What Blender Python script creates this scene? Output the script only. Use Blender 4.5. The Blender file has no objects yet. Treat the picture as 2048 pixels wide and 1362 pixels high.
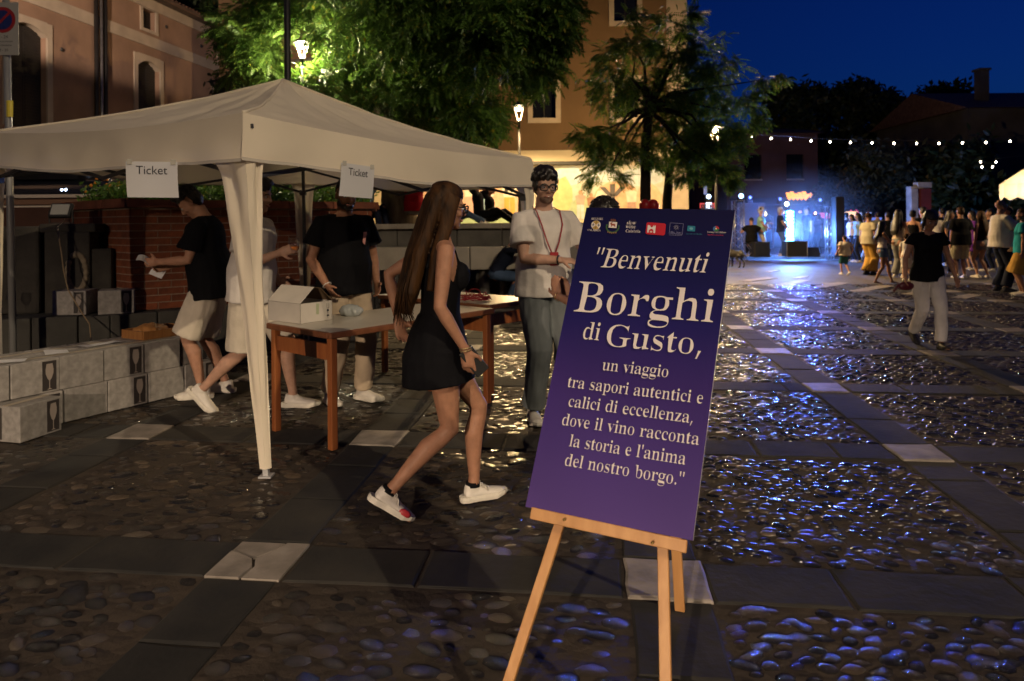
import bpy, bmesh, math, random, json
import numpy as np
from mathutils import Vector, Matrix, noise as mnoise
sc = bpy.context.scene
COL = sc.collection
R = math.radians
rnd = random.Random(7)
nprng = np.random.default_rng(11)

# ------------------------------------------------------------- camera
FPX, CX, CY, ROLL, EYE = 1400.0, 1024.0, 445.0, 0.008, 1.43
cam = bpy.data.cameras.new('camera'); camo = bpy.data.objects.new('camera', cam); COL.objects.link(camo)
camo.location = (0, 0, EYE); camo.rotation_euler = Matrix.Rotation(math.pi/2, 4, 'X').to_euler()
camo.rotation_euler = (Matrix.Rotation(math.pi/2, 3, 'X') @ Matrix.Rotation(-ROLL, 3, 'Z')).to_euler()
cam.sensor_width = 36; cam.lens = FPX/2048*36; cam.shift_y = -(681-CY)/2048
cam.clip_end = 3000; cam.clip_start = 0.05
cam.dof.use_dof = True; cam.dof.focus_distance = 2.9; cam.dof.aperture_fstop = 4.0
sc.camera = camo
# ------------------------------------------------------------- world: dusk sky
world = bpy.data.worlds.new('World'); sc.world = world; world.use_nodes = True
_n = world.node_tree.nodes; _l = world.node_tree.links
_bg = _n['Background']; _bg.inputs['Strength'].default_value = 0.15
_sky = _n.new('ShaderNodeTexSky'); _sky.sky_type = 'NISHITA'; _sky.sun_disc = False
_sky.sun_elevation = R(-2.0); _sky.sun_rotation = R(60); _sky.ozone_density = 4.0
_mx = _n.new('ShaderNodeMix'); _mx.data_type = 'RGBA'; _mx.blend_type = 'MULTIPLY'; _mx.inputs['Factor'].default_value = 1.0
_mx.inputs['B'].default_value = (0.16, 0.95, 2.3, 1)
_l.new(_sky.outputs[0], _mx.inputs['A']); _l.new(_mx.outputs['Result'], _bg.inputs['Color'])
sc.view_settings.view_transform = 'Standard'; sc.view_settings.look = 'None'
sc.view_settings.exposure = 0.0; sc.view_settings.gamma = 1.0; sc.view_settings.use_curve_mapping = False
sc.render.engine = 'CYCLES'
sc.cycles.use_denoising = True
sc.cycles.max_bounces = 6; sc.cycles.diffuse_bounces = 3; sc.cycles.glossy_bounces = 3; sc.cycles.transmission_bounces = 6
sc.cycles.transparent_max_bounces = 16; sc.cycles.caustics_reflective = False; sc.cycles.caustics_refractive = False
sc.cycles.sample_clamp_indirect = 3.0
sc.cycles.volume_bounces = 0

def ray(px, py):
    u = (px-CX)/FPX; v = (CY-py)/FPX
    return u+ROLL*v, v-ROLL*u
def P(px, py, Y):
    u, v = ray(px, py); return Vector((u*Y, Y, EYE+v*Y))
def G(px, py, z=0.0):
    u, v = ray(px, py); Y = (z-EYE)/v; return Vector((u*Y, Y, z))

# ------------------------------------------------------------- materials
MATS = {}
def mat(name, col, rough=0.6, var=0.0, scale=8.0, col2=None, bump=0.0, bscale=None, metal=0.0, emit=None, estr=0.0,
        spec=0.5, alpha=None, sheen=0.0, coords='Object', stretch=None, sss=0.0, trans=0.0, detail=4.0, coat=0.0, perobj=0.0):
    if name in MATS: return MATS[name]
    m = bpy.data.materials.new(name); m.use_nodes = True
    nt = m.node_tree; b = nt.nodes['Principled BSDF']; L = nt.links
    b.inputs['Base Color'].default_value = (*col, 1); b.inputs['Roughness'].default_value = rough
    b.inputs['Metallic'].default_value = metal; b.inputs['Specular IOR Level'].default_value = spec
    if sheen: b.inputs['Sheen Weight'].default_value = sheen
    if coat: b.inputs['Coat Weight'].default_value = coat; b.inputs['Coat Roughness'].default_value = .15
    if sss:
        b.inputs['Subsurface Weight'].default_value = sss; b.inputs['Subsurface Scale'].default_value = 0.01
        b.inputs['Subsurface Radius'].default_value = (1, .35, .2)
    if trans: b.inputs['Transmission Weight'].default_value = trans
    if emit: b.inputs['Emission Color'].default_value = (*emit, 1); b.inputs['Emission Strength'].default_value = estr
    tc = nt.nodes.new('ShaderNodeTexCoord'); out = tc.outputs[coords]
    if stretch:
        mp = nt.nodes.new('ShaderNodeMapping'); mp.inputs['Scale'].default_value = stretch
        L.new(out, mp.inputs['Vector']); out = mp.outputs[0]
    last = None
    if var or col2:
        n = nt.nodes.new('ShaderNodeTexNoise'); n.inputs['Scale'].default_value = scale; n.inputs['Detail'].default_value = detail
        L.new(out, n.inputs['Vector'])
        cr = nt.nodes.new('ShaderNodeValToRGB'); L.new(n.outputs[0], cr.inputs[0])
        c2 = col2 if col2 else tuple(min(1, c*(1+var)) for c in col)
        c1 = col if col2 else tuple(c*(1-var) for c in col)
        cr.color_ramp.elements[0].position = .32; cr.color_ramp.elements[1].position = .68
        cr.color_ramp.elements[0].color = (*c1, 1); cr.color_ramp.elements[1].color = (*c2, 1)
        last = cr.outputs[0]
    if perobj:
        oi = nt.nodes.new('ShaderNodeObjectInfo'); mr = nt.nodes.new('ShaderNodeMapRange')
        mr.inputs['To Min'].default_value = 1-perobj; mr.inputs['To Max'].default_value = 1+perobj
        L.new(oi.outputs['Random'], mr.inputs['Value'])
        vm = nt.nodes.new('ShaderNodeVectorMath'); vm.operation = 'MULTIPLY'
        if last: L.new(last, vm.inputs[0])
        else: vm.inputs[0].default_value = col
        L.new(mr.outputs[0], vm.inputs[1]); last = vm.outputs[0]
    if last: L.new(last, b.inputs['Base Color'])
    if bump:
        n2 = nt.nodes.new('ShaderNodeTexNoise'); n2.inputs['Scale'].default_value = bscale or scale*4; n2.inputs['Detail'].default_value = 5
        L.new(out, n2.inputs['Vector'])
        bp = nt.nodes.new('ShaderNodeBump'); bp.inputs['Strength'].default_value = 1.0; bp.inputs['Distance'].default_value = bump
        L.new(n2.outputs[0], bp.inputs['Height']); L.new(bp.outputs[0], b.inputs['Normal'])
    MATS[name] = m
    return m
def emat(name, col, s):
    if name in MATS: return MATS[name]
    m = bpy.data.materials.new(name); m.use_nodes = True; nt = m.node_tree
    b = nt.nodes['Principled BSDF']; b.inputs['Base Color'].default_value = (*[c*.5 for c in col], 1)
    b.inputs['Emission Color'].default_value = (*col, 1); b.inputs['Emission Strength'].default_value = s
    MATS[name] = m; return m
def glass(name, tint=(1, 1, 1), rough=0.02):
    if name in MATS: return MATS[name]
    m = bpy.data.materials.new(name); m.use_nodes = True; nt = m.node_tree; L = nt.links; nt.nodes.remove(nt.nodes['Principled BSDF'])
    t = nt.nodes.new('ShaderNodeBsdfTransparent'); t.inputs[0].default_value = (*[c*.94 for c in tint], 1); g = nt.nodes.new('ShaderNodeBsdfGlossy'); g.inputs['Roughness'].default_value = .05
    f = nt.nodes.new('ShaderNodeLayerWeight'); f.inputs['Blend'].default_value = .25; mu = nt.nodes.new('ShaderNodeMath'); mu.operation = 'MULTIPLY'; mu.inputs[1].default_value = .5; L.new(f.outputs['Facing'], mu.inputs[0]); mx = nt.nodes.new('ShaderNodeMixShader'); L.new(mu.outputs[0], mx.inputs[0]); L.new(t.outputs[0], mx.inputs[1]); L.new(g.outputs[0], mx.inputs[2])
    L.new(mx.outputs[0], nt.nodes['Material Output'].inputs['Surface']); MATS[name] = m; return m

# ------------------------------------------------------------- mesh builder
class MB:
    def __init__(s): s.v = []; s.f = []; s.m = []; s.mi = 0
    def add(s, vs, fs):
        o = len(s.v); s.v += [tuple(x) for x in vs]; s.f += [tuple(i+o for i in f) for f in fs]; s.m += [s.mi]*len(fs); return s
    def box(s, c, size, rot=None, M=None):
        hx, hy, hz = [a/2 for a in size]
        vs = [Vector((x, y, z)) for z in (-hz, hz) for y in (-hy, hy) for x in (-hx, hx)]
        if rot is not None: vs = [Matrix.Rotation(rot, 3, 'Z') @ v for v in vs]
        if M is not None: vs = [M @ v for v in vs]
        vs = [v+Vector(c) for v in vs]
        return s.add(vs, [(0, 2, 3, 1), (4, 5, 7, 6), (0, 1, 5, 4), (2, 6, 7, 3), (0, 4, 6, 2), (1, 3, 7, 5)])
    def bar(s, a, b, w, t=None, up=(0, 0, 1)):
        a = Vector(a); b = Vector(b); d = (b-a); L = d.length; d.normalize(); t = t or w
        u = Vector(up)
        if abs(d.dot(u)) > .98: u = Vector((0, 1, 0))
        x = d.cross(u).normalized(); y = x.cross(d).normalized()
        vs = [p+x*sx*w/2+y*sy*t/2 for p in (a, b) for sy in (-1, 1) for sx in (-1, 1)]
        return s.add(vs, [(0, 2, 3, 1), (4, 5, 7, 6), (0, 1, 5, 4), (2, 6, 7, 3), (0, 4, 6, 2), (1, 3, 7, 5)])
    def tube(s, pts, rad, n=8, cap=True, asp=1.0, xdir=None):
        pts = [Vector(p) for p in pts]; k = len(pts)
        rad = rad if hasattr(rad, '__len__') else [rad]*k
        rings = []; px = None
        for i, p in enumerate(pts):
            d = (pts[min(i+1, k-1)]-pts[max(i-1, 0)])
            if d.length < 1e-9: d = Vector((0, 0, 1))
            d.normalize()
            x = Vector(xdir) if xdir is not None else (px if px is not None else (Vector((1, 0, 0)) if abs(d.x) < .9 else Vector((0, 1, 0))))
            x = (x-d*x.dot(d)); x.normalize(); px = x; y = d.cross(x)
            r = rad[i]; rx, ry = r if isinstance(r, tuple) else (r, r*asp)
            rings.append([p+x*math.cos(a)*rx+y*math.sin(a)*ry for a in [2*math.pi*j/n for j in range(n)]])
        vs = [v for r in rings for v in r]; fs = []
        for i in range(k-1):
            for j in range(n):
                a = i*n+j; b = i*n+(j+1) % n; fs.append((a, b, b+n, a+n))
        if cap: fs.append(tuple(range(n-1, -1, -1))); fs.append(tuple((k-1)*n+j for j in range(n)))
        return s.add(vs, fs)
    def lathe(s, prof, c=(0, 0, 0), n=16):
        vs = []; fs = []; k = len(prof)
        for r, z in prof:
            for j in range(n):
                a = 2*math.pi*j/n; vs.append((c[0]+r*math.cos(a), c[1]+r*math.sin(a), c[2]+z))
        for i in range(k-1):
            for j in range(n): a = i*n+j; b = i*n+(j+1) % n; fs.append((a, b, b+n, a+n))
        if prof[0][0] > 1e-4: fs.append(tuple(range(n-1, -1, -1)))
        if prof[-1][0] > 1e-4: fs.append(tuple((k-1)*n+j for j in range(n)))
        return s.add(vs, fs)
    def ball(s, c, r, n=10, M=None):
        r = r if hasattr(r, '__len__') else (r, r, r); k = max(4, n//2+1); vs = []; fs = []
        for i in range(1, k):
            t = math.pi*i/k
            for j in range(n):
                a = 2*math.pi*j/n; vs.append(Vector((math.sin(t)*math.cos(a)*r[0], math.sin(t)*math.sin(a)*r[1], math.cos(t)*r[2])))
        vs += [Vector((0, 0, r[2])), Vector((0, 0, -r[2]))]; T = len(vs)-2
        if M is not None: vs = [M @ v for v in vs]
        vs = [v+Vector(c) for v in vs]
        for i in range(k-2):
            for j in range(n): a = i*n+j; b = i*n+(j+1) % n; fs.append((a, a+n, b+n, b))
        for j in range(n): fs.append((T, j, (j+1) % n)); fs.append((T+1, (k-2)*n+(j+1) % n, (k-2)*n+j))
        return s.add(vs, fs)
    def grid(s, fn, nu, nv):
        vs = [fn(i/nu, j/nv) for j in range(nv+1) for i in range(nu+1)]
        return s.add(vs, [(j*(nu+1)+i, j*(nu+1)+i+1, (j+1)*(nu+1)+i+1, (j+1)*(nu+1)+i) for j in range(nv) for i in range(nu)])
    def poly(s, pts): return s.add(pts, [tuple(range(len(pts)))])
    def mesh(s, name):
        me = bpy.data.meshes.new(name); me.from_pydata([tuple(v) for v in s.v], [], s.f)
        if any(s.m): me.polygons.foreach_set('material_index', s.m)
        return me
    def build(s, name, m, parent=None, smooth=False, mods=None):
        me = s.mesh(name)
        for x in (m if isinstance(m, (list, tuple)) else [m]): me.materials.append(x)
        if smooth: me.polygons.foreach_set('use_smooth', [True]*len(me.polygons))
        o = bpy.data.objects.new(name, me); COL.objects.link(o)
        if parent is not None: o.parent = parent
        return o

def tag(o, label=None, cat=None, group=None, kind=None):
    if label: o['label'] = label
    if cat: o['category'] = cat
    if group: o['group'] = group
    if kind: o['kind'] = kind
    return o
def thing(name, label, cat, loc=(0, 0, 0), rz=0.0, group=None):
    o = bpy.data.objects.new(name, None); COL.objects.link(o); o.location = loc; o.rotation_euler = (0, 0, rz)
    o.empty_display_size = .1
    return tag(o, label, cat, group)
def link_copy(o, parent=None):
    c = o.copy(); COL.objects.link(c)
    if parent is not None: c.parent = parent
    return c
def copy_tree(o, parent=None):
    c = link_copy(o, parent)
    for ch in list(o.children): copy_tree(ch, c)
    return c
def bevel(o, w=.004, seg=2):
    md = o.modifiers.new('b', 'BEVEL'); md.width = w; md.segments = seg; md.limit_method = 'ANGLE'; return o
def remesh(mb, name, m, parent=None, vox=.01, smooth=4, wr=0.0, wscale=6.0, cut=None):
    """one continuous surface out of overlapping closed shapes"""
    me = mb.mesh('tmp'); o = bpy.data.objects.new('tmp', me); COL.objects.link(o)
    md = o.modifiers.new('r', 'REMESH'); md.mode = 'VOXEL'; md.voxel_size = vox; md.adaptivity = 0
    if smooth: s = o.modifiers.new('s', 'SMOOTH'); s.factor = .5; s.iterations = smooth
    dg = bpy.context.evaluated_depsgraph_get(); out = bpy.data.meshes.new_from_object(o.evaluated_get(dg))
    bpy.data.objects.remove(o); bpy.data.meshes.remove(me)
    if wr:
        n = len(out.vertices); co = np.empty(n*3); no = np.empty(n*3)
        out.vertices.foreach_get('co', co); out.vertices.foreach_get('normal', no)
        co = co.reshape(-1, 3); no = no.reshape(-1, 3)
        d = np.array([mnoise.noise(Vector((c[0]*wscale, c[1]*wscale, c[2]*wscale*.6))) for c in co])
        d2 = np.array([mnoise.noise(Vector((c[0]*wscale*2.3+9, c[1]*wscale*2.3, c[2]*wscale*1.1+c[0]*wscale))) for c in co])
        co += no*((d+d2*.6)*wr)[:, None]
        out.vertices.foreach_set('co', co.ravel())
    out.polygons.foreach_set('use_smooth', [True]*len(out.polygons))
    out.materials.clear(); out.materials.append(m); out.name = name
    o = bpy.data.objects.new(name, out); COL.objects.link(o)
    if parent is not None: o.parent = parent
    return o
def join_np(chunks, name, m, parent=None, smooth=False):
    """chunks: list of (verts Nx3, quads or tris Mxk) merged into one mesh quickly"""
    vs = []; fs = []; off = 0
    for v, f in chunks: vs.append(v); fs.append(f+off); off += len(v)
    V = np.concatenate(vs); F = np.concatenate(fs); k = F.shape[1]
    me = bpy.data.meshes.new(name); me.vertices.add(len(V)); me.vertices.foreach_set('co', V.astype(np.float32).ravel())
    me.loops.add(F.size); me.loops.foreach_set('vertex_index', F.astype(np.int32).ravel())
    me.polygons.add(len(F)); me.polygons.foreach_set('loop_start', np.arange(0, F.size, k, dtype=np.int32))
    me.update(calc_edges=True); me.validate()
    if smooth: me.polygons.foreach_set('use_smooth', [True]*len(me.polygons))
    for x in (m if isinstance(m, (list, tuple)) else [m]): me.materials.append(x)
    o = bpy.data.objects.new(name, me); COL.objects.link(o)
    if parent is not None: o.parent = parent
    return o

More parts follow.
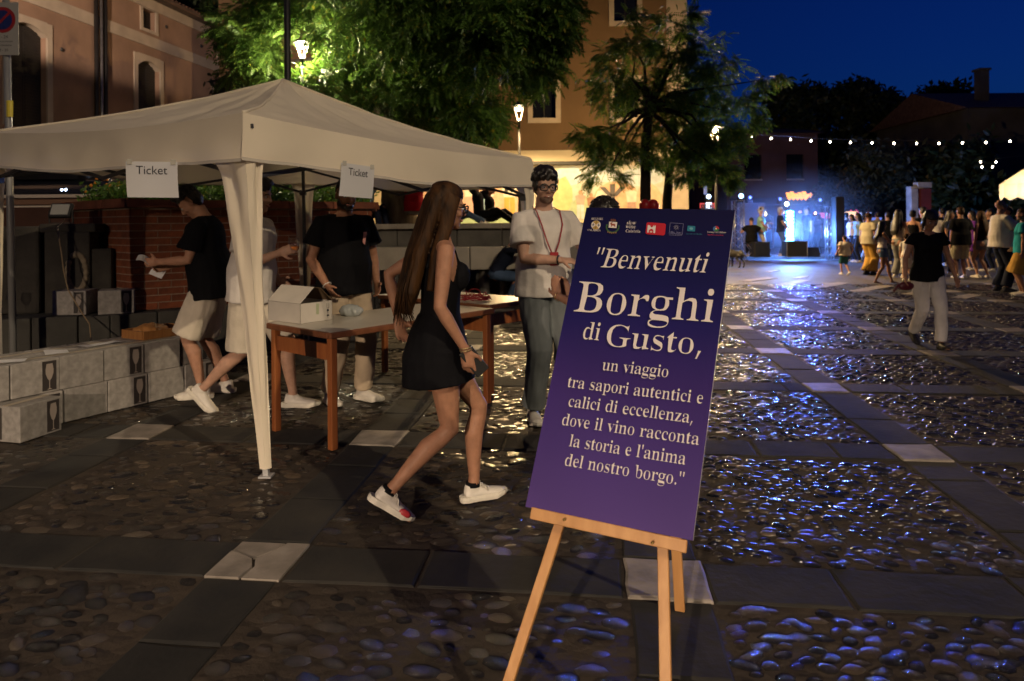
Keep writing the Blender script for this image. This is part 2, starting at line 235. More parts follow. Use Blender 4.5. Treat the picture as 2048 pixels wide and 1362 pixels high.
# ------------------------------------------------------------- lamps (seen and added luminaires; light itself sits in the builder)
def lamp_light(loc, power, col, radius=.12, spot=None, rot=None, blend=.25, name='lamp_light', parent=None):
    d = bpy.data.lights.new(name, 'SPOT' if spot else 'POINT'); d.energy = power; d.color = col; d.shadow_soft_size = radius
    if spot: d.spot_size = spot; d.spot_blend = blend
    o = bpy.data.objects.new(name, d); COL.objects.link(o); o.location = loc
    if rot is not None: o.rotation_euler = rot
    if parent is not None: o.parent = parent
    return o
GLY = json.loads(r"""{"a":[322,[[279,-3,298,9,317,39,320,35,304,31,275,38,272,52,272,210,269,243,252,290,235,304,204,312,138,314,98,305,71,287,59,264,54,236,60,199,66,195,88,195,96,198,99,204,101,239,96,255,83,274,96,288,122,296,148,299,182,292,200,284,213,273,218,259,220,241,212,188,146,170,102,152,72,134,54,113,45,90,41,63,47,28,53,14,61,3,75,-4,95,-6,132,-1,206,38,225,12,230,-2,255,-7],[124,37,102,55,97,84,109,124,146,154,208,172,218,62,192,44,169,34,151,31]]],"b":[339,[[105,31,164,-3,192,-7,219,-5,242,3,262,15,278,32,304,77,313,104,319,134,319,194,307,244,287,282,275,296,261,307,243,313,221,315,192,311,130,276,129,453,17,453,19,441,52,430,60,421],[151,18,124,37,117,68,118,242,123,254,132,264,159,278,184,283,207,280,231,269,250,252,259,228,264,198,265,114,260,77,251,48,234,28,208,15,183,11]]],"c":[271,[[202,1,239,24,267,60,271,69,258,51,230,39,204,35,175,40,146,53,120,75,103,104,94,142,91,187,98,249,127,287,169,300,190,297,212,287,218,268,220,212,237,207,252,212,256,245,254,264,241,296,226,307,204,314,175,316,147,314,123,306,103,294,85,278,58,235,49,209,43,181,40,150,42,121,48,94,68,47,80,28,94,13,112,2,132,-5,156,-7]]],"d":[348,[[171,-2,230,42,233,-8,271,4,315,11,344,13,341,26,307,39,301,48,298,75,310,453,185,453,186,441,207,438,236,425,242,414,244,401,231,277,173,311,146,315,124,313,106,306,90,295,77,279,55,236,47,209,40,147,47,92,64,46,86,13,101,2,118,-5,140,-7],[150,29,126,40,110,57,102,82,97,153,98,193,103,226,111,251,127,269,151,280,174,284,201,279,230,263,239,254,244,242,244,75,237,61,227,49,198,31,171,25]]],"e":[279,[[202,2,237,29,259,59,228,44,199,39,146,54,107,96,107,168,274,168,262,173,258,215,249,250,235,278,217,299,191,311,157,315,133,313,112,306,95,295,80,280,56,239,48,214,42,187,42,125,47,96,56,70,79,28,92,13,109,2,130,-5,154,-7],[95,204,101,256,125,289,160,300,178,297,198,290,212,278,218,262,222,215,210,190,107,190]]],"f":[192,[[191,2,190,14,164,18,146,23,133,33,128,47,127,65,139,279,195,279,195,308,139,308,127,390,130,420,135,431,149,440,180,446,210,440,218,433,206,400,208,362,224,358,237,363,242,400,236,430,230,443,218,453,199,460,174,462,140,459,114,449,96,433,85,412,76,385,73,353,61,308,25,308,25,279,61,279,73,55,70,34,65,28,46,19,26,14,24,2]]],"g":[305,[[196,-134,236,-125,265,-110,282,-90,291,-66,295,-37,290,-2,282,22,272,31,257,37,208,45,116,49,92,57,80,71,82,81,89,89,116,102,152,107,172,106,213,111,229,118,242,128,259,153,269,185,268,226,259,269,308,270,308,302,232,301,183,314,133,314,111,309,92,302,76,292,64,280,49,250,43,212,50,170,68,137,114,110,83,96,66,84,55,72,46,45,44,30,47,10,54,-8,80,-26,45,-41,37,-56,35,-75,42,-106,54,-119,75,-129,106,-135,146,-137],[140,124,120,132,105,144,98,162,93,211,98,260,105,277,120,290,140,297,157,300,175,297,195,290,209,277,216,260,220,211,216,162,209,144,195,132,175,124,157,121],[109,-113,70,-96,56,-85,52,-73,56,-57,69,-43,94,-31,223,-32,255,-39,271,-45,282,-54,284,-66,264,-96,219,-113,161,-119]]],"h":[359,[[171,2,169,14,138,24,131,32,127,56,128,236,153,257,179,270,203,274,234,268,248,259,255,234,256,56,251,33,230,18,211,14,211,2,354,2,353,14,322,24,314,32,309,56,309,211,302,270,285,304,243,315,209,310,140,264,139,453,28,453,30,442,61,431,69,423,73,399,72,42,69,32,59,24,29,14,27,2]]],"i":[176,[[113,366,122,371,134,388,139,412,134,437,122,454,113,459,88,459,79,454,68,437,63,412,68,388,79,371,88,366],[171,2,169,14,138,24,131,32,127,56,140,308,30,308,31,295,62,287,70,278,73,252,72,42,69,31,59,24,29,14,27,2]]],"l":[177,[[171,2,169,14,138,24,131,32,127,56,140,453,29,453,31,441,64,431,70,422,73,398,72,42,69,31,59,24,29,14,27,2]]],"m":[532,[[168,2,164,15,136,25,129,33,125,56,127,236,150,257,176,270,199,274,231,267,244,259,252,234,253,56,248,33,241,24,210,14,208,2,347,2,345,14,315,24,307,33,303,56,305,238,330,258,355,270,377,274,408,268,422,259,430,234,431,56,426,33,419,24,388,14,386,2,527,2,525,14,494,24,487,32,483,56,483,211,475,270,459,304,418,315,384,309,318,258,273,309,237,315,207,310,139,262,137,308,28,308,29,296,62,286,69,277,73,253,72,42,69,32,59,24,29,14,27,2]]],"n":[359,[[171,2,169,14,138,24,131,32,127,56,128,236,153,257,179,270,203,274,234,268,248,259,255,234,256,56,251,33,230,18,211,14,211,2,354,2,353,14,322,24,314,32,309,56,309,211,302,270,285,304,243,315,209,310,140,265,139,308,28,308,29,296,62,286,69,277,73,253,72,42,69,32,59,24,29,14,27,2]]],"o":[314,[[196,-5,219,2,238,13,255,29,279,70,288,95,294,123,296,154,294,185,288,213,268,261,255,280,238,295,219,306,195,313,168,315,141,313,117,306,97,295,81,279,56,237,47,212,42,184,40,154,42,124,47,97,68,49,81,30,97,14,117,2,141,-5,169,-7],[148,12,125,22,109,38,101,63,96,154,101,245,109,272,124,288,147,298,169,302,189,298,211,288,227,272,235,246,239,206,238,81,233,49,228,38,212,22,189,12,169,8]]],"p":[349,[[189,-137,188,-125,149,-116,137,-109,129,-88,127,-58,140,35,199,-3,227,-7,249,-5,267,2,282,14,305,50,323,100,329,160,323,216,306,262,284,296,269,307,252,314,230,316,199,310,136,260,134,308,28,308,31,297,63,285,70,275,73,243,73,-80,71,-101,60,-115,28,-126,26,-137],[171,30,145,44,127,68,128,236,148,261,174,276,199,281,221,277,245,267,261,249,268,224,274,154,272,116,267,83,258,58,242,40,218,29,195,25]]],"q":[342,[[345,-137,344,-125,312,-115,303,-107,299,-83,311,318,257,278,198,312,170,316,143,314,120,306,101,294,84,277,58,233,49,206,43,176,43,115,55,65,75,27,87,13,102,2,120,-4,142,-6,171,-2,232,32,245,-83,243,-97,238,-108,208,-121,185,-125,184,-137],[155,30,130,41,112,59,103,84,97,116,97,199,103,235,112,262,130,282,155,294,179,298,211,291,238,272,245,241,244,67,240,55,231,45,203,31,179,27]]],"r":[265,[[189,2,187,14,164,18,135,31,130,42,130,212,135,229,145,243,159,254,189,263,212,258,223,252,231,238,234,229,248,225,258,227,263,230,268,266,265,292,259,309,249,314,220,314,196,299,175,270,140,249,137,308,30,308,31,295,61,287,70,279,73,252,72,42,69,31,59,24,29,14,27,2]]],"s":[266,[[180,-4,201,5,216,20,226,41,234,65,236,95,231,135,218,163,205,175,114,223,91,239,86,248,84,259,86,270,92,280,120,294,149,299,168,297,188,290,208,279,226,264,239,245,235,224,236,316,240,309,208,302,141,316,112,313,91,304,77,289,60,246,58,220,64,186,79,157,93,144,187,94,207,77,213,59,211,45,204,34,173,17,140,12,119,15,97,23,74,37,54,55,41,78,45,103,45,-6,42,3,73,12,84,10,113,0,151,-7]]],"t":[206,[[160,2,184,26,211,72,210,54,188,41,168,37,143,43,131,49,124,69,135,281,199,281,199,308,135,308,135,406,58,322,29,281,57,281,71,47,79,12,86,2,100,-4,123,-6]]],"u":[353,[[166,-1,193,16,203,28,236,43,238,-8,276,6,321,13,350,15,349,28,318,37,308,45,303,70,315,308,198,308,200,296,236,285,245,276,249,248,248,65,223,47,199,36,177,33,151,38,137,44,127,52,121,74,133,308,20,308,22,296,57,284,63,274,67,248,69,65,81,19,88,5,105,-4,131,-7]]],"v":[284,[[153,-8,247,259,262,281,289,294,296,308,212,308,214,296,251,286,262,272,259,260,185,119,109,270,108,276,117,288,138,295,155,296,155,308,6,308,10,295,39,283,52,262,149,-8]]],"w":[413,[[133,-8,224,200,298,-8,397,270,409,286,434,296,436,308,365,308,367,296,387,291,406,282,407,269,402,255,335,138,275,274,284,287,312,295,314,308,177,308,178,297,201,291,211,285,232,235,166,124,95,265,94,282,99,288,128,296,129,308,-2,308,2,295,-1,294,20,286,32,274,129,-8]]],"z":[271,[[259,2,267,105,268,79,253,57,232,41,208,30,182,24,152,22,116,23,254,292,266,308,40,308,37,219,32,241,43,260,62,274,83,283,105,289,177,289,33,13,22,2]]],"A":[415,[[119,2,119,16,94,19,65,30,54,51,57,68,97,135,259,135,292,82,304,45,290,28,261,18,239,16,238,2,434,2,432,16,411,23,395,32,375,63,217,463,213,464,59,54,49,39,35,28,2,16,0,2],[177,322,251,159,104,159]]],"B":[421,[[238,3,290,7,332,18,362,37,381,62,393,94,397,131,386,183,354,221,279,247,341,270,366,304,375,350,362,407,315,441,220,452,24,453,25,441,43,439,69,430,82,423,89,413,95,387,94,60,89,43,76,30,38,17,27,15,25,2],[161,391,164,418,171,427,202,436,240,434,264,427,285,414,298,396,304,373,306,345,303,313,294,288,275,270,249,258,221,251,173,250],[193,26,177,31,166,40,161,65,173,233,232,231,262,223,289,210,309,190,319,162,322,128,320,95,313,68,299,47,276,33,249,24]]],"C":[446,[[329,3,386,36,430,89,429,103,419,79,392,58,364,42,334,30,306,23,278,21,195,44,139,113,123,226,137,348,188,421,265,446,299,442,334,430,367,409,397,382,421,348,428,310,428,463,426,463,430,447,408,436,380,433,326,451,291,460,259,462,216,459,178,449,145,432,117,410,94,382,74,349,59,313,50,272,47,228,50,184,59,143,74,106,93,73,116,45,144,22,177,6,214,-4,256,-8]]],"D":[474,[[228,3,357,28,423,103,447,228,441,294,422,350,394,394,352,426,295,446,222,452,24,453,25,441,54,436,73,428,87,416,93,398,93,54,88,38,75,27,30,15,29,2],[192,26,175,32,166,41,161,72,162,402,166,416,175,425,207,435,224,436,303,413,356,343,372,229,368,166,357,114,337,73,304,44,265,27,222,21]]],"E":[420,[[394,2,420,141,417,141,418,115,403,92,384,73,363,57,316,36,262,26,213,25,182,33,168,40,163,52,162,67,174,224,207,224,245,216,280,197,292,183,305,144,295,120,296,343,301,312,290,286,273,267,248,253,222,245,174,244,162,400,167,418,175,424,198,431,219,433,277,431,315,423,348,409,377,388,395,358,390,322,390,453,25,453,26,441,56,435,75,428,89,414,95,395,95,56,89,39,75,27,36,15,24,15,23,2]]],"G":[486,[[327,-3,385,10,432,31,425,128,426,147,431,162,444,173,480,183,490,184,491,196,284,196,285,184,320,179,339,173,355,162,362,147,363,71,361,53,355,37,340,25,320,16,299,11,275,10,235,16,196,35,162,66,141,109,129,163,125,228,139,348,190,422,267,446,289,444,335,429,378,400,398,381,415,359,428,335,426,310,428,310,428,463,425,463,433,455,418,441,396,434,381,433,328,451,292,460,257,462,216,459,178,449,146,433,118,410,95,383,76,350,61,314,52,273,49,229,52,183,61,142,76,104,95,72,118,44,147,22,182,6,222,-4,268,-7]]],"I":[239,[[237,2,235,15,189,29,176,35,168,43,162,64,164,406,170,420,186,430,234,441,236,453,22,453,23,441,55,436,73,430,89,420,95,406,96,75,94,56,87,41,72,30,24,16,22,2]]],"L":[404,[[394,2,418,153,416,152,416,124,402,99,385,78,364,60,342,47,292,30,234,25,208,26,171,38,163,56,162,394,169,418,178,426,206,437,240,441,241,453,25,453,26,441,56,435,75,427,88,415,94,399,94,59,89,42,75,30,37,17,26,15,24,2]]],"N":[472,[[413,-9,401,377,402,398,407,415,420,427,458,439,469,441,471,453,340,453,342,441,385,430,398,423,406,415,411,392,398,166,152,453,27,453,30,440,56,429,96,389,96,63,91,40,84,32,58,20,28,15,27,2,158,2,156,15,125,21,106,29,93,40,87,57,86,78,100,353,407,-8]]],"O":[503,[[293,-6,324,0,351,10,376,24,398,40,418,60,449,107,461,135,470,164,476,195,477,228,475,261,470,292,461,322,435,374,418,396,400,416,378,432,354,446,327,455,297,461,265,463,232,461,202,455,174,445,149,432,127,415,107,395,77,348,64,320,56,291,50,260,50,195,56,164,65,135,91,82,107,60,126,40,148,24,172,10,199,0,229,-6,261,-8],[227,15,190,34,159,66,139,109,128,163,124,228,138,348,186,422,259,446,298,440,335,421,366,390,385,347,397,293,400,228,387,107,339,34,265,9]]],"R":[451,[[233,2,231,15,200,22,181,30,168,42,163,59,161,80,173,214,207,215,344,3,471,2,471,15,442,23,423,38,300,224,363,251,387,287,396,335,392,371,380,401,361,423,326,439,278,449,217,452,25,453,27,441,56,434,75,426,88,414,94,399,94,59,89,42,75,30,37,17,26,15,24,2],[161,386,166,415,176,424,208,433,225,434,275,423,314,390,325,336,322,303,312,276,292,256,266,242,236,233,173,232]]],"S":[368,[[44,-2,48,4,68,13,93,14,170,-6,224,-5,252,1,276,10,295,24,310,40,331,82,336,106,337,152,330,187,317,217,292,244,248,270,161,311,124,334,109,348,101,363,99,380,102,399,111,415,129,429,150,439,172,446,194,448,234,440,275,419,311,387,335,344,330,321,330,464,327,464,335,453,316,444,290,443,198,463,160,461,139,456,121,447,106,434,85,401,77,380,71,332,73,303,81,277,92,254,109,233,134,213,266,143,292,118,300,89,297,68,287,50,269,34,246,22,222,14,197,12,162,16,129,28,98,48,73,76,55,112,55,155,52,156,52,-9]]],"T":[401,[[319,2,318,15,284,20,264,28,250,40,244,58,242,80,254,435,269,436,338,423,392,383,401,319,401,453,20,453,21,320,15,353,29,382,53,405,83,423,115,433,165,435,177,80,175,58,169,41,154,29,114,16,102,15,101,2]]],"U":[470,[[301,-5,341,10,367,34,384,70,397,119,401,181,403,397,407,412,418,423,462,440,465,453,337,453,339,441,372,433,391,426,406,414,411,398,413,159,398,82,346,35,275,19,243,23,214,33,188,50,171,73,162,103,160,140,160,394,165,416,173,424,199,435,230,441,232,453,24,453,25,441,55,434,73,426,87,414,93,399,94,155,98,104,110,62,127,31,152,8,193,-5,248,-10]]],"W":[589,[[183,-8,316,312,435,-8,439,-8,562,397,579,423,608,438,615,453,512,453,513,441,532,437,560,427,568,418,569,396,561,368,474,163,375,396,372,412,384,429,411,438,429,441,430,453,238,453,240,441,261,436,289,425,300,414,322,352,223,150,123,387,119,410,121,420,128,428,155,438,171,441,172,453,-7,453,-5,441,29,429,39,420,52,394,178,-8]]],",":[158,[[67,-84,70,-61,116,70,121,75,66,76,70,53,46,-61,33,-85]]],".":[158,[[107,-2,115,11,119,36,115,61,108,74,89,78,72,74,65,61,61,36,65,11,72,-2,89,-6]]],"'":[129,[[89,308,102,477,49,477,62,308]]],"\"":[252,[[212,308,225,477,172,477,185,308],[89,308,102,477,49,477,62,308]]]}""")
def text_polys(txt, size, x0=0.0, fit=None, shear=0.0):
    """list of (loops, dx) -> returns list of glyph loops in a plane, and the total width"""
    x = 0.0; res = []
    for ch in txt:
        if ch == ' ': x += .19; continue
        g = GLY.get(ch) or GLY.get(ch.lower())
        if not g: x += .3; continue
        for lp in g[1]:
            pts = [(x+lp[i]/1000+shear*lp[i+1]/1000, lp[i+1]/1000) for i in range(0, len(lp), 2)]
            res.append(pts)
        x += g[0]/1000
    k = fit/x/size if fit else 1.0
    return [[(x0+px*size*k, py*size) for px, py in lp] for lp in res], x*size*k
def text_obj(name, lines, m, parent=None, M=None, depth=0.0):
    """lines: list of loops lists; filled flat letters as one mesh"""
    c = bpy.data.curves.new(name, 'CURVE'); c.dimensions = '2D'; c.fill_mode = 'BOTH' if depth else 'FRONT'
    if not depth: c.fill_mode = 'BACK'
    for lps in lines:
        for lp in lps:
            s = c.splines.new('POLY'); s.points.add(len(lp)-1)
            for i, (a, b) in enumerate(lp): s.points[i].co = (a, b, 0, 1)
            s.use_cyclic_u = True
    o = bpy.data.objects.new('tmp', c); COL.objects.link(o)
    dg = bpy.context.evaluated_depsgraph_get(); me = bpy.data.meshes.new_from_object(o.evaluated_get(dg))
    bpy.data.objects.remove(o)
    if M is not None: me.transform(M)
    me.materials.clear(); me.materials.append(m); me.name = name
    o = bpy.data.objects.new(name, me); COL.objects.link(o)
    if parent is not None: o.parent = parent
    return o
def sans(name, txt, size, m, M, parent=None):
    c = bpy.data.curves.new(name, 'FONT'); c.body = txt; c.size = size; c.align_x = 'CENTER'; c.align_y = 'CENTER'; c.resolution_u = 3
    o = bpy.data.objects.new('tmp', c); COL.objects.link(o)
    dg = bpy.context.evaluated_depsgraph_get(); me = bpy.data.meshes.new_from_object(o.evaluated_get(dg)); bpy.data.objects.remove(o)
    me.transform(M); me.materials.clear(); me.materials.append(m); me.name = name
    o = bpy.data.objects.new(name, me); COL.objects.link(o)
    if parent is not None: o.parent = parent
    return o
# ------------------------------------------------------------- ground
def ground_material(name, base, base2, rough, vscale, vbump):
    m = mat(name, base, rough=rough, col2=base2, scale=1.3, bump=.006, bscale=40)
    nt = m.node_tree; L = nt.links; b = nt.nodes['Principled BSDF']
    tc = [n for n in nt.nodes if n.bl_idname == 'ShaderNodeTexCoord'][0]
    vo = nt.nodes.new('ShaderNodeTexVoronoi'); vo.inputs['Scale'].default_value = vscale
    mp = nt.nodes.new('ShaderNodeMapping'); mp.inputs['Scale'].default_value = (.7, 1, 1); L.new(tc.outputs['Object'], mp.inputs[0]); L.new(mp.outputs[0], vo.inputs['Vector'])
    bp = [n for n in nt.nodes if n.bl_idname == 'ShaderNodeBump'][0]
    b2 = nt.nodes.new('ShaderNodeBump'); b2.inputs['Distance'].default_value = vbump; b2.invert = True
    L.new(vo.outputs['Distance'], b2.inputs['Height']); L.new(bp.outputs[0], b2.inputs['Normal']); L.new(b2.outputs[0], b.inputs['Normal'])
    return m
GM = ground_material('mortar_ground', (.023, .017, .012), (.047, .034, .023), .75, 13, .012)
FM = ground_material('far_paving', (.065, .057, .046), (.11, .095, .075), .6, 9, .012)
g = MB()
g.grid(lambda a, b: Vector((-700+1400*a, -300+1500*b, -.009)), 40, 40)
ground = g.build('ground', GM); tag(ground, kind='structure', label='brown mortar ground of the square')
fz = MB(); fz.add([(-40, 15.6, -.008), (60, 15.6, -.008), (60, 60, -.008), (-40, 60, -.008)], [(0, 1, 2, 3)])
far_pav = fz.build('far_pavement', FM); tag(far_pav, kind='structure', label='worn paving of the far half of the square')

UH = np.array((.9938, -.1111)); VH = np.array((.1111, .9938)); ORG = np.array((.600, 2.800)); SP = 1.70; BW = .31
def inview(x, y, m=.6): return y > 1.7 and abs(x) < .76*y+m
M_WHITE = mat('white_limestone', (.235, .205, .175), rough=.6, var=.34, scale=7, bump=.003, bscale=30, perobj=.10)
M_BASALT = mat('dark_basalt', (.008, .0078, .0076), rough=.85, col2=(.025, .022, .018), scale=4, bump=.003, bscale=22, perobj=.25)
def slab_np(cx, cy, lu, lv, zt, jit=.012, th=.03):
    h = []
    for su, sv in ((-1, -1), (1, -1), (1, 1), (-1, 1)):
        for k in (0,):
            p = np.array((cx, cy))+UH*(su*lu/2+rnd.uniform(-jit, jit))+VH*(sv*lv/2+rnd.uniform(-jit, jit)); h.append(p)
    # more edge points for an uneven outline
    out = []
    for i in range(4):
        a = h[i]; b = h[(i+1) % 4]; out.append(a)
        for t in (.33, .66):
            q = a+(b-a)*t; nrm = np.array(((b-a)[1], -(b-a)[0])); nrm /= np.linalg.norm(nrm); out.append(q+nrm*rnd.uniform(-jit, jit)*.5)
    c = np.mean(out, 0); n = len(out); tx = rnd.uniform(-.006, .006); ty = rnd.uniform(-.004, .004)
    vs = [(p[0], p[1], zt-th) for p in out]+[(p[0], p[1], zt-.005+tx*(p[0]-c[0])) for p in out]
    for p in out:
        q = c+(p-c)*(1-.012/np.linalg.norm(p-c)); vs.append((q[0], q[1], zt+tx*(p[0]-c[0])+ty*(p[1]-c[1])))
    fs = [(i, (i+1) % n, n+(i+1) % n, n+i) for i in range(n)]+[(n+i, n+(i+1) % n, 2*n+(i+1) % n, 2*n+i) for i in range(n)]+[tuple(range(2*n, 3*n))]
    return vs, fs
dark = []; white = []
BLOCKED = []   # filled by nothing: walls simply stand on the paving
for a in range(-11, 13):
    for b in range(-2, 9):
        n = ORG+UH*a*SP+VH*b*SP
        if n[1] > 17: continue
        if inview(*n): white.append((n[1], n, BW+rnd.uniform(-.02, .02), BW+rnd.uniform(-.02, .02)))
        for hor in (0, 1):
            t = BW/2+.006
            while t < SP-BW/2-.05:
                ln = min(rnd.uniform(.42, .72), SP-BW/2-.006-t)
                if SP-BW/2-.006-t-ln < .18: ln = SP-BW/2-.006-t
                c = n+(UH if hor else VH)*(t+ln/2)
                if inview(*c) and c[1] < 15.6: dark.append((c[1], c, ln-.012 if hor else BW-.008, BW-.008 if hor else ln-.012))
                t += ln
white.sort(key=lambda q: q[0]); dark.sort(key=lambda q: q[0])
for q in white:
    if abs(q[1][0]-(-1.14)) < .2 and abs(q[1][1]-2.99) < .3: continue
    m = MB(); m.add(*slab_np(q[1][0], q[1][1], q[2], q[3], .004)); m.build('white_paving_stone', M_WHITE, ground)
# the cracked white slab: three pieces with an open crack between them
def cracked():
    c = ORG-UH*SP; f = lambda u, v: (c[0]+UH[0]*u+VH[0]*v, c[1]+UH[1]*u+VH[1]*v)
    s = .158
    pcs = [[(-s, -s), (-.012, -s), (-.004, -.06), (-.035, .0), (-.10, .035), (-s, .06)],
           [(0, -s), (s, -s), (s, s), (.055, s), (.03, .09), (-.022, .006), (.008, -.06)],
           [(-s, .07), (-.10, .045), (-.034, .012), (.02, .095), (.043, s), (-s, s)]]
    for k, pc in enumerate(pcs):
        z = .004-.003*k; m = MB(); n = len(pc)
        lo = [(*f(*p), -.02) for p in pc]; hi = [(*f(*p), z) for p in pc]
        m.add(lo+hi, [(i, (i+1) % n, n+(i+1) % n, n+i) for i in range(n)]+[tuple(range(n, 2*n))])
        o = m.build('white_paving_stone', M_WHITE, ground)
        if k == 0: o['label'] = 'cracked white paving stone, its corner piece broken off'
cracked()
for q in dark[:300]:
    m = MB(); m.add(*slab_np(q[1][0], q[1][1], q[2], q[3], rnd.uniform(-.002, .001), jit=.006)); m.build('dark_paving_slab', M_BASALT, ground)
rest = MB()
for q in dark[300:]: rest.add(*slab_np(q[1][0], q[1][1], q[2], q[3], rnd.uniform(-.002, .001), jit=.006))
if rest.v: tag(rest.build('far_dark_slabs', M_BASALT, ground), kind='stuff')

# cobbles
def cobble_material():
    m = bpy.data.materials.new('river_cobbles'); m.use_nodes = True; nt = m.node_tree; L = nt.links; b = nt.nodes['Principled BSDF']; b.inputs['Specular IOR Level'].default_value = .65
    ge = nt.nodes.new('ShaderNodeNewGeometry'); oi = nt.nodes.new('ShaderNodeObjectInfo')
    ad = nt.nodes.new('ShaderNodeMath'); ad.operation = 'ADD'; L.new(ge.outputs['Random Per Island'], ad.inputs[0]); L.new(oi.outputs['Random'], ad.inputs[1])
    fr = nt.nodes.new('ShaderNodeMath'); fr.operation = 'FRACT'; L.new(ad.outputs[0], fr.inputs[0])
    cr = nt.nodes.new('ShaderNodeValToRGB'); L.new(fr.outputs[0], cr.inputs[0])
    e = cr.color_ramp.elements; e[0].position = 0; e[0].color = (.022, .022, .024, 1); e[1].position = 1; e[1].color = (.21, .16, .11, 1)
    for p, c in ((.25, (.035, .034, .035)), (.45, (.060, .052, .044)), (.7, (.085, .066, .048)), (.93, (.12, .088, .06))): q = e.new(p); q.color = (*c, 1)
    n = nt.nodes.new('ShaderNodeTexNoise'); n.inputs['Scale'].default_value = 38; tc = nt.nodes.new('ShaderNodeTexCoord'); L.new(tc.outputs['Object'], n.inputs['Vector'])
    mx = nt.nodes.new('ShaderNodeMix'); mx.data_type = 'RGBA'; mx.blend_type = 'MULTIPLY'; mx.inputs['Factor'].default_value = .55
    L.new(cr.outputs[0], mx.inputs['A']); L.new(n.outputs[0], mx.inputs['B']); 
    sc_ = nt.nodes.new('ShaderNodeVectorMath'); sc_.operation = 'SCALE'; sc_.inputs['Scale'].default_value = .68; L.new(mx.outputs['Result'], sc_.inputs[0]); L.new(sc_.outputs[0], b.inputs['Base Color'])
    mr = nt.nodes.new('ShaderNodeMapRange'); mr.inputs['To Min'].default_value = .12; mr.inputs['To Max'].default_value = .36; L.new(fr.outputs[0], mr.inputs[0]); L.new(mr.outputs[0], b.inputs['Roughness'])
    bp = nt.nodes.new('ShaderNodeBump'); bp.inputs['Distance'].default_value = .006; L.new(n.outputs[0], bp.inputs['Height']); L.new(bp.outputs[0], b.inputs['Normal'])
    return m
M_COB = cobble_material()
def dome(n=8, seed=0):
    rg = np.random.default_rng(seed); ang = np.arange(n)/n*2*np.pi
    rr = 1+rg.uniform(-.12, .12, n); rings = []
    for k, z in ((1.0, 0.0), (.93, .45), (.66, .84), (.28, 1.0)):
        rings.append(np.stack([np.cos(ang)*k*rr, np.sin(ang)*k*rr, np.full(n, z)+rg.uniform(-.05, .05, n)], 1))
    V = np.concatenate(rings+[np.array([[0, 0, 1.02]])]); F = []
    for r in range(3):
        for j in range(n): F.append((r*n+j, r*n+(j+1) % n, (r+1)*n+(j+1) % n, (r+1)*n+j))
    for j in range(n): F.append((3*n+j, 3*n+(j+1) % n, 4*n, 4*n))
    return V, F
def dome_tris(V, F):
    T = []
    for f in F:
        if f[2] == f[3]: T.append(f[:3])
        else: T += [(f[0], f[1], f[2]), (f[0], f[2], f[3])]
    return V, np.array(T)
DV = [dome_tris(*dome(seed=s)) for s in range(8)]
stones = []
for a in range(-11, 12):
    for b in range(-2, 8):
        o = ORG+UH*a*SP+VH*b*SP+(UH+VH)*BW/2
        cen = o+(UH+VH)*(SP-BW)/2
        if not inview(*cen, m=1.5) or cen[1] > 15.2: continue
        L_ = SP-BW; bigger = 1.18 if cen[0] < .2 else 1.0
        du, dv = .083*bigger, .054*bigger; nu = int(L_/du); nv = int(L_/dv)
        swirl = rnd.uniform(-.35, .35)
        for j in range(nv):
            for i in range(nu):
                if rnd.random() < (.04 if cen[0] > .9 else .16): continue
                u = (i+.5+(.5 if j % 2 else 0)*.9+rnd.uniform(-.22, .22))*L_/nu; v = (j+.5+rnd.uniform(-.25, .25))*L_/nv
                if not (.035 < u < L_-.035 and .028 < v < L_-.028): continue
                p = o+UH*u+VH*v
                s = rnd.uniform(.62, 1.12) if cen[0] > .9 else rnd.uniform(.45, 1.3); th = swirl+rnd.gauss(0, .38)
                if rnd.random() < .06: s *= 1.4
                stones.append((p[0], p[1], du*.53*s*rnd.uniform(.85, 1.15), dv*.54*s*rnd.uniform(.85, 1.12), th-math.atan2(.1111, .9938),
                               rnd.uniform(.007, .0165) if cen[0] > .9 else rnd.uniform(.0035, .0115), rnd.randrange(8)))
def vis(q): 
    ok = abs(q[0]) < .735*q[1] and q[1] > 2.16
    return (0 if ok else 1, q[1]-2*(q[2]*8))
stones.sort(key=vis)
DM = []
for V, T in DV:
    me = bpy.data.meshes.new('cobble'); me.from_pydata(V.tolist(), [], T.tolist()); me.polygons.foreach_set('use_smooth', [True]*len(me.polygons)); me.materials.append(M_COB); DM.append(me)
for q in stones[:300]:
    o = bpy.data.objects.new('cobble', DM[q[6]]); COL.objects.link(o); o.parent = ground
    o.location = (q[0], q[1], -.012); o.rotation_euler = (0, 0, q[4]); o.scale = (q[2], q[3], q[5])
ch = []
for q in stones[300:]:
    V, T = DV[q[6]]; c, s = math.cos(q[4]), math.sin(q[4]); x = V[:, 0]*q[2]; y = V[:, 1]*q[3]
    ch.append((np.stack([x*c-y*s+q[0], x*s+y*c+q[1], V[:, 2]*q[5]-.012], 1), T))
tag(join_np(ch, 'cobbles', M_COB, ground, smooth=True), kind='stuff')

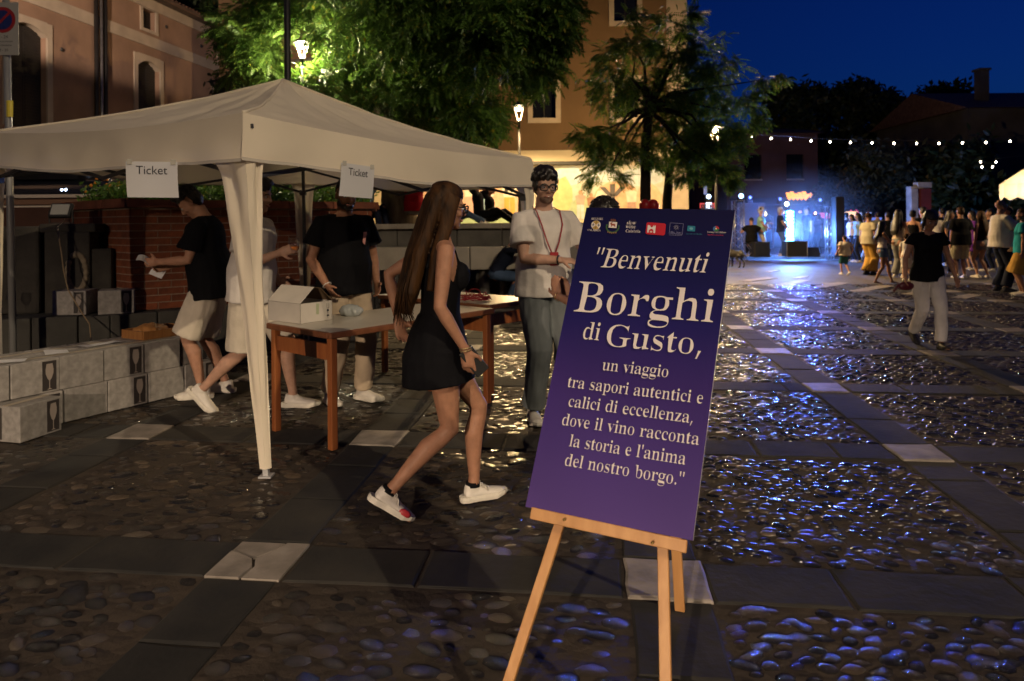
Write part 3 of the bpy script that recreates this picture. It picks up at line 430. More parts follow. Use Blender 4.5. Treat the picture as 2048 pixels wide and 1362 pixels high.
# long pale stones let into the far paving
for quad in ([(1552, 569), (1578, 571), (1622, 561), (1600, 559)], [(1627, 573), (1652, 575), (1701, 566), (1675, 564)],
             [(1707, 580), (1734, 582), (1789, 572), (1760, 570)], [(1476, 562), (1500, 563), (1556, 556), (1535, 554)],
             [(1800, 588), (1830, 590), (1862, 584), (1838, 582)], [(1900, 595), (1935, 597), (1965, 590), (1938, 588)],
             [(1530, 543), (1542, 544), (1560, 541), (1551, 540)], [(1584, 556), (1600, 557), (1618, 553), (1604, 552)]):
    p = [G(x, y) for x, y in quad]; m = MB()
    m.add([(q.x, q.y, -.02) for q in p]+[(q.x, q.y, .003) for q in p], [(0, 1, 5, 4), (1, 2, 6, 5), (2, 3, 7, 6), (3, 0, 4, 7), (4, 5, 6, 7)])
    m.build('pale_paving_strip', M_WHITE, far_pav)
# ------------------------------------------------------------- hills, terraces, buildings
M_HILL = mat('dark_hillside', (.02, .03, .018), rough=.95, var=.4, scale=.2, bump=.5, bscale=.4)
def hillz(x, y):
    return 19*math.exp(-((x-70)/95)**2)*min(1, max(0, (y-70)/60))+14*math.exp(-((x+80)/70)**2)*min(1, max(0, (y-70)/60))+mnoise.noise(Vector((x*.03, y*.03, 0)))*2.2*min(1, max(0, (y-70)/30))
g = MB(); g.grid(lambda a, b: Vector((-260+520*a, 66+220*b, -.3+hillz(-260+520*a, 66+220*b))), 70, 30)
tag(g.build('hills', M_HILL, smooth=True), kind='structure', label='dark wooded hills behind the town')

M_CONC = mat('grey_stone_wall', (.13, .12, .105), rough=.8, var=.28, scale=2.2, bump=.006, bscale=25)
M_CAP = mat('pale_coping', (.34, .30, .25), rough=.7, var=.2, scale=4, bump=.003, bscale=30)
M_TERR = mat('terrace_floor', (.16, .14, .12), rough=.8, var=.2, scale=2)
TZ = 1.36
tb = MB(); tb.box((-6, 22.3, TZ/2-.02), (20, 16.9, TZ-.04)); tag(tb.build('upper_terrace', M_TERR), kind='structure')
# retaining wall of separate stone panels
rw = thing('retaining_wall', 'long grey stone retaining wall with pale coping below the mural terrace', 'wall', (0, 13.6, 0))
x = -7.2
while x < 2.3:
    w = rnd.uniform(.85, 1.15)
    m = MB(); m.box((x+w/2, rnd.uniform(-.006, .006), .66), (w-.012, .28, 1.32)); bevel(m.build('wall_panel', M_CONC, rw), .008)
    m = MB(); m.box((x+w/2, -.03, 1.37), (w-.006, .42, .10)); bevel(m.build('coping_stone', M_CAP, rw), .01)
    x += w
# long pale trough seat in front of that wall
tr = thing('stone_bench', 'long pale stone bench on round grey feet before the retaining wall', 'bench', (0, 12.6, 0))
x = -2.75
M_PALE = mat('pale_bench_stone', (.42, .38, .32), rough=.7, var=.15, scale=3, bump=.003, bscale=20)
while x < .3:
    m = MB(); m.box((x+.5, 0, .80), (.985, .40, .40)); bevel(m.build('seat_block', M_PALE, tr), .012)
    for q in (.25, .62, .8):
        m = MB(); m.lathe([(.11, 0), (.12, .05), (.10, .1), (.10, .56), (.12, .598)], (x+q, 0, 0), 12); m.build('foot', M_CONC, tr, smooth=True)
    x += 1.0

# ---- pink building at the left
M_PINK = mat('pink_plaster', (.31, .195, .13), rough=.9, var=.18, scale=1.1, bump=.006, bscale=9, coords='Object')
M_CREAM = mat('cream_plaster', (.46, .38, .29), rough=.85, var=.12, scale=2, bump=.004, bscale=14)
M_DARKW = mat('dark_shutter', (.018, .016, .015), rough=.55, var=.2, scale=6)
M_PANE = mat('dark_window_glass', (.008, .009, .012), rough=.08)
M_TILE = mat('terracotta_roof_tile', (.16, .085, .05), rough=.85, var=.35, scale=6, bump=.004, bscale=30, perobj=.35)
def wallframe(org, d):
    d = Vector((d[0], d[1], 0)).normalized(); n = Vector((d.y, -d.x, 0)); o = Vector(org)
    return lambda t, z, off=0.0: o+d*t+n*off+Vector((0, 0, z))
def wbox(m, W, t0, t1, z0, z1, o0, o1):
    vs = [W(t, z, o) for z in (z0, z1) for o in (o0, o1) for t in (t0, t1)]
    m.add(vs, [(0, 2, 3, 1), (4, 5, 7, 6), (0, 1, 5, 4), (2, 6, 7, 3), (0, 4, 6, 2), (1, 3, 7, 5)])
def wall_with_holes(m, W, t0, t1, z0, z1, holes, o0, o1):
    """wall built as boxes around rectangular openings (t0,t1,z0,z1)"""
    ts = sorted(set([t0, t1]+[h[0] for h in holes]+[h[1] for h in holes]))
    for a, b in zip(ts, ts[1:]):
        hs = sorted([h for h in holes if h[0] < b-1e-6 and h[1] > a+1e-6], key=lambda h: h[2]); z = z0
        for h in hs:
            if h[2] > z+1e-6: wbox(m, W, a, b, z, h[2], o0, o1)
            z = h[3]
        if z < z1-1e-6: wbox(m, W, a, b, z, z1, o0, o1)
pb = thing('pink_house', 'long pink plastered house with cream bands and tiled eave at the left', 'house', (-15, 0, 0))
WL = wallframe((0, 0, 0), (.158, .987))
holes = [(17.3, 18.45, 3.9, 6.55), (21.9, 22.95, 3.9, 6.62), (26.0, 27.1, 3.9, 6.4), (22.15, 22.75, 7.62, 8.25), (26.3, 26.9, 7.55, 8.15), (17.6, 18.2, 7.62, 8.25), (13, 14, 3.9, 6.5)]
m = MB(); wall_with_holes(m, WL, 4, 28.0, 0, 8.62, holes, -.3, 0); wbox(m, WL, 27.7, 28.0, 0, 8.6, -7, -.3)
m.build('wall', M_PINK, pb)
m = MB(); wbox(m, WL, 4, 27.99, 7.08, 7.42, .002, .05); m.build('string_course', M_CREAM, pb)
m = MB(); wbox(m, WL, 4, 27.99, 8.28, 8.60, .002, .06); m.build('eave_band', M_CREAM, pb)
for i, h in enumerate(holes):
    f = MB(); w = .17 if h[3] < 7 else .12
    a, b, z0, z1 = h
    wbox(f, WL, a-w, a, z0, z1+.0, -.02, .035); wbox(f, WL, b, b+w, z0, z1, -.02, .035)
    if h[3] < 7:
        # segmental head
        n = 8
        for k in range(n):
            t0 = a+(b-a)*k/n; t1 = a+(b-a)*(k+1)/n; c = lambda t: z1-.22*((2*(t-a)/(b-a)-1)**2)
            vs = [WL(t0, c(t0), -.25), WL(t1, c(t1), -.25), WL(t1, c(t1), .035), WL(t0, c(t0), .035), WL(t0, z1+w, -.25), WL(t1, z1+w, -.25), WL(t1, z1+w, .035), WL(t0, z1+w, .035)]
            f.add(vs, [(0, 1, 2, 3), (7, 6, 5, 4), (3, 2, 6, 7), (0, 4, 5, 1)])
        wbox(f, WL, a-w, a, z1, z1+w-.02, -.02, .035); wbox(f, WL, b, b+w, z1, z1+w-.02, -.02, .035)
    else: wbox(f, WL, a-w, b+w, z1, z1+.02, -.02, .035); wbox(f, WL, a-w, b+w, z0-.1, z0, -.02, .045)
    fo = f.build('window', M_CREAM, pb)
    mid = (a+b)/2
    for s in ((a+.01, mid-.006), (mid+.006, b-.01)):
        sh = MB(); wbox(sh, WL, s[0], s[1], z0, z1-.02, -.20, -.16)
        k = z0+.1
        while k < z1-.1: wbox(sh, WL, s[0]+.06, s[1]-.06, k, k+.04, -.16, -.145); k += .08
        sh.build('shutter', M_DARKW, fo)
pr = pb
m = MB(); wbox(m, WL, 4, 28.2, 8.62, 8.70, -.3, .42); m.build('eave_board', mat('old_eave_wood', (.10, .07, .05), rough=.9, var=.3, scale=5), pb)
TM = MB()
for k in range(7):
    a0 = math.pi*k/6; TM.v.append((math.cos(a0)*.085, 0, math.sin(a0)*.075))
for k in range(7):
    a0 = math.pi*k/6; TM.v.append((math.cos(a0)*.072, -.46, math.sin(a0)*.06+.012))
TM.f = [(k, k+1, k+8, k+7) for k in range(6)]+[(7, 13, 12, 11, 10, 9, 8)]; TM.m = [0]*7
tme = TM.mesh('roof_tile'); tme.materials.append(M_TILE); nt_ = 0
d = Vector((.158, .987, 0)).normalized(); nn = Vector((d.y, -d.x, 0))
rslab = MB(); rslab.add([WL(4, 8.70, .40), WL(28.2, 8.70, .40), WL(28.2, 11.3, -6), WL(4, 11.3, -6), WL(4, 8.6, .40), WL(28.2, 8.6, .40), WL(28.2, 11.2, -6), WL(4, 11.2, -6)],
    [(0, 1, 2, 3), (7, 6, 5, 4), (0, 4, 5, 1), (1, 5, 6, 2), (2, 6, 7, 3), (3, 7, 4, 0)]); rslab.build('roof', M_TILE, pb)
t = 15.0
while t < 28.1:
    for r in range(3):
        o = bpy.data.objects.new('roof_tile', tme); COL.objects.link(o); o.parent = pb
        p = WL(t, 8.735+.17*r, .46-.41*r); o.location = p+Vector((0, 0, rnd.uniform(-.008, .012)))
        X = d; Y = (nn*.925+Vector((0, 0, -.38))).normalized(); Z = X.cross(Y)
        o.rotation_euler = Matrix((X, Y, Z)).transposed().to_euler()
        nt_ += 1
    t += .185
# drainpipe with dark cable duct
m = MB(); m.tube([WL(20.28, 0.1, .10), WL(20.28, 8.5, .10)], .045, 10); dp = m.build('drainpipe', mat('zinc_pipe', (.30, .29, .28), rough=.35, metal=.7, var=.2, scale=9), pb, smooth=True)
m = MB(); m.tube([WL(20.10, 0.1, .09), WL(20.10, 8.4, .09)], .06, 8); m.tube([WL(20.47, 0.1, .08), WL(20.47, 8.2, .08)], .055, 8); m.build('cable_duct', M_DARKW, pb, smooth=True)
for t, z in ((18.95, 6.15), (23.3, 7.95), (25.2, 7.8), (19.6, 8.0), (23.2, 7.25)):
    m = MB(); m.ball(WL(t, z, 0), (.05, .05, .06), 8); m.build('wall_hook', M_DARKW, pb)

# ---- ochre building behind the mural terrace
M_OCHRE = mat('ochre_plaster', (.15, .09, .042), rough=.9, var=.14, scale=.8, bump=.005, bscale=8)
M_LIGHTW = mat('cream_ground_floor', (.62, .53, .36), rough=.85, var=.08, scale=1.5, bump=.003, bscale=12)
ob = thing('ochre_building', 'tall ochre plastered building with white framed windows above the mural', 'building', (0, 24, 0))
WO = wallframe((0, 0, 0), (1, 0))
cols = [(.74, 1.53), (3.55, 4.35), (-2.1, -1.3), (-4.95, -4.15), (-7.8, -7.0)]
oh = [(a, b, z, z+1.27) for a, b in cols for z in (5.0, 8.3, 11.6)]
m = MB(); wall_with_holes(m, WO, -10, 5.35, 3.9, 17, oh, -.35, 0); wbox(m, WO, 5.7, 6.05, 3.9, 17, -9, -.36); m.build('upper_wall', M_OCHRE, ob)
m = MB(); wbox(m, WO, 5.35, 6.05, 1.3, 17, -.35, .03); m.build('corner_pilaster', M_CREAM, ob)
m = MB(); wbox(m, WO, -10, 5.35, 3.50, 3.895, -.35, .01); m.build('fascia', M_LIGHTW, ob)
m = MB(); wbox(m, WO, -10, 5.35, 1.3, 3.49, -.35, 0); m.build('ground_floor_wall', M_LIGHTW, ob)
m = MB(); wbox(m, WO, .45, 4.0, 3.39, 3.49, .012, .32); m.build('canopy_beam', mat('dark_metal_beam', (.03, .03, .03), rough=.5), ob)
for a, b, z0, z1 in oh:
    if z0 > 11.5: continue
    f = MB(); w = .17
    wbox(f, WO, a-w, a, z0-w, z1+w, -.03, .04); wbox(f, WO, b, b+w, z0-w, z1+w, -.03, .04); wbox(f, WO, a, b, z1, z1+w, -.03, .04); wbox(f, WO, a, b, z0-w, z0, -.03, .05)
    fo = f.build('window', M_CREAM, ob)
    p = MB(); wbox(p, WO, a, b, z0, z1, -.16, -.13); p.build('pane', M_PANE, fo)
    p = MB(); wbox(p, WO, (a+b)/2-.025, (a+b)/2+.025, z0, z1, -.128, -.10); p.build('mullion', M_DARKW, fo)
# louvred shutter
m = MB(); wbox(m, WO, .80, 1.12, 1.62, 3.0, .005, .03); wh = mat('white_louvre', (.62, .58, .50), rough=.6)
lv = m.build('louvred_shutter', M_DARKW, ob)
for k in range(13):
    z = 1.68+k*.10; m = MB(); vs = [WO(.82, z, .033), WO(1.10, z, .033), WO(1.10, z+.055, .06), WO(.82, z+.055, .06), WO(.82, z-.01, .033), WO(1.10, z-.01, .033)]
    m.add(vs+[WO(1.10, z+.065, .045), WO(.82, z+.065, .045)], [(0, 1, 2, 3), (3, 2, 6, 7), (0, 4, 5, 1)]); m.build('slat', wh, lv)
m = MB()
for a, b, c, e in ((.74, .80, 1.56, 3.06), (1.12, 1.18, 1.56, 3.06), (.74, 1.18, 1.5, 1.56), (.74, 1.18, 3.06, 3.12)): wbox(m, WO, a, b, c, e, .005, .07)
m.build('shutter_frame', wh, lv)
# mural: flat painted shapes on the wall (generic figures, landscape)
def mural_shape(W, pts, name, col, par, off):
    m = MB(); m.poly([W(p[0], p[1], off) for p in pts]); return m.build(name, mat('mural_%s_%d%d%d' % (name, col[0]*99, col[1]*99, col[2]*99), col, rough=.8, var=.14, scale=5), par)
def blob(cx, cz, rx, rz, n=12, seed=0, w=.12):
    rg = random.Random(seed); return [(cx+math.cos(2*math.pi*k/n)*rx*(1+rg.uniform(-w, w)), cz+math.sin(2*math.pi*k/n)*rz*(1+rg.uniform(-w, w))) for k in range(n)]
mu = thing('mural', 'wide painted mural of landscape and figures on the lit ground floor wall', 'mural', (0, 24, 0))
mural_shape(WO, [(1.35, 1.5), (5.3, 1.5), (5.3, 3.36), (1.35, 3.36)], 'painted_ground', (.50, .50, .42), mu, .004)
S = [(blob(2.0, 3.0, .55, .32, 14, 1), 'painted_sky', (.42, .52, .60)), (blob(3.0, 3.05, .75, .28, 14, 2), 'painted_sky', (.52, .58, .60)), (blob(4.5, 2.95, .7, .35, 14, 3), 'painted_sky', (.48, .55, .58)),
     (blob(1.75, 2.35, .36, .62, 14, 4), 'painted_hill', (.52, .45, .22)), (blob(3.55, 2.25, .75, .55, 14, 5), 'painted_hill', (.60, .38, .24)), (blob(4.7, 2.1, .5, .6, 14, 6), 'painted_hill', (.62, .42, .28)),
     (blob(2.5, 1.9, .55, .42, 14, 7), 'painted_field', (.34, .42, .26)), (blob(3.1, 2.0, .3, .5, 12, 15), 'painted_field', (.55, .55, .48))]
for i, (p, n, c) in enumerate(S): mural_shape(WO, [(min(5.29, max(1.36, a)), min(3.35, max(1.51, b))) for a, b in p], n, c, mu, .007+.003*i)
def painted_person(W, x, z, h, body, skirt, par, off, trousers=False):
    mural_shape(W, blob(x, z+h*.92, h*.07, h*.085, 10, 8, .05), 'painted_head', (.45, .25, .15), par, off)
    mural_shape(W, [(x-h*.13, z+h*.5), (x+h*.13, z+h*.5), (x+h*.17, z+h*.80), (x+h*.06, z+h*.85), (x-h*.06, z+h*.85), (x-h*.17, z+h*.80)], 'painted_torso', body, par, off+.003)
    if trousers:
        for s in (-1, 1): mural_shape(W, [(x+s*h*.02, z), (x+s*h*.13, z), (x+s*h*.12, z+h*.5), (x+s*.004, z+h*.5)], 'painted_trousers', skirt, par, off+.003)
    else: mural_shape(W, [(x-h*.22, z+h*.05), (x+h*.22, z+h*.05), (x+h*.11, z+h*.51), (x-h*.11, z+h*.51)], 'painted_skirt', skirt, par, off+.005)
for x, z, h, b, s in ((2.35, 1.52, 1.0, (.55, .30, .25), (.5, .5, .52)), (2.72, 1.52, .9, (.30, .16, .10), (.40, .44, .30)), (4.1, 1.52, 1.15, (.62, .55, .45), (.40, .25, .2))):
    painted_person(WO, x, z, h, b, s, mu, .034, True)
m = MB()
for pp in ([(3.0, 2.62), (3.3, 2.30), (3.45, 2.32), (3.2, 2.62)], [(3.9, 2.62), (3.6, 2.30), (3.45, 2.32), (3.7, 2.62)], [(3.36, 2.72), (3.54, 2.72), (3.52, 2.05), (3.38, 2.05)], [(3.2, 2.05), (3.7, 2.05), (3.45, 2.25)]): m.poly([WO(a, b, .045) for a, b in pp])
m.build('painted_emblem', mat('mural_dark_bird', (.10, .09, .09), rough=.8), mu)
# left mural panel with a row of dancers, behind the terrace sitters
mv = thing('mural', 'pink mural panel with a row of painted dancers seen under the canopy', 'mural', (0, 24, 0))
mural_shape(WO, [(-3.2, 1.42), (.25, 1.42), (.25, 3.3), (-3.2, 3.3)], 'painted_backdrop', (.62, .40, .28), mv, .004)
mural_shape(WO, [(-3.2, 1.42), (.25, 1.42), (.25, 1.78), (-3.2, 1.85)], 'painted_grass', (.34, .46, .28), mv, .007)
for x, b, s in ((-2.7, (.62, .58, .5), (.56, .35, .30)), (-2.05, (.62, .60, .55), (.36, .46, .58)), (-1.42, (.62, .58, .5), (.62, .36, .30)), (-.82, (.64, .62, .58), (.30, .44, .58))): painted_person(WO, x, 1.6, 1.42, b, s, mv, .010)
painted_person(WO, -.08, 1.55, 1.5, (.60, .58, .52), (.50, .32, .07), mv, .010, True)
m = MB(); m.poly([WO(-.25, 2.5, .02), WO(-.13, 2.45, .02), WO(-.10, 2.80, .02), WO(-.24, 2.82, .02)]); m.poly([WO(.09, 2.5, .02), WO(-.03, 2.45, .02), WO(-.06, 2.80, .02), WO(.08, 2.82, .02)]); m.build('painted_waistcoat', mat('mural_black', (.03, .03, .035), rough=.8), mv)

# ---- brick planter and stone ledge
M_BRICK = mat('red_brick', (.17, .045, .016), rough=.85, var=.25, scale=14, bump=.003, bscale=60, perobj=.22)
M_MORT = mat('brick_mortar', (.30, .23, .17), rough=.95, var=.2, scale=20)
M_TERRA = mat('terracotta_coping', (.17, .05, .022), rough=.8, var=.22, scale=6, bump=.003, bscale=30)
M_SOIL = mat('soil', (.03, .022, .015), rough=1, var=.3, scale=12)
M_BLOCK = mat('grey_ledge_block', (.05, .048, .04), rough=.85, var=.28, scale=4, bump=.005, bscale=24, perobj=.15)
PC = Vector((-3.92, 7.2, 0)); d1 = Vector((.786, .619, 0)); d2 = Vector((-.76, .65, 0))
pl = thing('brick_planter', 'polygonal red brick planter with terracotta coping, full of low plants', 'planter', PC)
hexp = [Vector((0, 0, 0)), d1*2.72, d1*2.72+Vector((-.35, 1.7, 0)), d1*2.72+Vector((-.35, 1.7, 0))+Vector((-2.3, .5, 0)), d2*1.75+Vector((-.1, 1.0, 0)), d2*1.75]
m = MB(); n = len(hexp)
ins = [p+(Vector((-1, 0, 0))*0) for p in hexp]
m.add([(p.x, p.y, .55) for p in hexp]+[(p.x, p.y, 1.615) for p in hexp], [(i, (i+1) % n, n+(i+1) % n, n+i) for i in range(n)]+[tuple(range(n, 2*n))])
m.build('core', M_MORT, pl)
bm_ = MB(); bm_.box((0, 0, 0), (.243, .05, .065)); bme = bm_.mesh('brick'); bme.materials.append(M_BRICK)
bh = MB(); bh.box((0, 0, 0), (.118, .05, .065)); bhme = bh.mesh('brick'); bhme.materials.append(M_BRICK)
def brick_face(o, d, L, nrm, par):
    ang = math.atan2(d.y, d.x)
    for c in range(14):
        z = .585+c*.0752; t = 0.0 if c % 2 == 0 else -.127
        while t < L-.05:
            a = max(t, 0); b = min(t+.243, L); 
            if b-a > .05:
                half = (b-a) < .2
                ob_ = bpy.data.objects.new('brick', bhme if half else bme); COL.objects.link(ob_); ob_.parent = par
                ob_.location = o+d*((a+b)/2)+nrm*(.004-.025+.0035+rnd.uniform(-.0015, .0015))+Vector((0, 0, z)); ob_.rotation_euler = (rnd.uniform(-.006, .006), 0, ang+rnd.uniform(-.004, .004)); ob_.scale = ((b-a)/(.118 if half else .243), 1, 1)
            t += .254
brick_face(Vector((0, 0, 0)), d1, 2.72, Vector((d1.y, -d1.x, 0)), pl)
brick_face(Vector((0, 0, 0)), d2, 1.75, Vector((-d2.y, d2.x, 0))*1.0 if (-d2.y*1+0) < 0 else Vector((d2.y, -d2.x, 0)), pl)
cn = Vector((0, 0, 0))
for p in hexp: cn += p/n
for i in range(n):
    a, b = hexp[i], hexp[(i+1) % n]; L_ = (b-a).length; k = max(1, round(L_/.6)); dd = (b-a).normalized(); nr = Vector((dd.y, -dd.x, 0))
    for j in range(k):
        p = a+dd*(L_*j/k+.004); q = a+dd*(L_*(j+1)/k-.004); m = MB()
        e0 = .07 if j == 0 else 0; e1 = .07 if j == k-1 else 0
        vs = [p-dd*e0+nr*.07, q+dd*e1+nr*.07, q-nr*.16, p-nr*.16]
        m.add([(v.x, v.y, 1.617+(0.0)) for v in vs]+[(v.x, v.y, 1.70+.002*i) for v in vs], [(3, 2, 1, 0), (4, 5, 6, 7), (0, 1, 5, 4), (1, 2, 6, 5), (2, 3, 7, 6), (3, 0, 4, 7)])
        m.build('coping_tile', M_TERRA, pl)
m = MB(); m.add([(p.x*.93+cn.x*.07, p.y*.93+cn.y*.07, 1.64) for p in hexp], [tuple(range(n))]); m.build('soil', M_SOIL, pl)
# stone ledge running in front of the planter and fountain
lg = thing('stone_ledge', 'low grey stone block ledge behind the wine cartons', 'ledge', (0, 0, 0))
line = [Vector((-6.3, 6.35, 0)), Vector((-3.98, 6.92, 0)), Vector((-3.98, 6.92, 0))+d1*2.95]
for a, b in zip(line, line[1:]):
    L_ = (b-a).length; dd = (b-a).normalized(); nr = Vector((-dd.y, dd.x, 0)); t = 0
    while t < L_-.05:
        w = min(rnd.uniform(.36, .46), L_-t); p = a+dd*(t+w/2)+nr*.20; m = MB(); m.box((p.x, p.y, .272+rnd.uniform(-.003, .003)), (w-.01, .40, .545), rot=math.atan2(dd.y, dd.x)); bevel(m.build('ledge_block', M_BLOCK, lg), .012); t += w
m = MB(); m.add([(-7, 6.3, .53), (-3.98, 7.05, .53), (-3.92, 7.2, .53), (-5.2, 8.3, .53), (-7, 9, .53)], [(0, 1, 2, 3, 4)]); m.build('ledge_top', M_BLOCK, lg)
# dark red wall and white parapet behind the fountain
M_DRED = mat('dark_red_plaster', (.055, .022, .014), rough=.9, var=.2, scale=2, bump=.004, bscale=12)
M_WP = mat('white_parapet', (.62, .52, .44), rough=.8, var=.08, scale=2)
dw = thing('fountain_wall', 'dark red rendered wall behind the old stone fountain', 'wall', (-6.6, 9.2, 0))
m = MB(); m.box((-1.2, .1, .84), (6.0, .25, 1.68)); m.build('wall_face', M_DRED, dw)
pw = thing('parapet', 'long white parapet with brown band above the fountain wall', 'parapet', (-6.6, 9.9, 0))
m = MB(); m.box((-.4, 0, .82), (6.6, .2, 1.80)); m.build('parapet_face', M_WP, pw)
m = MB(); m.box((-.4, -.012, 1.78), (6.62, .2, .09)); m.build('brown_band', mat('brown_band', (.22, .12, .08), rough=.8), pw)
m = MB(); m.box((-.4, -.02, 1.85), (6.64, .28, .045)); m.build('coping', M_WP, pw)
lt = MB(); lt.box((-13, 19.5, .68), (13, 19, 1.36)); tag(lt.build('left_terrace', M_TERR), kind='structure', label='raised street behind the fountain wall')
# old stone fountain
M_FST = mat('weathered_fountain_stone', (.038, .034, .028), rough=.9, var=.35, scale=5, bump=.012, bscale=18)
fo_ = thing('stone_fountain', 'stepped old stone fountain block with a carved ring, in the dark', 'fountain', (-4.62, 7.35, .53), R(14))
m = MB(); m.box((0, .1, .42), (.42, .5, .84)); bevel(m.build('pillar', M_FST, fo_), .02)
m = MB(); m.box((.30, .12, .33), (.20, .45, .66)); bevel(m.build('side_block', M_FST, fo_), .02)
m = MB(); m.box((0, .12, .88), (.52, .5, .09)); bevel(m.build('cap', M_FST, fo_), .015)
m = MB(); m.box((-.72, .15, .45), (.9, .5, .9)); bevel(m.build('side_block', M_FST, fo_), .03)
m = MB()
for k in range(18):
    a0 = math.pi*(.10+.95*k/17)*1.9+2; m.ball((.09+math.cos(a0)*.085, -.15, .42+math.sin(a0)*.19), (.035, .03, .035), 8)
remesh(m, 'carved_ring', mat('pale_carving', (.22, .18, .12), rough=.85, var=.3, scale=12), fo_, vox=.012)
m = MB(); m.lathe([(.02, -.1), (.06, -.05), (.05, .03)], (-.65, -.13, .55), 10); m.build('spout', M_FST, fo_, smooth=True)
# shed side buildings at the far end
M_FAR = mat('far_plaster', (.10, .05, .05), rough=.9, var=.2, scale=1)
M_FAR2 = mat('far_grey_plaster', (.09, .08, .072), rough=.9, var=.25, scale=.8)
def house(name, label, x0, x1, y, z, depth, mt, roofh=1.5, wins=()):
    t = thing(name, label, 'house', ((x0+x1)/2, y, 0)); w = x1-x0; W = wallframe((-w/2, 0, 0), (1, 0)); m = MB()
    wall_with_holes(m, W, 0, w, 0, z, list(wins), -.3, 0); wbox(m, W, 0, .3, 0, z, -depth, -.3); wbox(m, W, w-.3, w, 0, z, -depth, -.3); m.build('wall', mt, t)
    m = MB(); vs = [(-w/2-.3, -.4, z), (w/2+.3, -.4, z), (w/2+.3, depth+.4, z), (-w/2-.3, depth+.4, z), (-w/2-.3, depth/2, z+roofh), (w/2+.3, depth/2, z+roofh)]
    m.add(vs, [(0, 1, 5, 4), (2, 3, 4, 5), (0, 4, 3), (1, 2, 5), (3, 2, 1, 0)]); rf = m.build('roof', M_TILE, t)
    for a, b, c, e in wins:
        p = MB(); wbox(p, W, a, b, c, e, -.2, -.17); po = p.build('window', M_PANE, t)
        p = MB(); wbox(p, W, a, b, c-.08, c, -.05, .06); p.build('sill', M_CREAM, po)
    return t, rf
h1, rf1 = house('dark_house', 'dark reddish house front beyond the stage, left of the tall trees', 12.3, 17.5, 40, 6.4, 8, M_FAR, .8, [(1, 2, 3.8, 5.2), (3.4, 4.4, 3.8, 5.2)])
h2, rf2 = house('grey_house', 'dim grey house with a chimney on its roof at the right edge', 23.5, 40, 36, 7.1, 9, M_FAR2, 1.6, [(3.2, 4.2, 3.6, 5.2), (6.4, 7.4, 3.6, 5.2)])
m = MB(); m.box((-6.2, 2.0, 8.6), (.5, .5, 1.7)); m.box((-6.2, 2.0, 9.5), (.65, .65, .12)); m.build('chimney', M_FAR2, rf2)
h3, rf3 = house('low_house', 'long low dark house with a chimney behind the trees at the far end', 16, 30, 58, 7.6, 9, M_FAR2, 1.2, [(2, 3, 4, 5.4), (8, 9, 4, 5.4)])
m = MB(); m.box((.6, 2.5, 9.0), (.5, .5, 1.4)); m.build('chimney', M_FAR2, rf3)
# ------------------------------------------------------------- easel and poster
PO = Vector((.26223, 2.45998, EYE+.05062)); PU = Vector((.91653, -.39869, -.03202)); PV = Vector((-.22847, -.32795, -.91665))
PN = PU.cross(PV).normalized()      # points to the camera or away?
if PN.y < 0: PN = -PN                # away from camera
def pm(off=0.0, ang=-.045, sx=1.0):
    """matrix from poster text plane (x right, y up; metres from top-left) to world"""
    o = PO-PN*off
    return Matrix(((PU.x, -PV.x, -PN.x, o.x), (PU.y, -PV.y, -PN.y, o.y), (PU.z, -PV.z, -PN.z, o.z), (0, 0, 0, 1)))
def pp(u, v, off=0.0): return PO+PU*u+PV*v-PN*off
CUV = PU.dot(PV)
def cvt(a, b): return (a-CUV*b)/(1-CUV*CUV), (b-CUV*a)/(1-CUV*CUV)
def pq(a, b, off=0.0): return pp(*cvt(a, b), off)
bd = thing('welcome_board', 'tall blue to purple welcome board with cream serif lettering resting on the easel', 'sign', (0, 0, 0))
def board_material():
    m = bpy.data.materials.new('printed_board'); m.use_nodes = True; nt = m.node_tree; L = nt.links; b = nt.nodes['Principled BSDF']
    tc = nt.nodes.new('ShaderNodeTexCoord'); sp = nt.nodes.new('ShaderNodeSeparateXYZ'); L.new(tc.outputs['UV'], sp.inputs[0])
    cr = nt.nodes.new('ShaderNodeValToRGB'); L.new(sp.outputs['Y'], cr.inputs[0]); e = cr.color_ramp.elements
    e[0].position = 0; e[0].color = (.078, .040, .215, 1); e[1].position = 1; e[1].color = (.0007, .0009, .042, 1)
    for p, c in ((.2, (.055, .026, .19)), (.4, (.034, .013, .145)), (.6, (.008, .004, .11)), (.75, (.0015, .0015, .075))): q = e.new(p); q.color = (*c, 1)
    n = nt.nodes.new('ShaderNodeTexNoise'); n.inputs['Scale'].default_value = 3; L.new(tc.outputs['Object'], n.inputs['Vector'])
    mx = nt.nodes.new('ShaderNodeMix'); mx.data_type = 'RGBA'; mx.blend_type = 'MULTIPLY'; mx.inputs['Factor'].default_value = .3; L.new(cr.outputs[0], mx.inputs['A']); L.new(n.outputs[0], mx.inputs['B']); L.new(mx.outputs['Result'], b.inputs['Base Color'])
    w = nt.nodes.new('ShaderNodeTexWave'); w.inputs['Scale'].default_value = 60; w.inputs['Distortion'].default_value = 1.5; L.new(tc.outputs['UV'], w.inputs['Vector'])
    bp = nt.nodes.new('ShaderNodeBump'); bp.inputs['Distance'].default_value = .0002; bp.inputs['Strength'].default_value = .5; L.new(w.outputs[0], bp.inputs['Height']); L.new(bp.outputs[0], b.inputs['Normal'])
    b.inputs['Roughness'].default_value = .6; b.inputs['Specular IOR Level'].default_value = .2
    return m
m = MB(); NX, NY = 6, 12
def bow(u, v): return pp(u*.5, v, -.006*math.sin(math.pi*u)*math.sin(math.pi*v))
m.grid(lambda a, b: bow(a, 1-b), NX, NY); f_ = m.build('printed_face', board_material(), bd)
uvl = f_.data.uv_layers.new(name='UVMap')
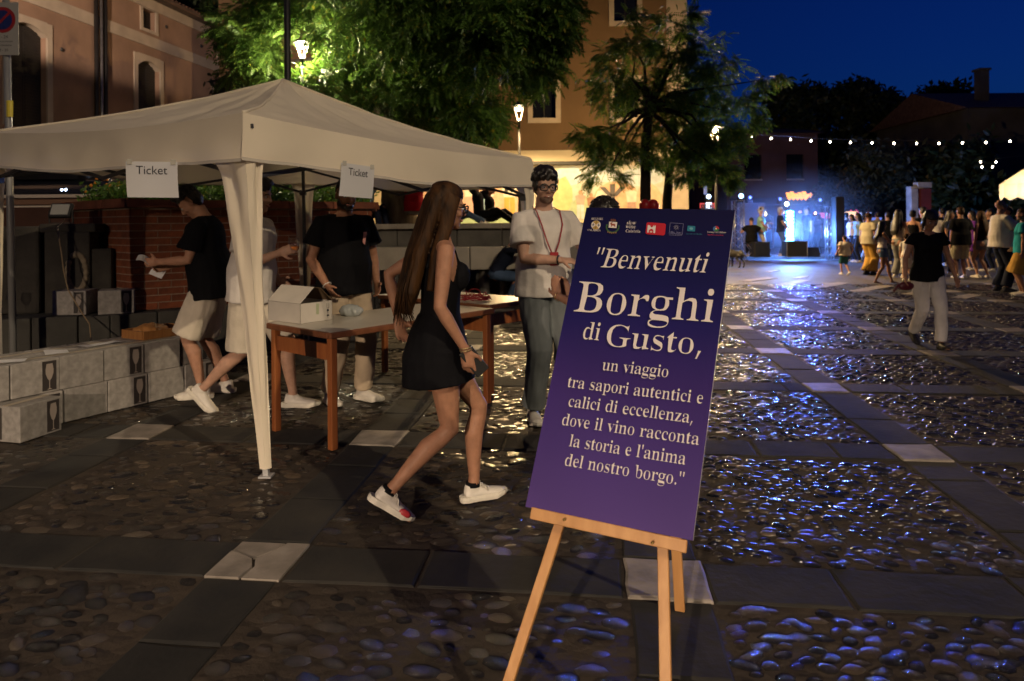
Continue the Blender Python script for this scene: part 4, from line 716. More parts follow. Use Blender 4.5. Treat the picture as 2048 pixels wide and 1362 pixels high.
for p in f_.data.polygons:
    for li, vi in zip(p.loop_indices, p.vertices): j, i = divmod(vi, NX+1); uvl.data[li].uv = (i/NX, j/NY)
m = MB(); T = .006; m.mi = 0
c4 = [pp(0, 0, -.0015), pp(.5, 0, -.0015), pp(.5, 1, -.0015), pp(0, 1, -.0015)]; c8 = [p+PN*(T+.006) for p in c4]
m.add(c4+c8, [(0, 1, 5, 4), (1, 2, 6, 5), (2, 3, 7, 6), (3, 0, 4, 7), (4, 5, 6, 7)]); m.build('foam_core', mat('white_foam_board', (.62, .60, .62), rough=.7), bd)
M_LET = mat('cream_print', (.66, .60, .585), rough=.6, spec=.2)
TM_ = pm(.0015)
def tline(txt, x0, x1, base, size, m=M_LET, shear=0.0, ang=0.0, name='lettering'):
    ls, w = text_polys(txt, size, 0, fit=(x1-x0), shear=shear)
    x_, b_ = cvt(x0, base); M = TM_ @ Matrix.Translation((x_, -b_, 0)) @ Matrix.Rotation(-ang, 4, 'Z')
    return text_obj(name, [ls], m, bd, M)
tline('"Benvenuti', .046, .425, .216, .148, shear=.16)
tline('Borghi', .004, .460, .377, .232)
tline('di', .049, .110, .464, .128); tline('Gusto,', .124, .437, .475, .156)
tline('un viaggio', .130, .340, .553, .079)
tline('tra sapori autentici e', .024, .448, .624, .079)
tline('calici di eccellenza,', .036, .426, .683, .079)
tline('dove il vino racconta', .024, .446, .742, .079)
tline("la storia e l'anima", .058, .413, .800, .079)
tline('del nostro borgo."', .052, .414, .858, .079)
# the row of emblems along the top
def flat(name, pts, col, off=.0018, rough=.6):
    m = MB(); m.poly([pq(a, b, off) for a, b in pts]); return m.build(name, mat('print_%02d_%02d_%02d' % tuple(int(c*99) for c in col), col, rough=.6, spec=.2), bd)
def circ(cx, cy, r, n=20, ry=None): return [(cx+r*math.cos(2*math.pi*k/n), cy+(ry or r)*math.sin(2*math.pi*k/n)) for k in range(n)]
W_ = (.64, .59, .57)
tline('REGIONE', .024, .066, .045, 0.0161, name='emblem_text'); tline('CALABRIA', .016, .063, .088, 0.0161, name='emblem_text')
flat('emblem_disc', circ(.044, .064, .0170, 22), W_)
for k, c in ((0, (.42, .28, .08)), (2, (.42, .28, .08))):
    a0 = k*math.pi/2+math.pi/4; flat('emblem_quarter', [(.044, .064)]+[(.044+.0165*math.cos(a0+math.pi/2*j/6), .064+.0165*math.sin(a0+math.pi/2*j/6)) for j in range(7)], c, .0021)
for s in (-1, 1):
    x = .044+s*.0098
    flat('emblem_cross', [(x-.001, .058), (x+.001, .058), (x+.001, .070), (x-.001, .070)], (.02, .03, .05), .0024); flat('emblem_cross', [(x-.0045, .063), (x+.0045, .063), (x+.0045, .065), (x-.0045, .065)], (.02, .03, .05), .0024)
flat('emblem_tree', [(.0434, .049), (.0446, .049), (.0452, .058), (.0428, .058)], (.06, .05, .03), .0024); flat('emblem_capital', [(.040, .070), (.048, .070), (.047, .078), (.041, .078)], (.25, .17, .06), .0024)
# crest: wreath, crown, white shield with a stag
for k in range(15):
    a0 = math.pi*(k/14)*1.15-.23; x, y = .104+.0215*math.cos(a0), .066+.0205*math.sin(a0); flat('crest_leaf', circ(x, y, .0035, 6), (.03, .085, .04) if k % 2 else (.05, .10, .05), .0018+.0001*(k % 3))
for k in range(5): flat('crest_ribbon', circ(.090+.007*k, .089+.0012*abs(2-k)*-1, .003, 6), (.20, .12, .07), .0022)
flat('crest_crown', [(.093, .040), (.0965, .036), (.0995, .040), (.103, .035), (.106, .040), (.109, .036), (.113, .040), (.111, .046), (.095, .046)], (.12, .045, .03), .0018)
flat('crest_shield', [(.090, .048), (.118, .048), (.118, .070), (.090, .070)], W_, .0024)
flat('crest_stag', [(.095, .058), (.099, .055), (.110, .055), (.113, .058), (.113, .067), (.111, .067), (.110, .062), (.101, .062), (.100, .067), (.098, .067), (.098, .060)], (.25, .07, .04), .0027)
flat('crest_stag', [(.096, .051), (.098, .050), (.101, .055), (.098, .058), (.094, .056)], (.25, .07, .04), .0027); flat('crest_stag', [(.097, .0505), (.103, .0485), (.104, .050), (.099, .0525)], (.25, .07, .04), .0027)
tline('slow', .150, .182, .053, 0.0294, name='emblem_text'); tline('wine', .149, .183, .067, 0.0294, name='emblem_text'); tline('Calabria', .150, .201, .082, 0.0231, name='emblem_text')
RD = (.42, .015, .03)
def rr(x0, y0, x1, y1, r): 
    out = []
    for cx, cy, a0 in ((x1-r, y0+r, -90), (x1-r, y1-r, 0), (x0+r, y1-r, 90), (x0+r, y0+r, 180)):
        for k in range(5): a = R(a0+90*k/4); out.append((cx+r*math.cos(a), cy+r*math.sin(a)))
    return out
flat('red_emblem', rr(.219, .040, .284, .083, .006), RD)
flat('gate_tower', [(.224, .050), (.227, .050), (.227, .0525), (.229, .0525), (.229, .050), (.232, .050), (.232, .0525), (.2355, .0575), (.2395, .0575), (.243, .0525), (.243, .050), (.246, .050), (.246, .0525), (.248, .0525), (.248, .050), (.251, .050), (.251, .077), (.2455, .077), (.2455, .069), (.242, .064), (.2375, .0625), (.233, .064), (.2295, .069), (.2295, .077), (.224, .077)], W_, .0022)
flat('gate_arch', circ(.2375, .0735, .0045, 10, .0035), (.55, .40, .33), .0022)
for t, y in (('I Borghi', .054), ('più belli', .0645), ("d'Italia", .0745)): tline(t, .254, .281, y+.003, 0.0161, name='emblem_text')
PL = (.20, .20, .36)
for q in ([(.297, .036), (.341, .036), (.341, .037), (.297, .037)], [(.297, .073), (.341, .073), (.341, .074), (.297, .074)], [(.297, .036), (.298, .036), (.298, .074), (.297, .074)], [(.340, .036), (.341, .036), (.341, .074), (.340, .074)]): flat('square_frame', q, PL)
for k in range(12):
    a0 = 2*math.pi*k/12; cx, cy = .319, .051; flat('star_ray', [(cx+.003*math.cos(a0), cy+.003*math.sin(a0)), (cx+.0115*math.cos(a0+.22), cy+.0115*math.sin(a0+.22)), (cx+.003*math.cos(a0+.3), cy+.003*math.sin(a0+.3))], (.40, .38, .46), .0022)
tline('Blue  Stars', .301, .337, .072, 0.0126, mat('print_pl', PL, rough=.6), name='emblem_text'); tline('associazione', .297, .340, .081, 0.0098, mat('print_pl', PL, rough=.6), name='emblem_text')
CY_ = (.02, .15, .24)
flat('teal_emblem', rr(.355, .042, .380, .061, .002), CY_); flat('teal_temple', circ(.3675, .0515, .006, 10, .0045), (.12, .32, .38), .0022)
M_CY = mat('print_cy', CY_, rough=.6); tline('un sito territorio', .353, .403, .073, 0.0112, M_CY, name='emblem_text')
for k in range(14):
    a0 = 2*math.pi*k/14; c = ((.03, .14, .05), (.05, .15, .35), (.40, .03, .04))[k//5]; flat('ring_piece', [(.446+r_*math.cos(a0+d), .046+r_*math.sin(a0+d)) for r_, d in ((.004, 0), (.010, 0), (.0095, .42), (.004, .42))], c)
flat('ring_centre', circ(.446, .046, .003, 10), (.55, .5, .3), .0022)
tline('Touring Club Italiano', .418, .478, .0615, 0.0119, name='emblem_text'); tline('bandiera arancione', .420, .470, .0705, 0.0105, mat('print_rd', (.45, .03, .08), rough=.6), name='emblem_text')

def wood(name, c1, c2, stretch=(1, 1, .08), perobj=0): return mat(name, c1, col2=c2, rough=.5, scale=26, bump=.0006, bscale=60, stretch=stretch, detail=6, perobj=perobj)
M_EASEL = wood('pine_easel_wood', (.42, .20, .065), (.55, .29, .11))
ea = thing('easel', 'light pine tripod easel carrying the welcome board', 'easel', (0, 0, 0))
def leg_line(a, b, v0, v1, off=-.03): 
    f = lambda v: (a[0]+(b[0]-a[0])*(v-a[1])/(b[1]-a[1]))
    return pq(f(v0), v0, off), pq(f(v1), v1, off)
for a, b in (((.058, 1.013), (-.027, 1.455)), ((.366, 1.007), (.405, 1.326))):
    p, q = leg_line(a, b, .03, 1.60, -.034); q2 = p+(q-p)*((p.z)/(p.z-q.z)); m = MB(); m.bar(p, q2, .031, .018, up=PN); o = m.build('front_leg', M_EASEL, ea); bevel(o, .002, 1)
lr0 = pq(.248, .04, -.06); lr1 = G(1360, 1222); m = MB(); m.bar(lr0, lr1+Vector((0, 0, .003)), .036, .02, up=PN); bevel(m.build('rear_leg', M_EASEL, ea), .002, 1)
m = MB(); m.bar(pq(.21, .05, -.05), pq(.29, .05, -.05), .05, .03, up=PN); bevel(m.build('top_block', M_EASEL, ea), .002, 1)
m = MB(); m.bar(pq(-.029, 1.013, -.004), pq(.436, .995, -.004), .014, .034, up=PV); led = m.build('ledge', M_EASEL, ea); bevel(led, .002, 1)
m = MB(); m.bar(pq(.08, .62, -.05), pq(.345, .62, -.05), .03, .012, up=PN); m.build('cross_bar', M_EASEL, ea)
for s in (.083, .345): m = MB(); m.tube([pq(s, .995+.012, .022), pq(s, .995+.012, .014)], .004, 8); m.build('screw', mat('brass', (.5, .35, .12), rough=.3, metal=1), ea, smooth=True)

# ------------------------------------------------------------- canopy tent
def cloth_material(name, col, tl=.22, bump=.004, bscale=3.0):
    m = mat(name, col, rough=.85, var=.07, scale=1.6, bump=bump, bscale=bscale, detail=5, spec=.15)
    nt = m.node_tree; L = nt.links; b = nt.nodes['Principled BSDF']; out = nt.nodes['Material Output']
    t = nt.nodes.new('ShaderNodeBsdfTranslucent'); t.inputs['Color'].default_value = (*col, 1); mx = nt.nodes.new('ShaderNodeMixShader'); mx.inputs[0].default_value = tl
    L.new(b.outputs[0], mx.inputs[1]); L.new(t.outputs[0], mx.inputs[2]); L.new(mx.outputs[0], out.inputs['Surface']); return m
M_TENT = cloth_material('tent_canvas', (.84, .75, .60))
tn = thing('market_tent', 'white canvas pop-up canopy tent over the ticket tables', 'tent', (0, 0, 0))
FN, FR, FB, FL = Vector((-1.40, 3.95, 0)), Vector((.175, 6.5, 0)), Vector((-2.38, 8.07, 0)), Vector((-4.00, 5.42, 0))
TN, TR, TB, TL = Vector((-1.50, 3.92, 2.055)), Vector((.175, 6.5, 2.02)), Vector((-2.40, 8.07, 2.15)), Vector((-4.06, 5.42, 2.16))
AP = P(566, 160, 6.0)
AP = Vector((AP.x, AP.y, AP.z))
def wn(p, s, seed=0): return mnoise.noise(Vector((p.x*s+seed, p.y*s, p.z*s)))
cs = [TN, TR, TB, TL]; ft = [FN, FR, FB, FL]
cen = (TN+TR+TB+TL)/4
def edge_pt(A, B, s): 
    p = A+(B-A)*s; p.z -= .045*4*s*(1-s); return p
for k in range(4):
    A, B = cs[k], cs[(k+1) % 4]; mid = (A+B)/2; out = Vector((mid.x-cen.x, mid.y-cen.y, 0)).normalized(); seed = 13*k
    def f(s, t):
        e = edge_pt(A, B, s); p = e+(AP-e)*t
        rid = 1-abs(2*s-1)            # 0 on ridges, 1 mid panel
        prof = t**1.0*(1-.16*math.sin(math.pi*min(1, t)))
        p.z = e.z+(AP.z-e.z)*(t-.17*math.sin(math.pi*t)*(.55+.45*rid)) - .0
        w = wn(Vector((s*3.2, t*1.2, seed)), 1.6)*.045*rid*math.sin(math.pi*min(1, t*1.02))
        fold = math.sin((s*26+wn(Vector((s*4, t*3, seed+5)), 1)*3))*.017*(t**1.5)*(1-t*.4)*(.4+rid)
        crease = math.exp(-((abs(2*s-1)-.86)/.06)**2)*.018*math.sin(t*34+seed)*math.sin(math.pi*t)
        p.z += w+fold+crease*.6+(.012*wn(Vector((s*9, t*7, seed)), 1.7))*math.sin(math.pi*t)
        if t > .9: p.z += 0
        return p
    m = MB(); m.grid(f, 56, 44); m.build('roof_panel', M_TENT, tn, smooth=True)
    m = MB(); m.tube([f(0, q/14)+Vector((0, 0, .004)) for q in range(15)], (.010), 6); m.build('ridge_seam', M_TENT, tn, smooth=True)
    def g_(s, t):
        e = edge_pt(A, B, s); d = .265
        k3 = min(1, min(s, 1-s)*9); cd_ = A if s < .5 else B; dg3 = Vector((cd_.x-cen.x, cd_.y-cen.y, 0)).normalized(); ov = out*k3+dg3*(1-k3)*1.35
        p = e+Vector((0, 0, -d*t))+ov*(.012+.035*t+.016*wn(Vector((s*5, t, seed)), 1.7)*t+.006*math.sin(s*40+seed)*t)
        p.z += .010*math.sin(s*9+seed)*t-(.0 if t < 1 else .008*wn(Vector((s*13, 0, seed)), 1))
        return p
    m = MB(); m.grid(g_, 60, 8); m.build('valance', M_TENT, tn, smooth=True)
    m = MB(); m.grid(lambda s, t: g_(s, 1.0)+out*.004+Vector((0, 0, -.004+.018*t)), 40, 1); m.build('hem', mat('canvas_hem', (.55, .50, .43), rough=.9), tn, smooth=True)
M_STEEL = mat('painted_steel_frame', (.055, .055, .06), rough=.4, metal=.4)
M_STEELW = mat('grey_white_steel', (.42, .42, .43), rough=.4, metal=.3)
for k in range(4):
    c = cs[k]; f0 = ft[k]; prev = cs[(k-1) % 4]; nxt = cs[(k+1) % 4]
    inw_ = Vector((cen.x-c.x, cen.y-c.y, 0)).normalized()*.055; f0 = f0+inw_*.4
    m = MB(); m.bar(f0, c+inw_+Vector((0, 0, -.03)), .03, .03); lg_ = m.build('leg', M_STEELW if k != 2 else M_STEEL, tn)
    m = MB(); m.box(f0+Vector((0, 0, .005)), (.07, .07, .01)); m.build('foot_plate', M_STEELW, lg_)
    for z in (-.07, -.36): m = MB(); m.box(c+inw_*1.3+Vector((0, 0, z)), (.06, .06, .06)); m.build('bracket', M_STEEL, lg_)
    zt = c.z-.262
    for dn, other in ((1, nxt), (-1, prev)):
        d = Vector((other.x-c.x, other.y-c.y, 0)).normalized(); o2 = Vector((c.x-cen.x, c.y-cen.y, 0)).normalized(); out = Vector((d.y, -d.x, 0)); out = out if out.dot(o2) > 0 else -out
        W0 = .165 if (k == 0 and dn == -1) else (.065 if k == 0 else .125)
        def fl(s, t):
            base = c+(f0-c)*min(1, (t*(zt-.05)+.262)/c.z) if True else c
            zz = zt*(1-t)+.05*t
            q = f0+(c-f0)*(zz/c.z); k3 = min(1, s*3.0); ou = out*k3+o2*(1-k3); w = .016+(W0-.016)*(1-t)**1.15+.42*W0*math.exp(-t*30)
            p = q+d*(w*s)+ou*(.03+.010*math.sin(s*7+t*9+k*2)*(1-t)+.014*wn(Vector((s*2, t*5, k*7+dn)), 1.5)*(1-t))
            p.z = zz; return p
        m = MB(); m.grid(fl, 10, 50); m.build('corner_drape', M_TENT, tn, smooth=True)
    m = MB()
    for a, b in (((0, -.07), (.5, -.36)), ((0, -.36), (.5, -.07)), ((.5, -.07), (1, -.36)), ((.5, -.36), (1, -.07))):
        inw = Vector((cen.x-c.x, cen.y-c.y, 0)).normalized()*.05
        m.mi = 0; pa = c+(nxt-c)*a[0]+Vector((0, 0, a[1])); pb_ = c+(nxt-c)*b[0]+Vector((0, 0, b[1])); m2 = MB(); m2.bar(pa+inw, pb_+inw, .012, .024); m2.build('truss_bar', M_STEEL, tn)
hub = Vector((cen.x, cen.y, 2.12))
for k in range(4):
    mp_ = (cs[k]+cs[(k+1) % 4])/2
    if k in (1, 2): continue
m = MB(); m.bar(Vector((AP.x, AP.y, 2.1)), AP+Vector((0, 0, -.04)), .03, .03); m.build('centre_pole', M_STEEL, tn)
for k in range(4):
    m = MB(); a = cs[k]+Vector((0, 0, -.07)); m.bar(a, Vector((AP.x, AP.y, 2.14)), .012, .024); m.build('rafter_bar', M_STEEL, tn)

# ticket sheets
M_PAPER = cloth_material('white_paper', (.70, .70, .72), tl=.15, bump=.001, bscale=4); M_INK = mat('dark_ink', (.02, .02, .03), rough=.6)
def ticket(label, c, w, h, ang, roll=0.0):
    t = thing('ticket_sheet', label, 'paper sign', c, ang)
    Mr = Matrix.Rotation(roll, 4, 'Y'); cv = lambda x, z: Vector((x, .012*math.sin(x*9)+.02*(1-z/h if z < 0 else 0)*0 + .018*((h/2-z)/h)**2, z))
    m = MB(); m.grid(lambda a, b: Mr @ cv(w*(a-.5), h*(b-.5)), 12, 8); m.build('sheet', M_PAPER, t, smooth=True)
    tx = sans('lettering', 'Ticket', .070, M_INK, Matrix.Identity(4), t)
    for v in tx.data.vertices: p = Mr @ (cv(v.co.x, v.co.y+h*.25)+Vector((0, -.002, 0))); v.co = p
    for s in (-1, 1): m = MB(); m.box(Mr @ (cv(s*w*.42, h*.49)+Vector((0, -.004, 0))), (.03, .002, .03)); m.build('tape', mat('clear_tape', (.5, .48, .42), rough=.3), t)
    return t
ticket('white Ticket sheet taped under the left valance of the tent', P(303, 359, 4.02), .295, .205, R(-4), R(1))
ticket('white Ticket sheet hanging crooked below the right valance, half covering a face', P(716, 362, 4.58), .30, .212, math.atan2(.84, .54)-R(4), R(2))

# ------------------------------------------------------------- tables
M_TOP = mat('grey_laminate', (.54, .50, .42), rough=.32, var=.05, scale=3, spec=.5); M_TW = wood('orange_brown_wood', (.22, .062, .018), (.33, .11, .03)); M_TE = wood('dark_table_edge', (.13, .045, .018), (.19, .07, .03))
def table(label, c, ang, L_, W_, legs=True):
    t = thing('table', label, 'table', (c.x, c.y, 0), ang, 'ticket tables under the tent')
    m = MB(); m.box((0, 0, .738), (L_-.03, W_-.03, .022)); m.build('table_top', M_TOP, t)
    m = MB()
    for a in ((0, W_/2-.01, L_, .03), (0, -W_/2+.01, L_, .03)): m.box((a[0], a[1], .728), (a[2], a[3], .040))
    for a in ((L_/2-.01, 0, .03, W_-.05), (-L_/2+.01, 0, .03, W_-.05)): m.box((a[0], a[1], .728), (a[2], a[3], .040))
    bevel(m.build('edge_band', M_TE, t), .008)
    for sx in (-1, 1):
        for sy in (-1, 1):
            m = MB(); x, y = sx*(L_/2-.045), sy*(W_/2-.045); m.box((x, y, .354), (.048, .048, .706)); bevel(m.build('leg', M_TW, t), .006)
        m = MB(); m.box((sx*(L_/2-.045), 0, .615), (.024, W_-.15, .10)); m.build('end_rail', M_TW, t)
    return t
sdir = Vector((-.766, .643, 0)); ldir = Vector((.643, .766, 0))
nc = Vector((-1.14, 4.37, 0)); T1L, T1W = 1.55, .74
table('long grey topped wooden table nearest the tent leg, an open carton on its corner', nc+ldir*T1L/2+sdir*T1W/2, math.atan2(ldir.y, ldir.x), T1L, T1W)
nc2 = Vector((-.19, 5.80, 0)); table('second grey topped wooden table, set crosswise behind the girl with red lanyards on it', nc2+ldir*.33+sdir*.72, math.atan2(sdir.y, sdir.x), 1.45, .66)

# open carton on the table
M_CART = mat('white_cardboard', (.55, .51, .45), rough=.8, var=.06, scale=7); M_CARTIN = mat('brown_card_inside', (.16, .10, .05), rough=.9)
pc = Vector((-1.445, 4.76, .752)); lx = Vector((-.80, .60, 0)); rx_ = Vector((.60, .80, 0))
oc = thing('open_carton', 'open white cardboard carton with raised flaps on the near table corner', 'box', pc)
BL_, BR_, BH_ = .37, .27, .135
def wallp(a, b, h, name='side', t=.004, z0=0.0):
    d = (b-a).normalized(); n = Vector((d.y, -d.x, 0)); m = MB(); vs = [a, b, b-n*t, a-n*t]
    m.add([(v.x, v.y, z0) for v in vs]+[(v.x, v.y, z0+h) for v in vs], [(3, 2, 1, 0), (4, 5, 6, 7), (0, 1, 5, 4), (1, 2, 6, 5), (2, 3, 7, 6), (3, 0, 4, 7)]); return m.build(name, M_CART, oc)
O = Vector((0, 0, 0)); wallp(O, rx_*BR_, BH_); wallp(rx_*BR_, rx_*BR_+lx*BL_, BH_); wallp(rx_*BR_+lx*BL_, lx*BL_, BH_); wallp(lx*BL_, O, BH_)
m = MB(); m.add([O, rx_*BR_, rx_*BR_+lx*BL_, lx*BL_], [(0, 1, 2, 3)]); bt = m.build('bottom', M_CARTIN, oc); bt.location.z = .003
def flap(pts, name='flap', mt=M_CART):
    n = (pts[1]-pts[0]).cross(pts[2]-pts[0]).normalized()*.004; m = MB(); k = len(pts); m.add([p for p in pts]+[p+n for p in pts], [tuple(range(k-1, -1, -1)), tuple(range(k, 2*k))]+[(i, (i+1) % k, k+(i+1) % k, k+i) for i in range(k)]); return m.build(name, mt, oc)
Z = Vector((0, 0, BH_))
flap([lx*BL_+Z, O+Z, rx_*.115+Vector((0, 0, BH_+.105)), lx*BL_+rx_*.115+Vector((0, 0, BH_+.105))])
flap([rx_*BR_+Z, rx_*BR_+lx*BL_+Z, rx_*(BR_-.10)+lx*BL_+Vector((0, 0, BH_+.095)), rx_*(BR_-.10)+Vector((0, 0, BH_+.095))], mt=M_CARTIN)
dn = Vector((rx_.y, -rx_.x, 0))
def mark(pts, name='printed_mark', mt=M_INK):
    m = MB(); m.poly([rx_*a+dn*.0012+Vector((0, 0, b)) for a, b in pts]); return m.build(name, mt, oc)
for q in ([(.222, .088), (.225, .088), (.225, .118), (.222, .118)], [(.238, .088), (.241, .088), (.241, .118), (.238, .118)], [(.219, .085), (.244, .085), (.244, .087), (.219, .087)], [(.222, .062), (.240, .062), (.238, .078), (.224, .078)], [(.2295, .050), (.2325, .050), (.2325, .062), (.2295, .062)], [(.219, .028), (.243, .028), (.238, .040), (.224, .040)], [(.230, .018), (.232, .018), (.232, .028), (.230, .028)]): mark(q)
mark([(.13, .05), (.155, .05), (.155, .125), (.13, .125)], 'tape_strip', mat('green_tape', (.36, .40, .26), rough=.5))
# lanyards, plastic bag, wristbands on the tables
M_RED = mat('red_ribbon', (.30, .012, .02), rough=.6)
ly = thing('lanyard_pile', 'tangled pile of red lanyards on the crosswise table', 'lanyards', nc2+ldir*.14+sdir*.30+Vector((0, 0, .75)))
for k in range(9):
    rg = random.Random(k); pts = []; a0 = rg.uniform(0, 6)
    for j in range(18): a = a0+j*.45; r = .05+.05*rg.random(); pts.append((math.cos(a)*r*1.5, math.sin(a)*r, .008+.008*k*rg.random()+.02*max(0, math.sin(a*1.3+k))))
    m = MB(); m.tube(pts, .005, 5, asp=.4); m.build('lanyard', M_RED, ly, smooth=True)
m = MB(); pts = [(math.cos(a)*.05, 0, .07+math.sin(a)*.035) for a in np.linspace(-.6, 3.8, 12)]; m.tube(pts, .003, 5); m.build('loop', M_RED, ly, smooth=True)
bg_ = MB(); bg_.ball((0, 0, .03), (.09, .07, .05), 14); o = remesh(bg_, 'plastic_bag', mat('clear_plastic_bag', (.42, .45, .45), rough=.25, spec=.6), None, vox=.009, wr=.012, wscale=22); o.location = P(703, 617, 5.2); o.location.z = .752
tag(o, 'crumpled clear plastic bag lying on the ticket table behind the carton', 'plastic bag')

# ------------------------------------------------------------- wine cartons
M_WC = mat('speckled_carton', (.33, .31, .285), rough=.8, col2=(.22, .205, .19), scale=26, detail=8, perobj=.14); M_WP2 = mat('dark_print_panel', (.03, .024, .022), rough=.7); M_WG = mat('printed_glass_shape', (.30, .255, .22), rough=.7)
CL, CD, CH = .315, .255, .238
def make_carton(end=False):
    t = thing('wine_carton', '', 'carton')
    m = MB(); m.box((0, 0, CH/2), (CL, CD, CH)); bevel(m.build('carton_body', M_WC, t), .004, 1)
    def pr(W):  # printed panel, W maps (a,z,off)
        q = MB(); q.poly([W(a, z, .0012) for a, z in ((0, .014), (.095, .014), (.095, .224), (0, .224))]); po = q.build('printed_panel', M_WP2, t)
        pts = [(.030, .022), (.066, .022), (.051, .030), (.051, .085), (.062, .10), (.074, .135), (.075, .165), (.068, .205), (.028, .205), (.021, .165), (.022, .135), (.034, .10), (.045, .085), (.045, .030)]
        q = MB(); q.poly([W(a, z, .0024) for a, z in pts]); q.build('printed_glass', M_WG, po)
    if end: pr(lambda a, z, o: Vector((CL/2-.115+a, -CD/2-o, z)))
    pr(lambda a, z, o: Vector((-CL/2-o, CD/2-.01-a, z)))
    m = MB(); m.box((0, 0, CH+.0008), (CL, .045, .0012)); m.build('packing_tape', mat('tan_tape', (.40, .34, .25), rough=.35), t)
    m = MB(); m.box((0, .0, CH-.0), (CL*.98, .004, .0025)); m.build('flap_seam', M_WP2, t)
    return t
proto = make_carton(True); used = False; proto2 = make_carton(False); used2 = False
rd = Vector((.5, .866, 0)); rn = Vector((-.866, .5, 0)); A0 = Vector((-3.27, 5.09, 0)); ra = math.atan2(rd.y, rd.x)
spots = []
nm = ['', 'second', 'third', 'fourth', 'fifth', 'sixth', 'seventh']
for k in range(-2, 4):
    spots.append((A0+rd*(CL+.008)*(k+.5)+rn*CD/2, 0, ra+rnd.uniform(-.03, .03), 'white wine carton in the bottom row, %s from the right end nearest the wall' % ['', 'first', 'second', 'third', 'fourth', 'fifth', 'sixth'][4-k] if k > -2 else 'white wine carton at the left end of the bottom row'))
for k in range(-2, 3):
    spots.append((A0+rd*((CL+.006)*(k+.5)-.02)+rn*(CD/2+.012), 1, ra+rnd.uniform(-.04, .04), 'white wine carton in the upper row, %s from its right end' % ['', 'first', 'second', 'third', 'fourth', 'fifth'][3-k]))
spots.append((A0+rd*((CL+.006)*3.5)+rn*(CD/2+.03), 1, ra+.02, 'white wine carton on top of the pile beside the boy in cream shorts'))
for k in range(-2, 4):
    spots.append((A0+rd*((CL+.01)*(k+.4))+rn*(CD*1.5+.02), 0, ra, 'white wine carton hidden low in the back row, place %s' % nm[k+3] if k > -2 else 'white wine carton hidden at the low left end of the back row'))
    spots.append((A0+rd*((CL+.01)*(k+.45))+rn*(CD*1.5+.03), 1, ra+rnd.uniform(-.04, .04), 'white wine carton in the back upper row, place %s seen by its top only' % nm[k+3] if k > -2 else 'white wine carton at the upper left end of the back row'))
f0 = G(40, 887); fd = Vector((.25, .968, 0)); spots.append((f0+fd*CL/2+Vector((-.968, .25, 0))*CD/2, 0, math.atan2(fd.y, fd.x), 'single wine carton standing out in front of the pile, purple light on its printed side'))
ldg = P(212, 610, 7.0); spots.append((Vector((-4.02, 7.12, 0)), -1, R(24), 'wine carton on the stone ledge beside the brick planter'))
spots.append((Vector((-4.42, 7.08, 0)), -1, R(6), 'darker wine carton on the ledge against the stone fountain'))
for si, (p, lay, a, lab) in enumerate(spots):
    if si in (0, 2, 4, 6, 8, 10, 12, 14): o = proto2 if not used2 else copy_tree(proto2); used2 = True
    else: o = proto if not used else copy_tree(proto); used = True
    o.location = (p.x, p.y, lay*(CH+.002) if lay >= 0 else .547); o.rotation_euler = (0, 0, a); tag(o, lab, 'carton', 'white wine cartons piled by the stone ledge')
# on top of the cartons
topz = 2*CH+.006
pt = A0+rd*(CL*2.9)+rn*.30
br = thing('bread_crate', 'brown wooden tray with orange paper on top of the wine cartons', 'tray', (pt.x, pt.y, topz), ra)
M_TRAY = wood('tray_wood', (.24, .10, .03), (.34, .16, .05))
for a in ((0, .15, .42, .012, .07), (0, -.15, .42, .012, .07), (.21, 0, .012, .29, .07), (-.21, 0, .012, .29, .07)): m = MB(); m.box((a[0], a[1], a[4]/2), (a[2], a[3], a[4])); m.build('tray_side', M_TRAY, br)
m = MB(); m.box((0, 0, .006), (.42, .3, .01)); m.build('tray_bottom', M_TRAY, br)
m = MB(); m.ball((-.03, .02, .055), (.16, .11, .05), 14); remesh(m, 'paper_bag', mat('orange_paper', (.36, .16, .04), rough=.75, var=.2, scale=8), br, vox=.012, wr=.018, wscale=14)
for q, (k, n, w, h, an, lab) in enumerate(((-1.6, .30, .21, .297, .3, 'white paper sheet on the left cartons'), (.2, .22, .15, .21, -.4, 'small white leaflet on the middle cartons'), (1.35, .28, .297, .12, .1, 'long white paper strip lying near the tray'), (-.9, .12, .12, .17, 1.0, 'creased leaflet at the front edge of the cartons'))):
    p = A0+rd*(CL*k)+rn*n; m = MB(); m.grid(lambda a, b: Vector((w*(a-.5), h*(b-.5), .004+.006*math.sin(a*4+q)*b)), 6, 6); o = m.build('paper_sheet', M_PAPER, smooth=True); o.location = (p.x, p.y, topz+.002); o.rotation_euler = (0, 0, ra+an); tag(o, lab, 'paper', 'papers lying on the wine cartons')
def wineglass(name, label, loc, h=.21, wine=None, parent=None):
    t = thing(name, label, 'wine glass', loc); gm = glass('clear_glass')
    k = h/.21; m = MB(); m.lathe([(0.0001, .003), (.034*k, .002), (.034*k, .004), (.004*k, .010), (.0035*k, .085*k), (.012*k, .098*k), (.036*k, .130*k), (.040*k, .155*k), (.032*k, .21*k), (.0305*k, .21*k), (.0385*k, .155*k), (.034*k, .132*k), (.010*k, .102*k), (.0001, .100*k)], (0, 0, 0), 20); m.build('glass_body', gm, t, smooth=True)
    if wine: m = MB(); m.lathe([(.0001, .101*k), (.010*k, .103*k), (.033*k, .133*k), (.0372*k, .150*k), (.0001, .150*k)], (0, 0, 0), 16); m.build('drink', wine, t, smooth=True)
    return t
wineglass('wine_glass', 'empty wine glass standing on the dark ledge at the far left', (-4.98, 6.95, .547), .24)
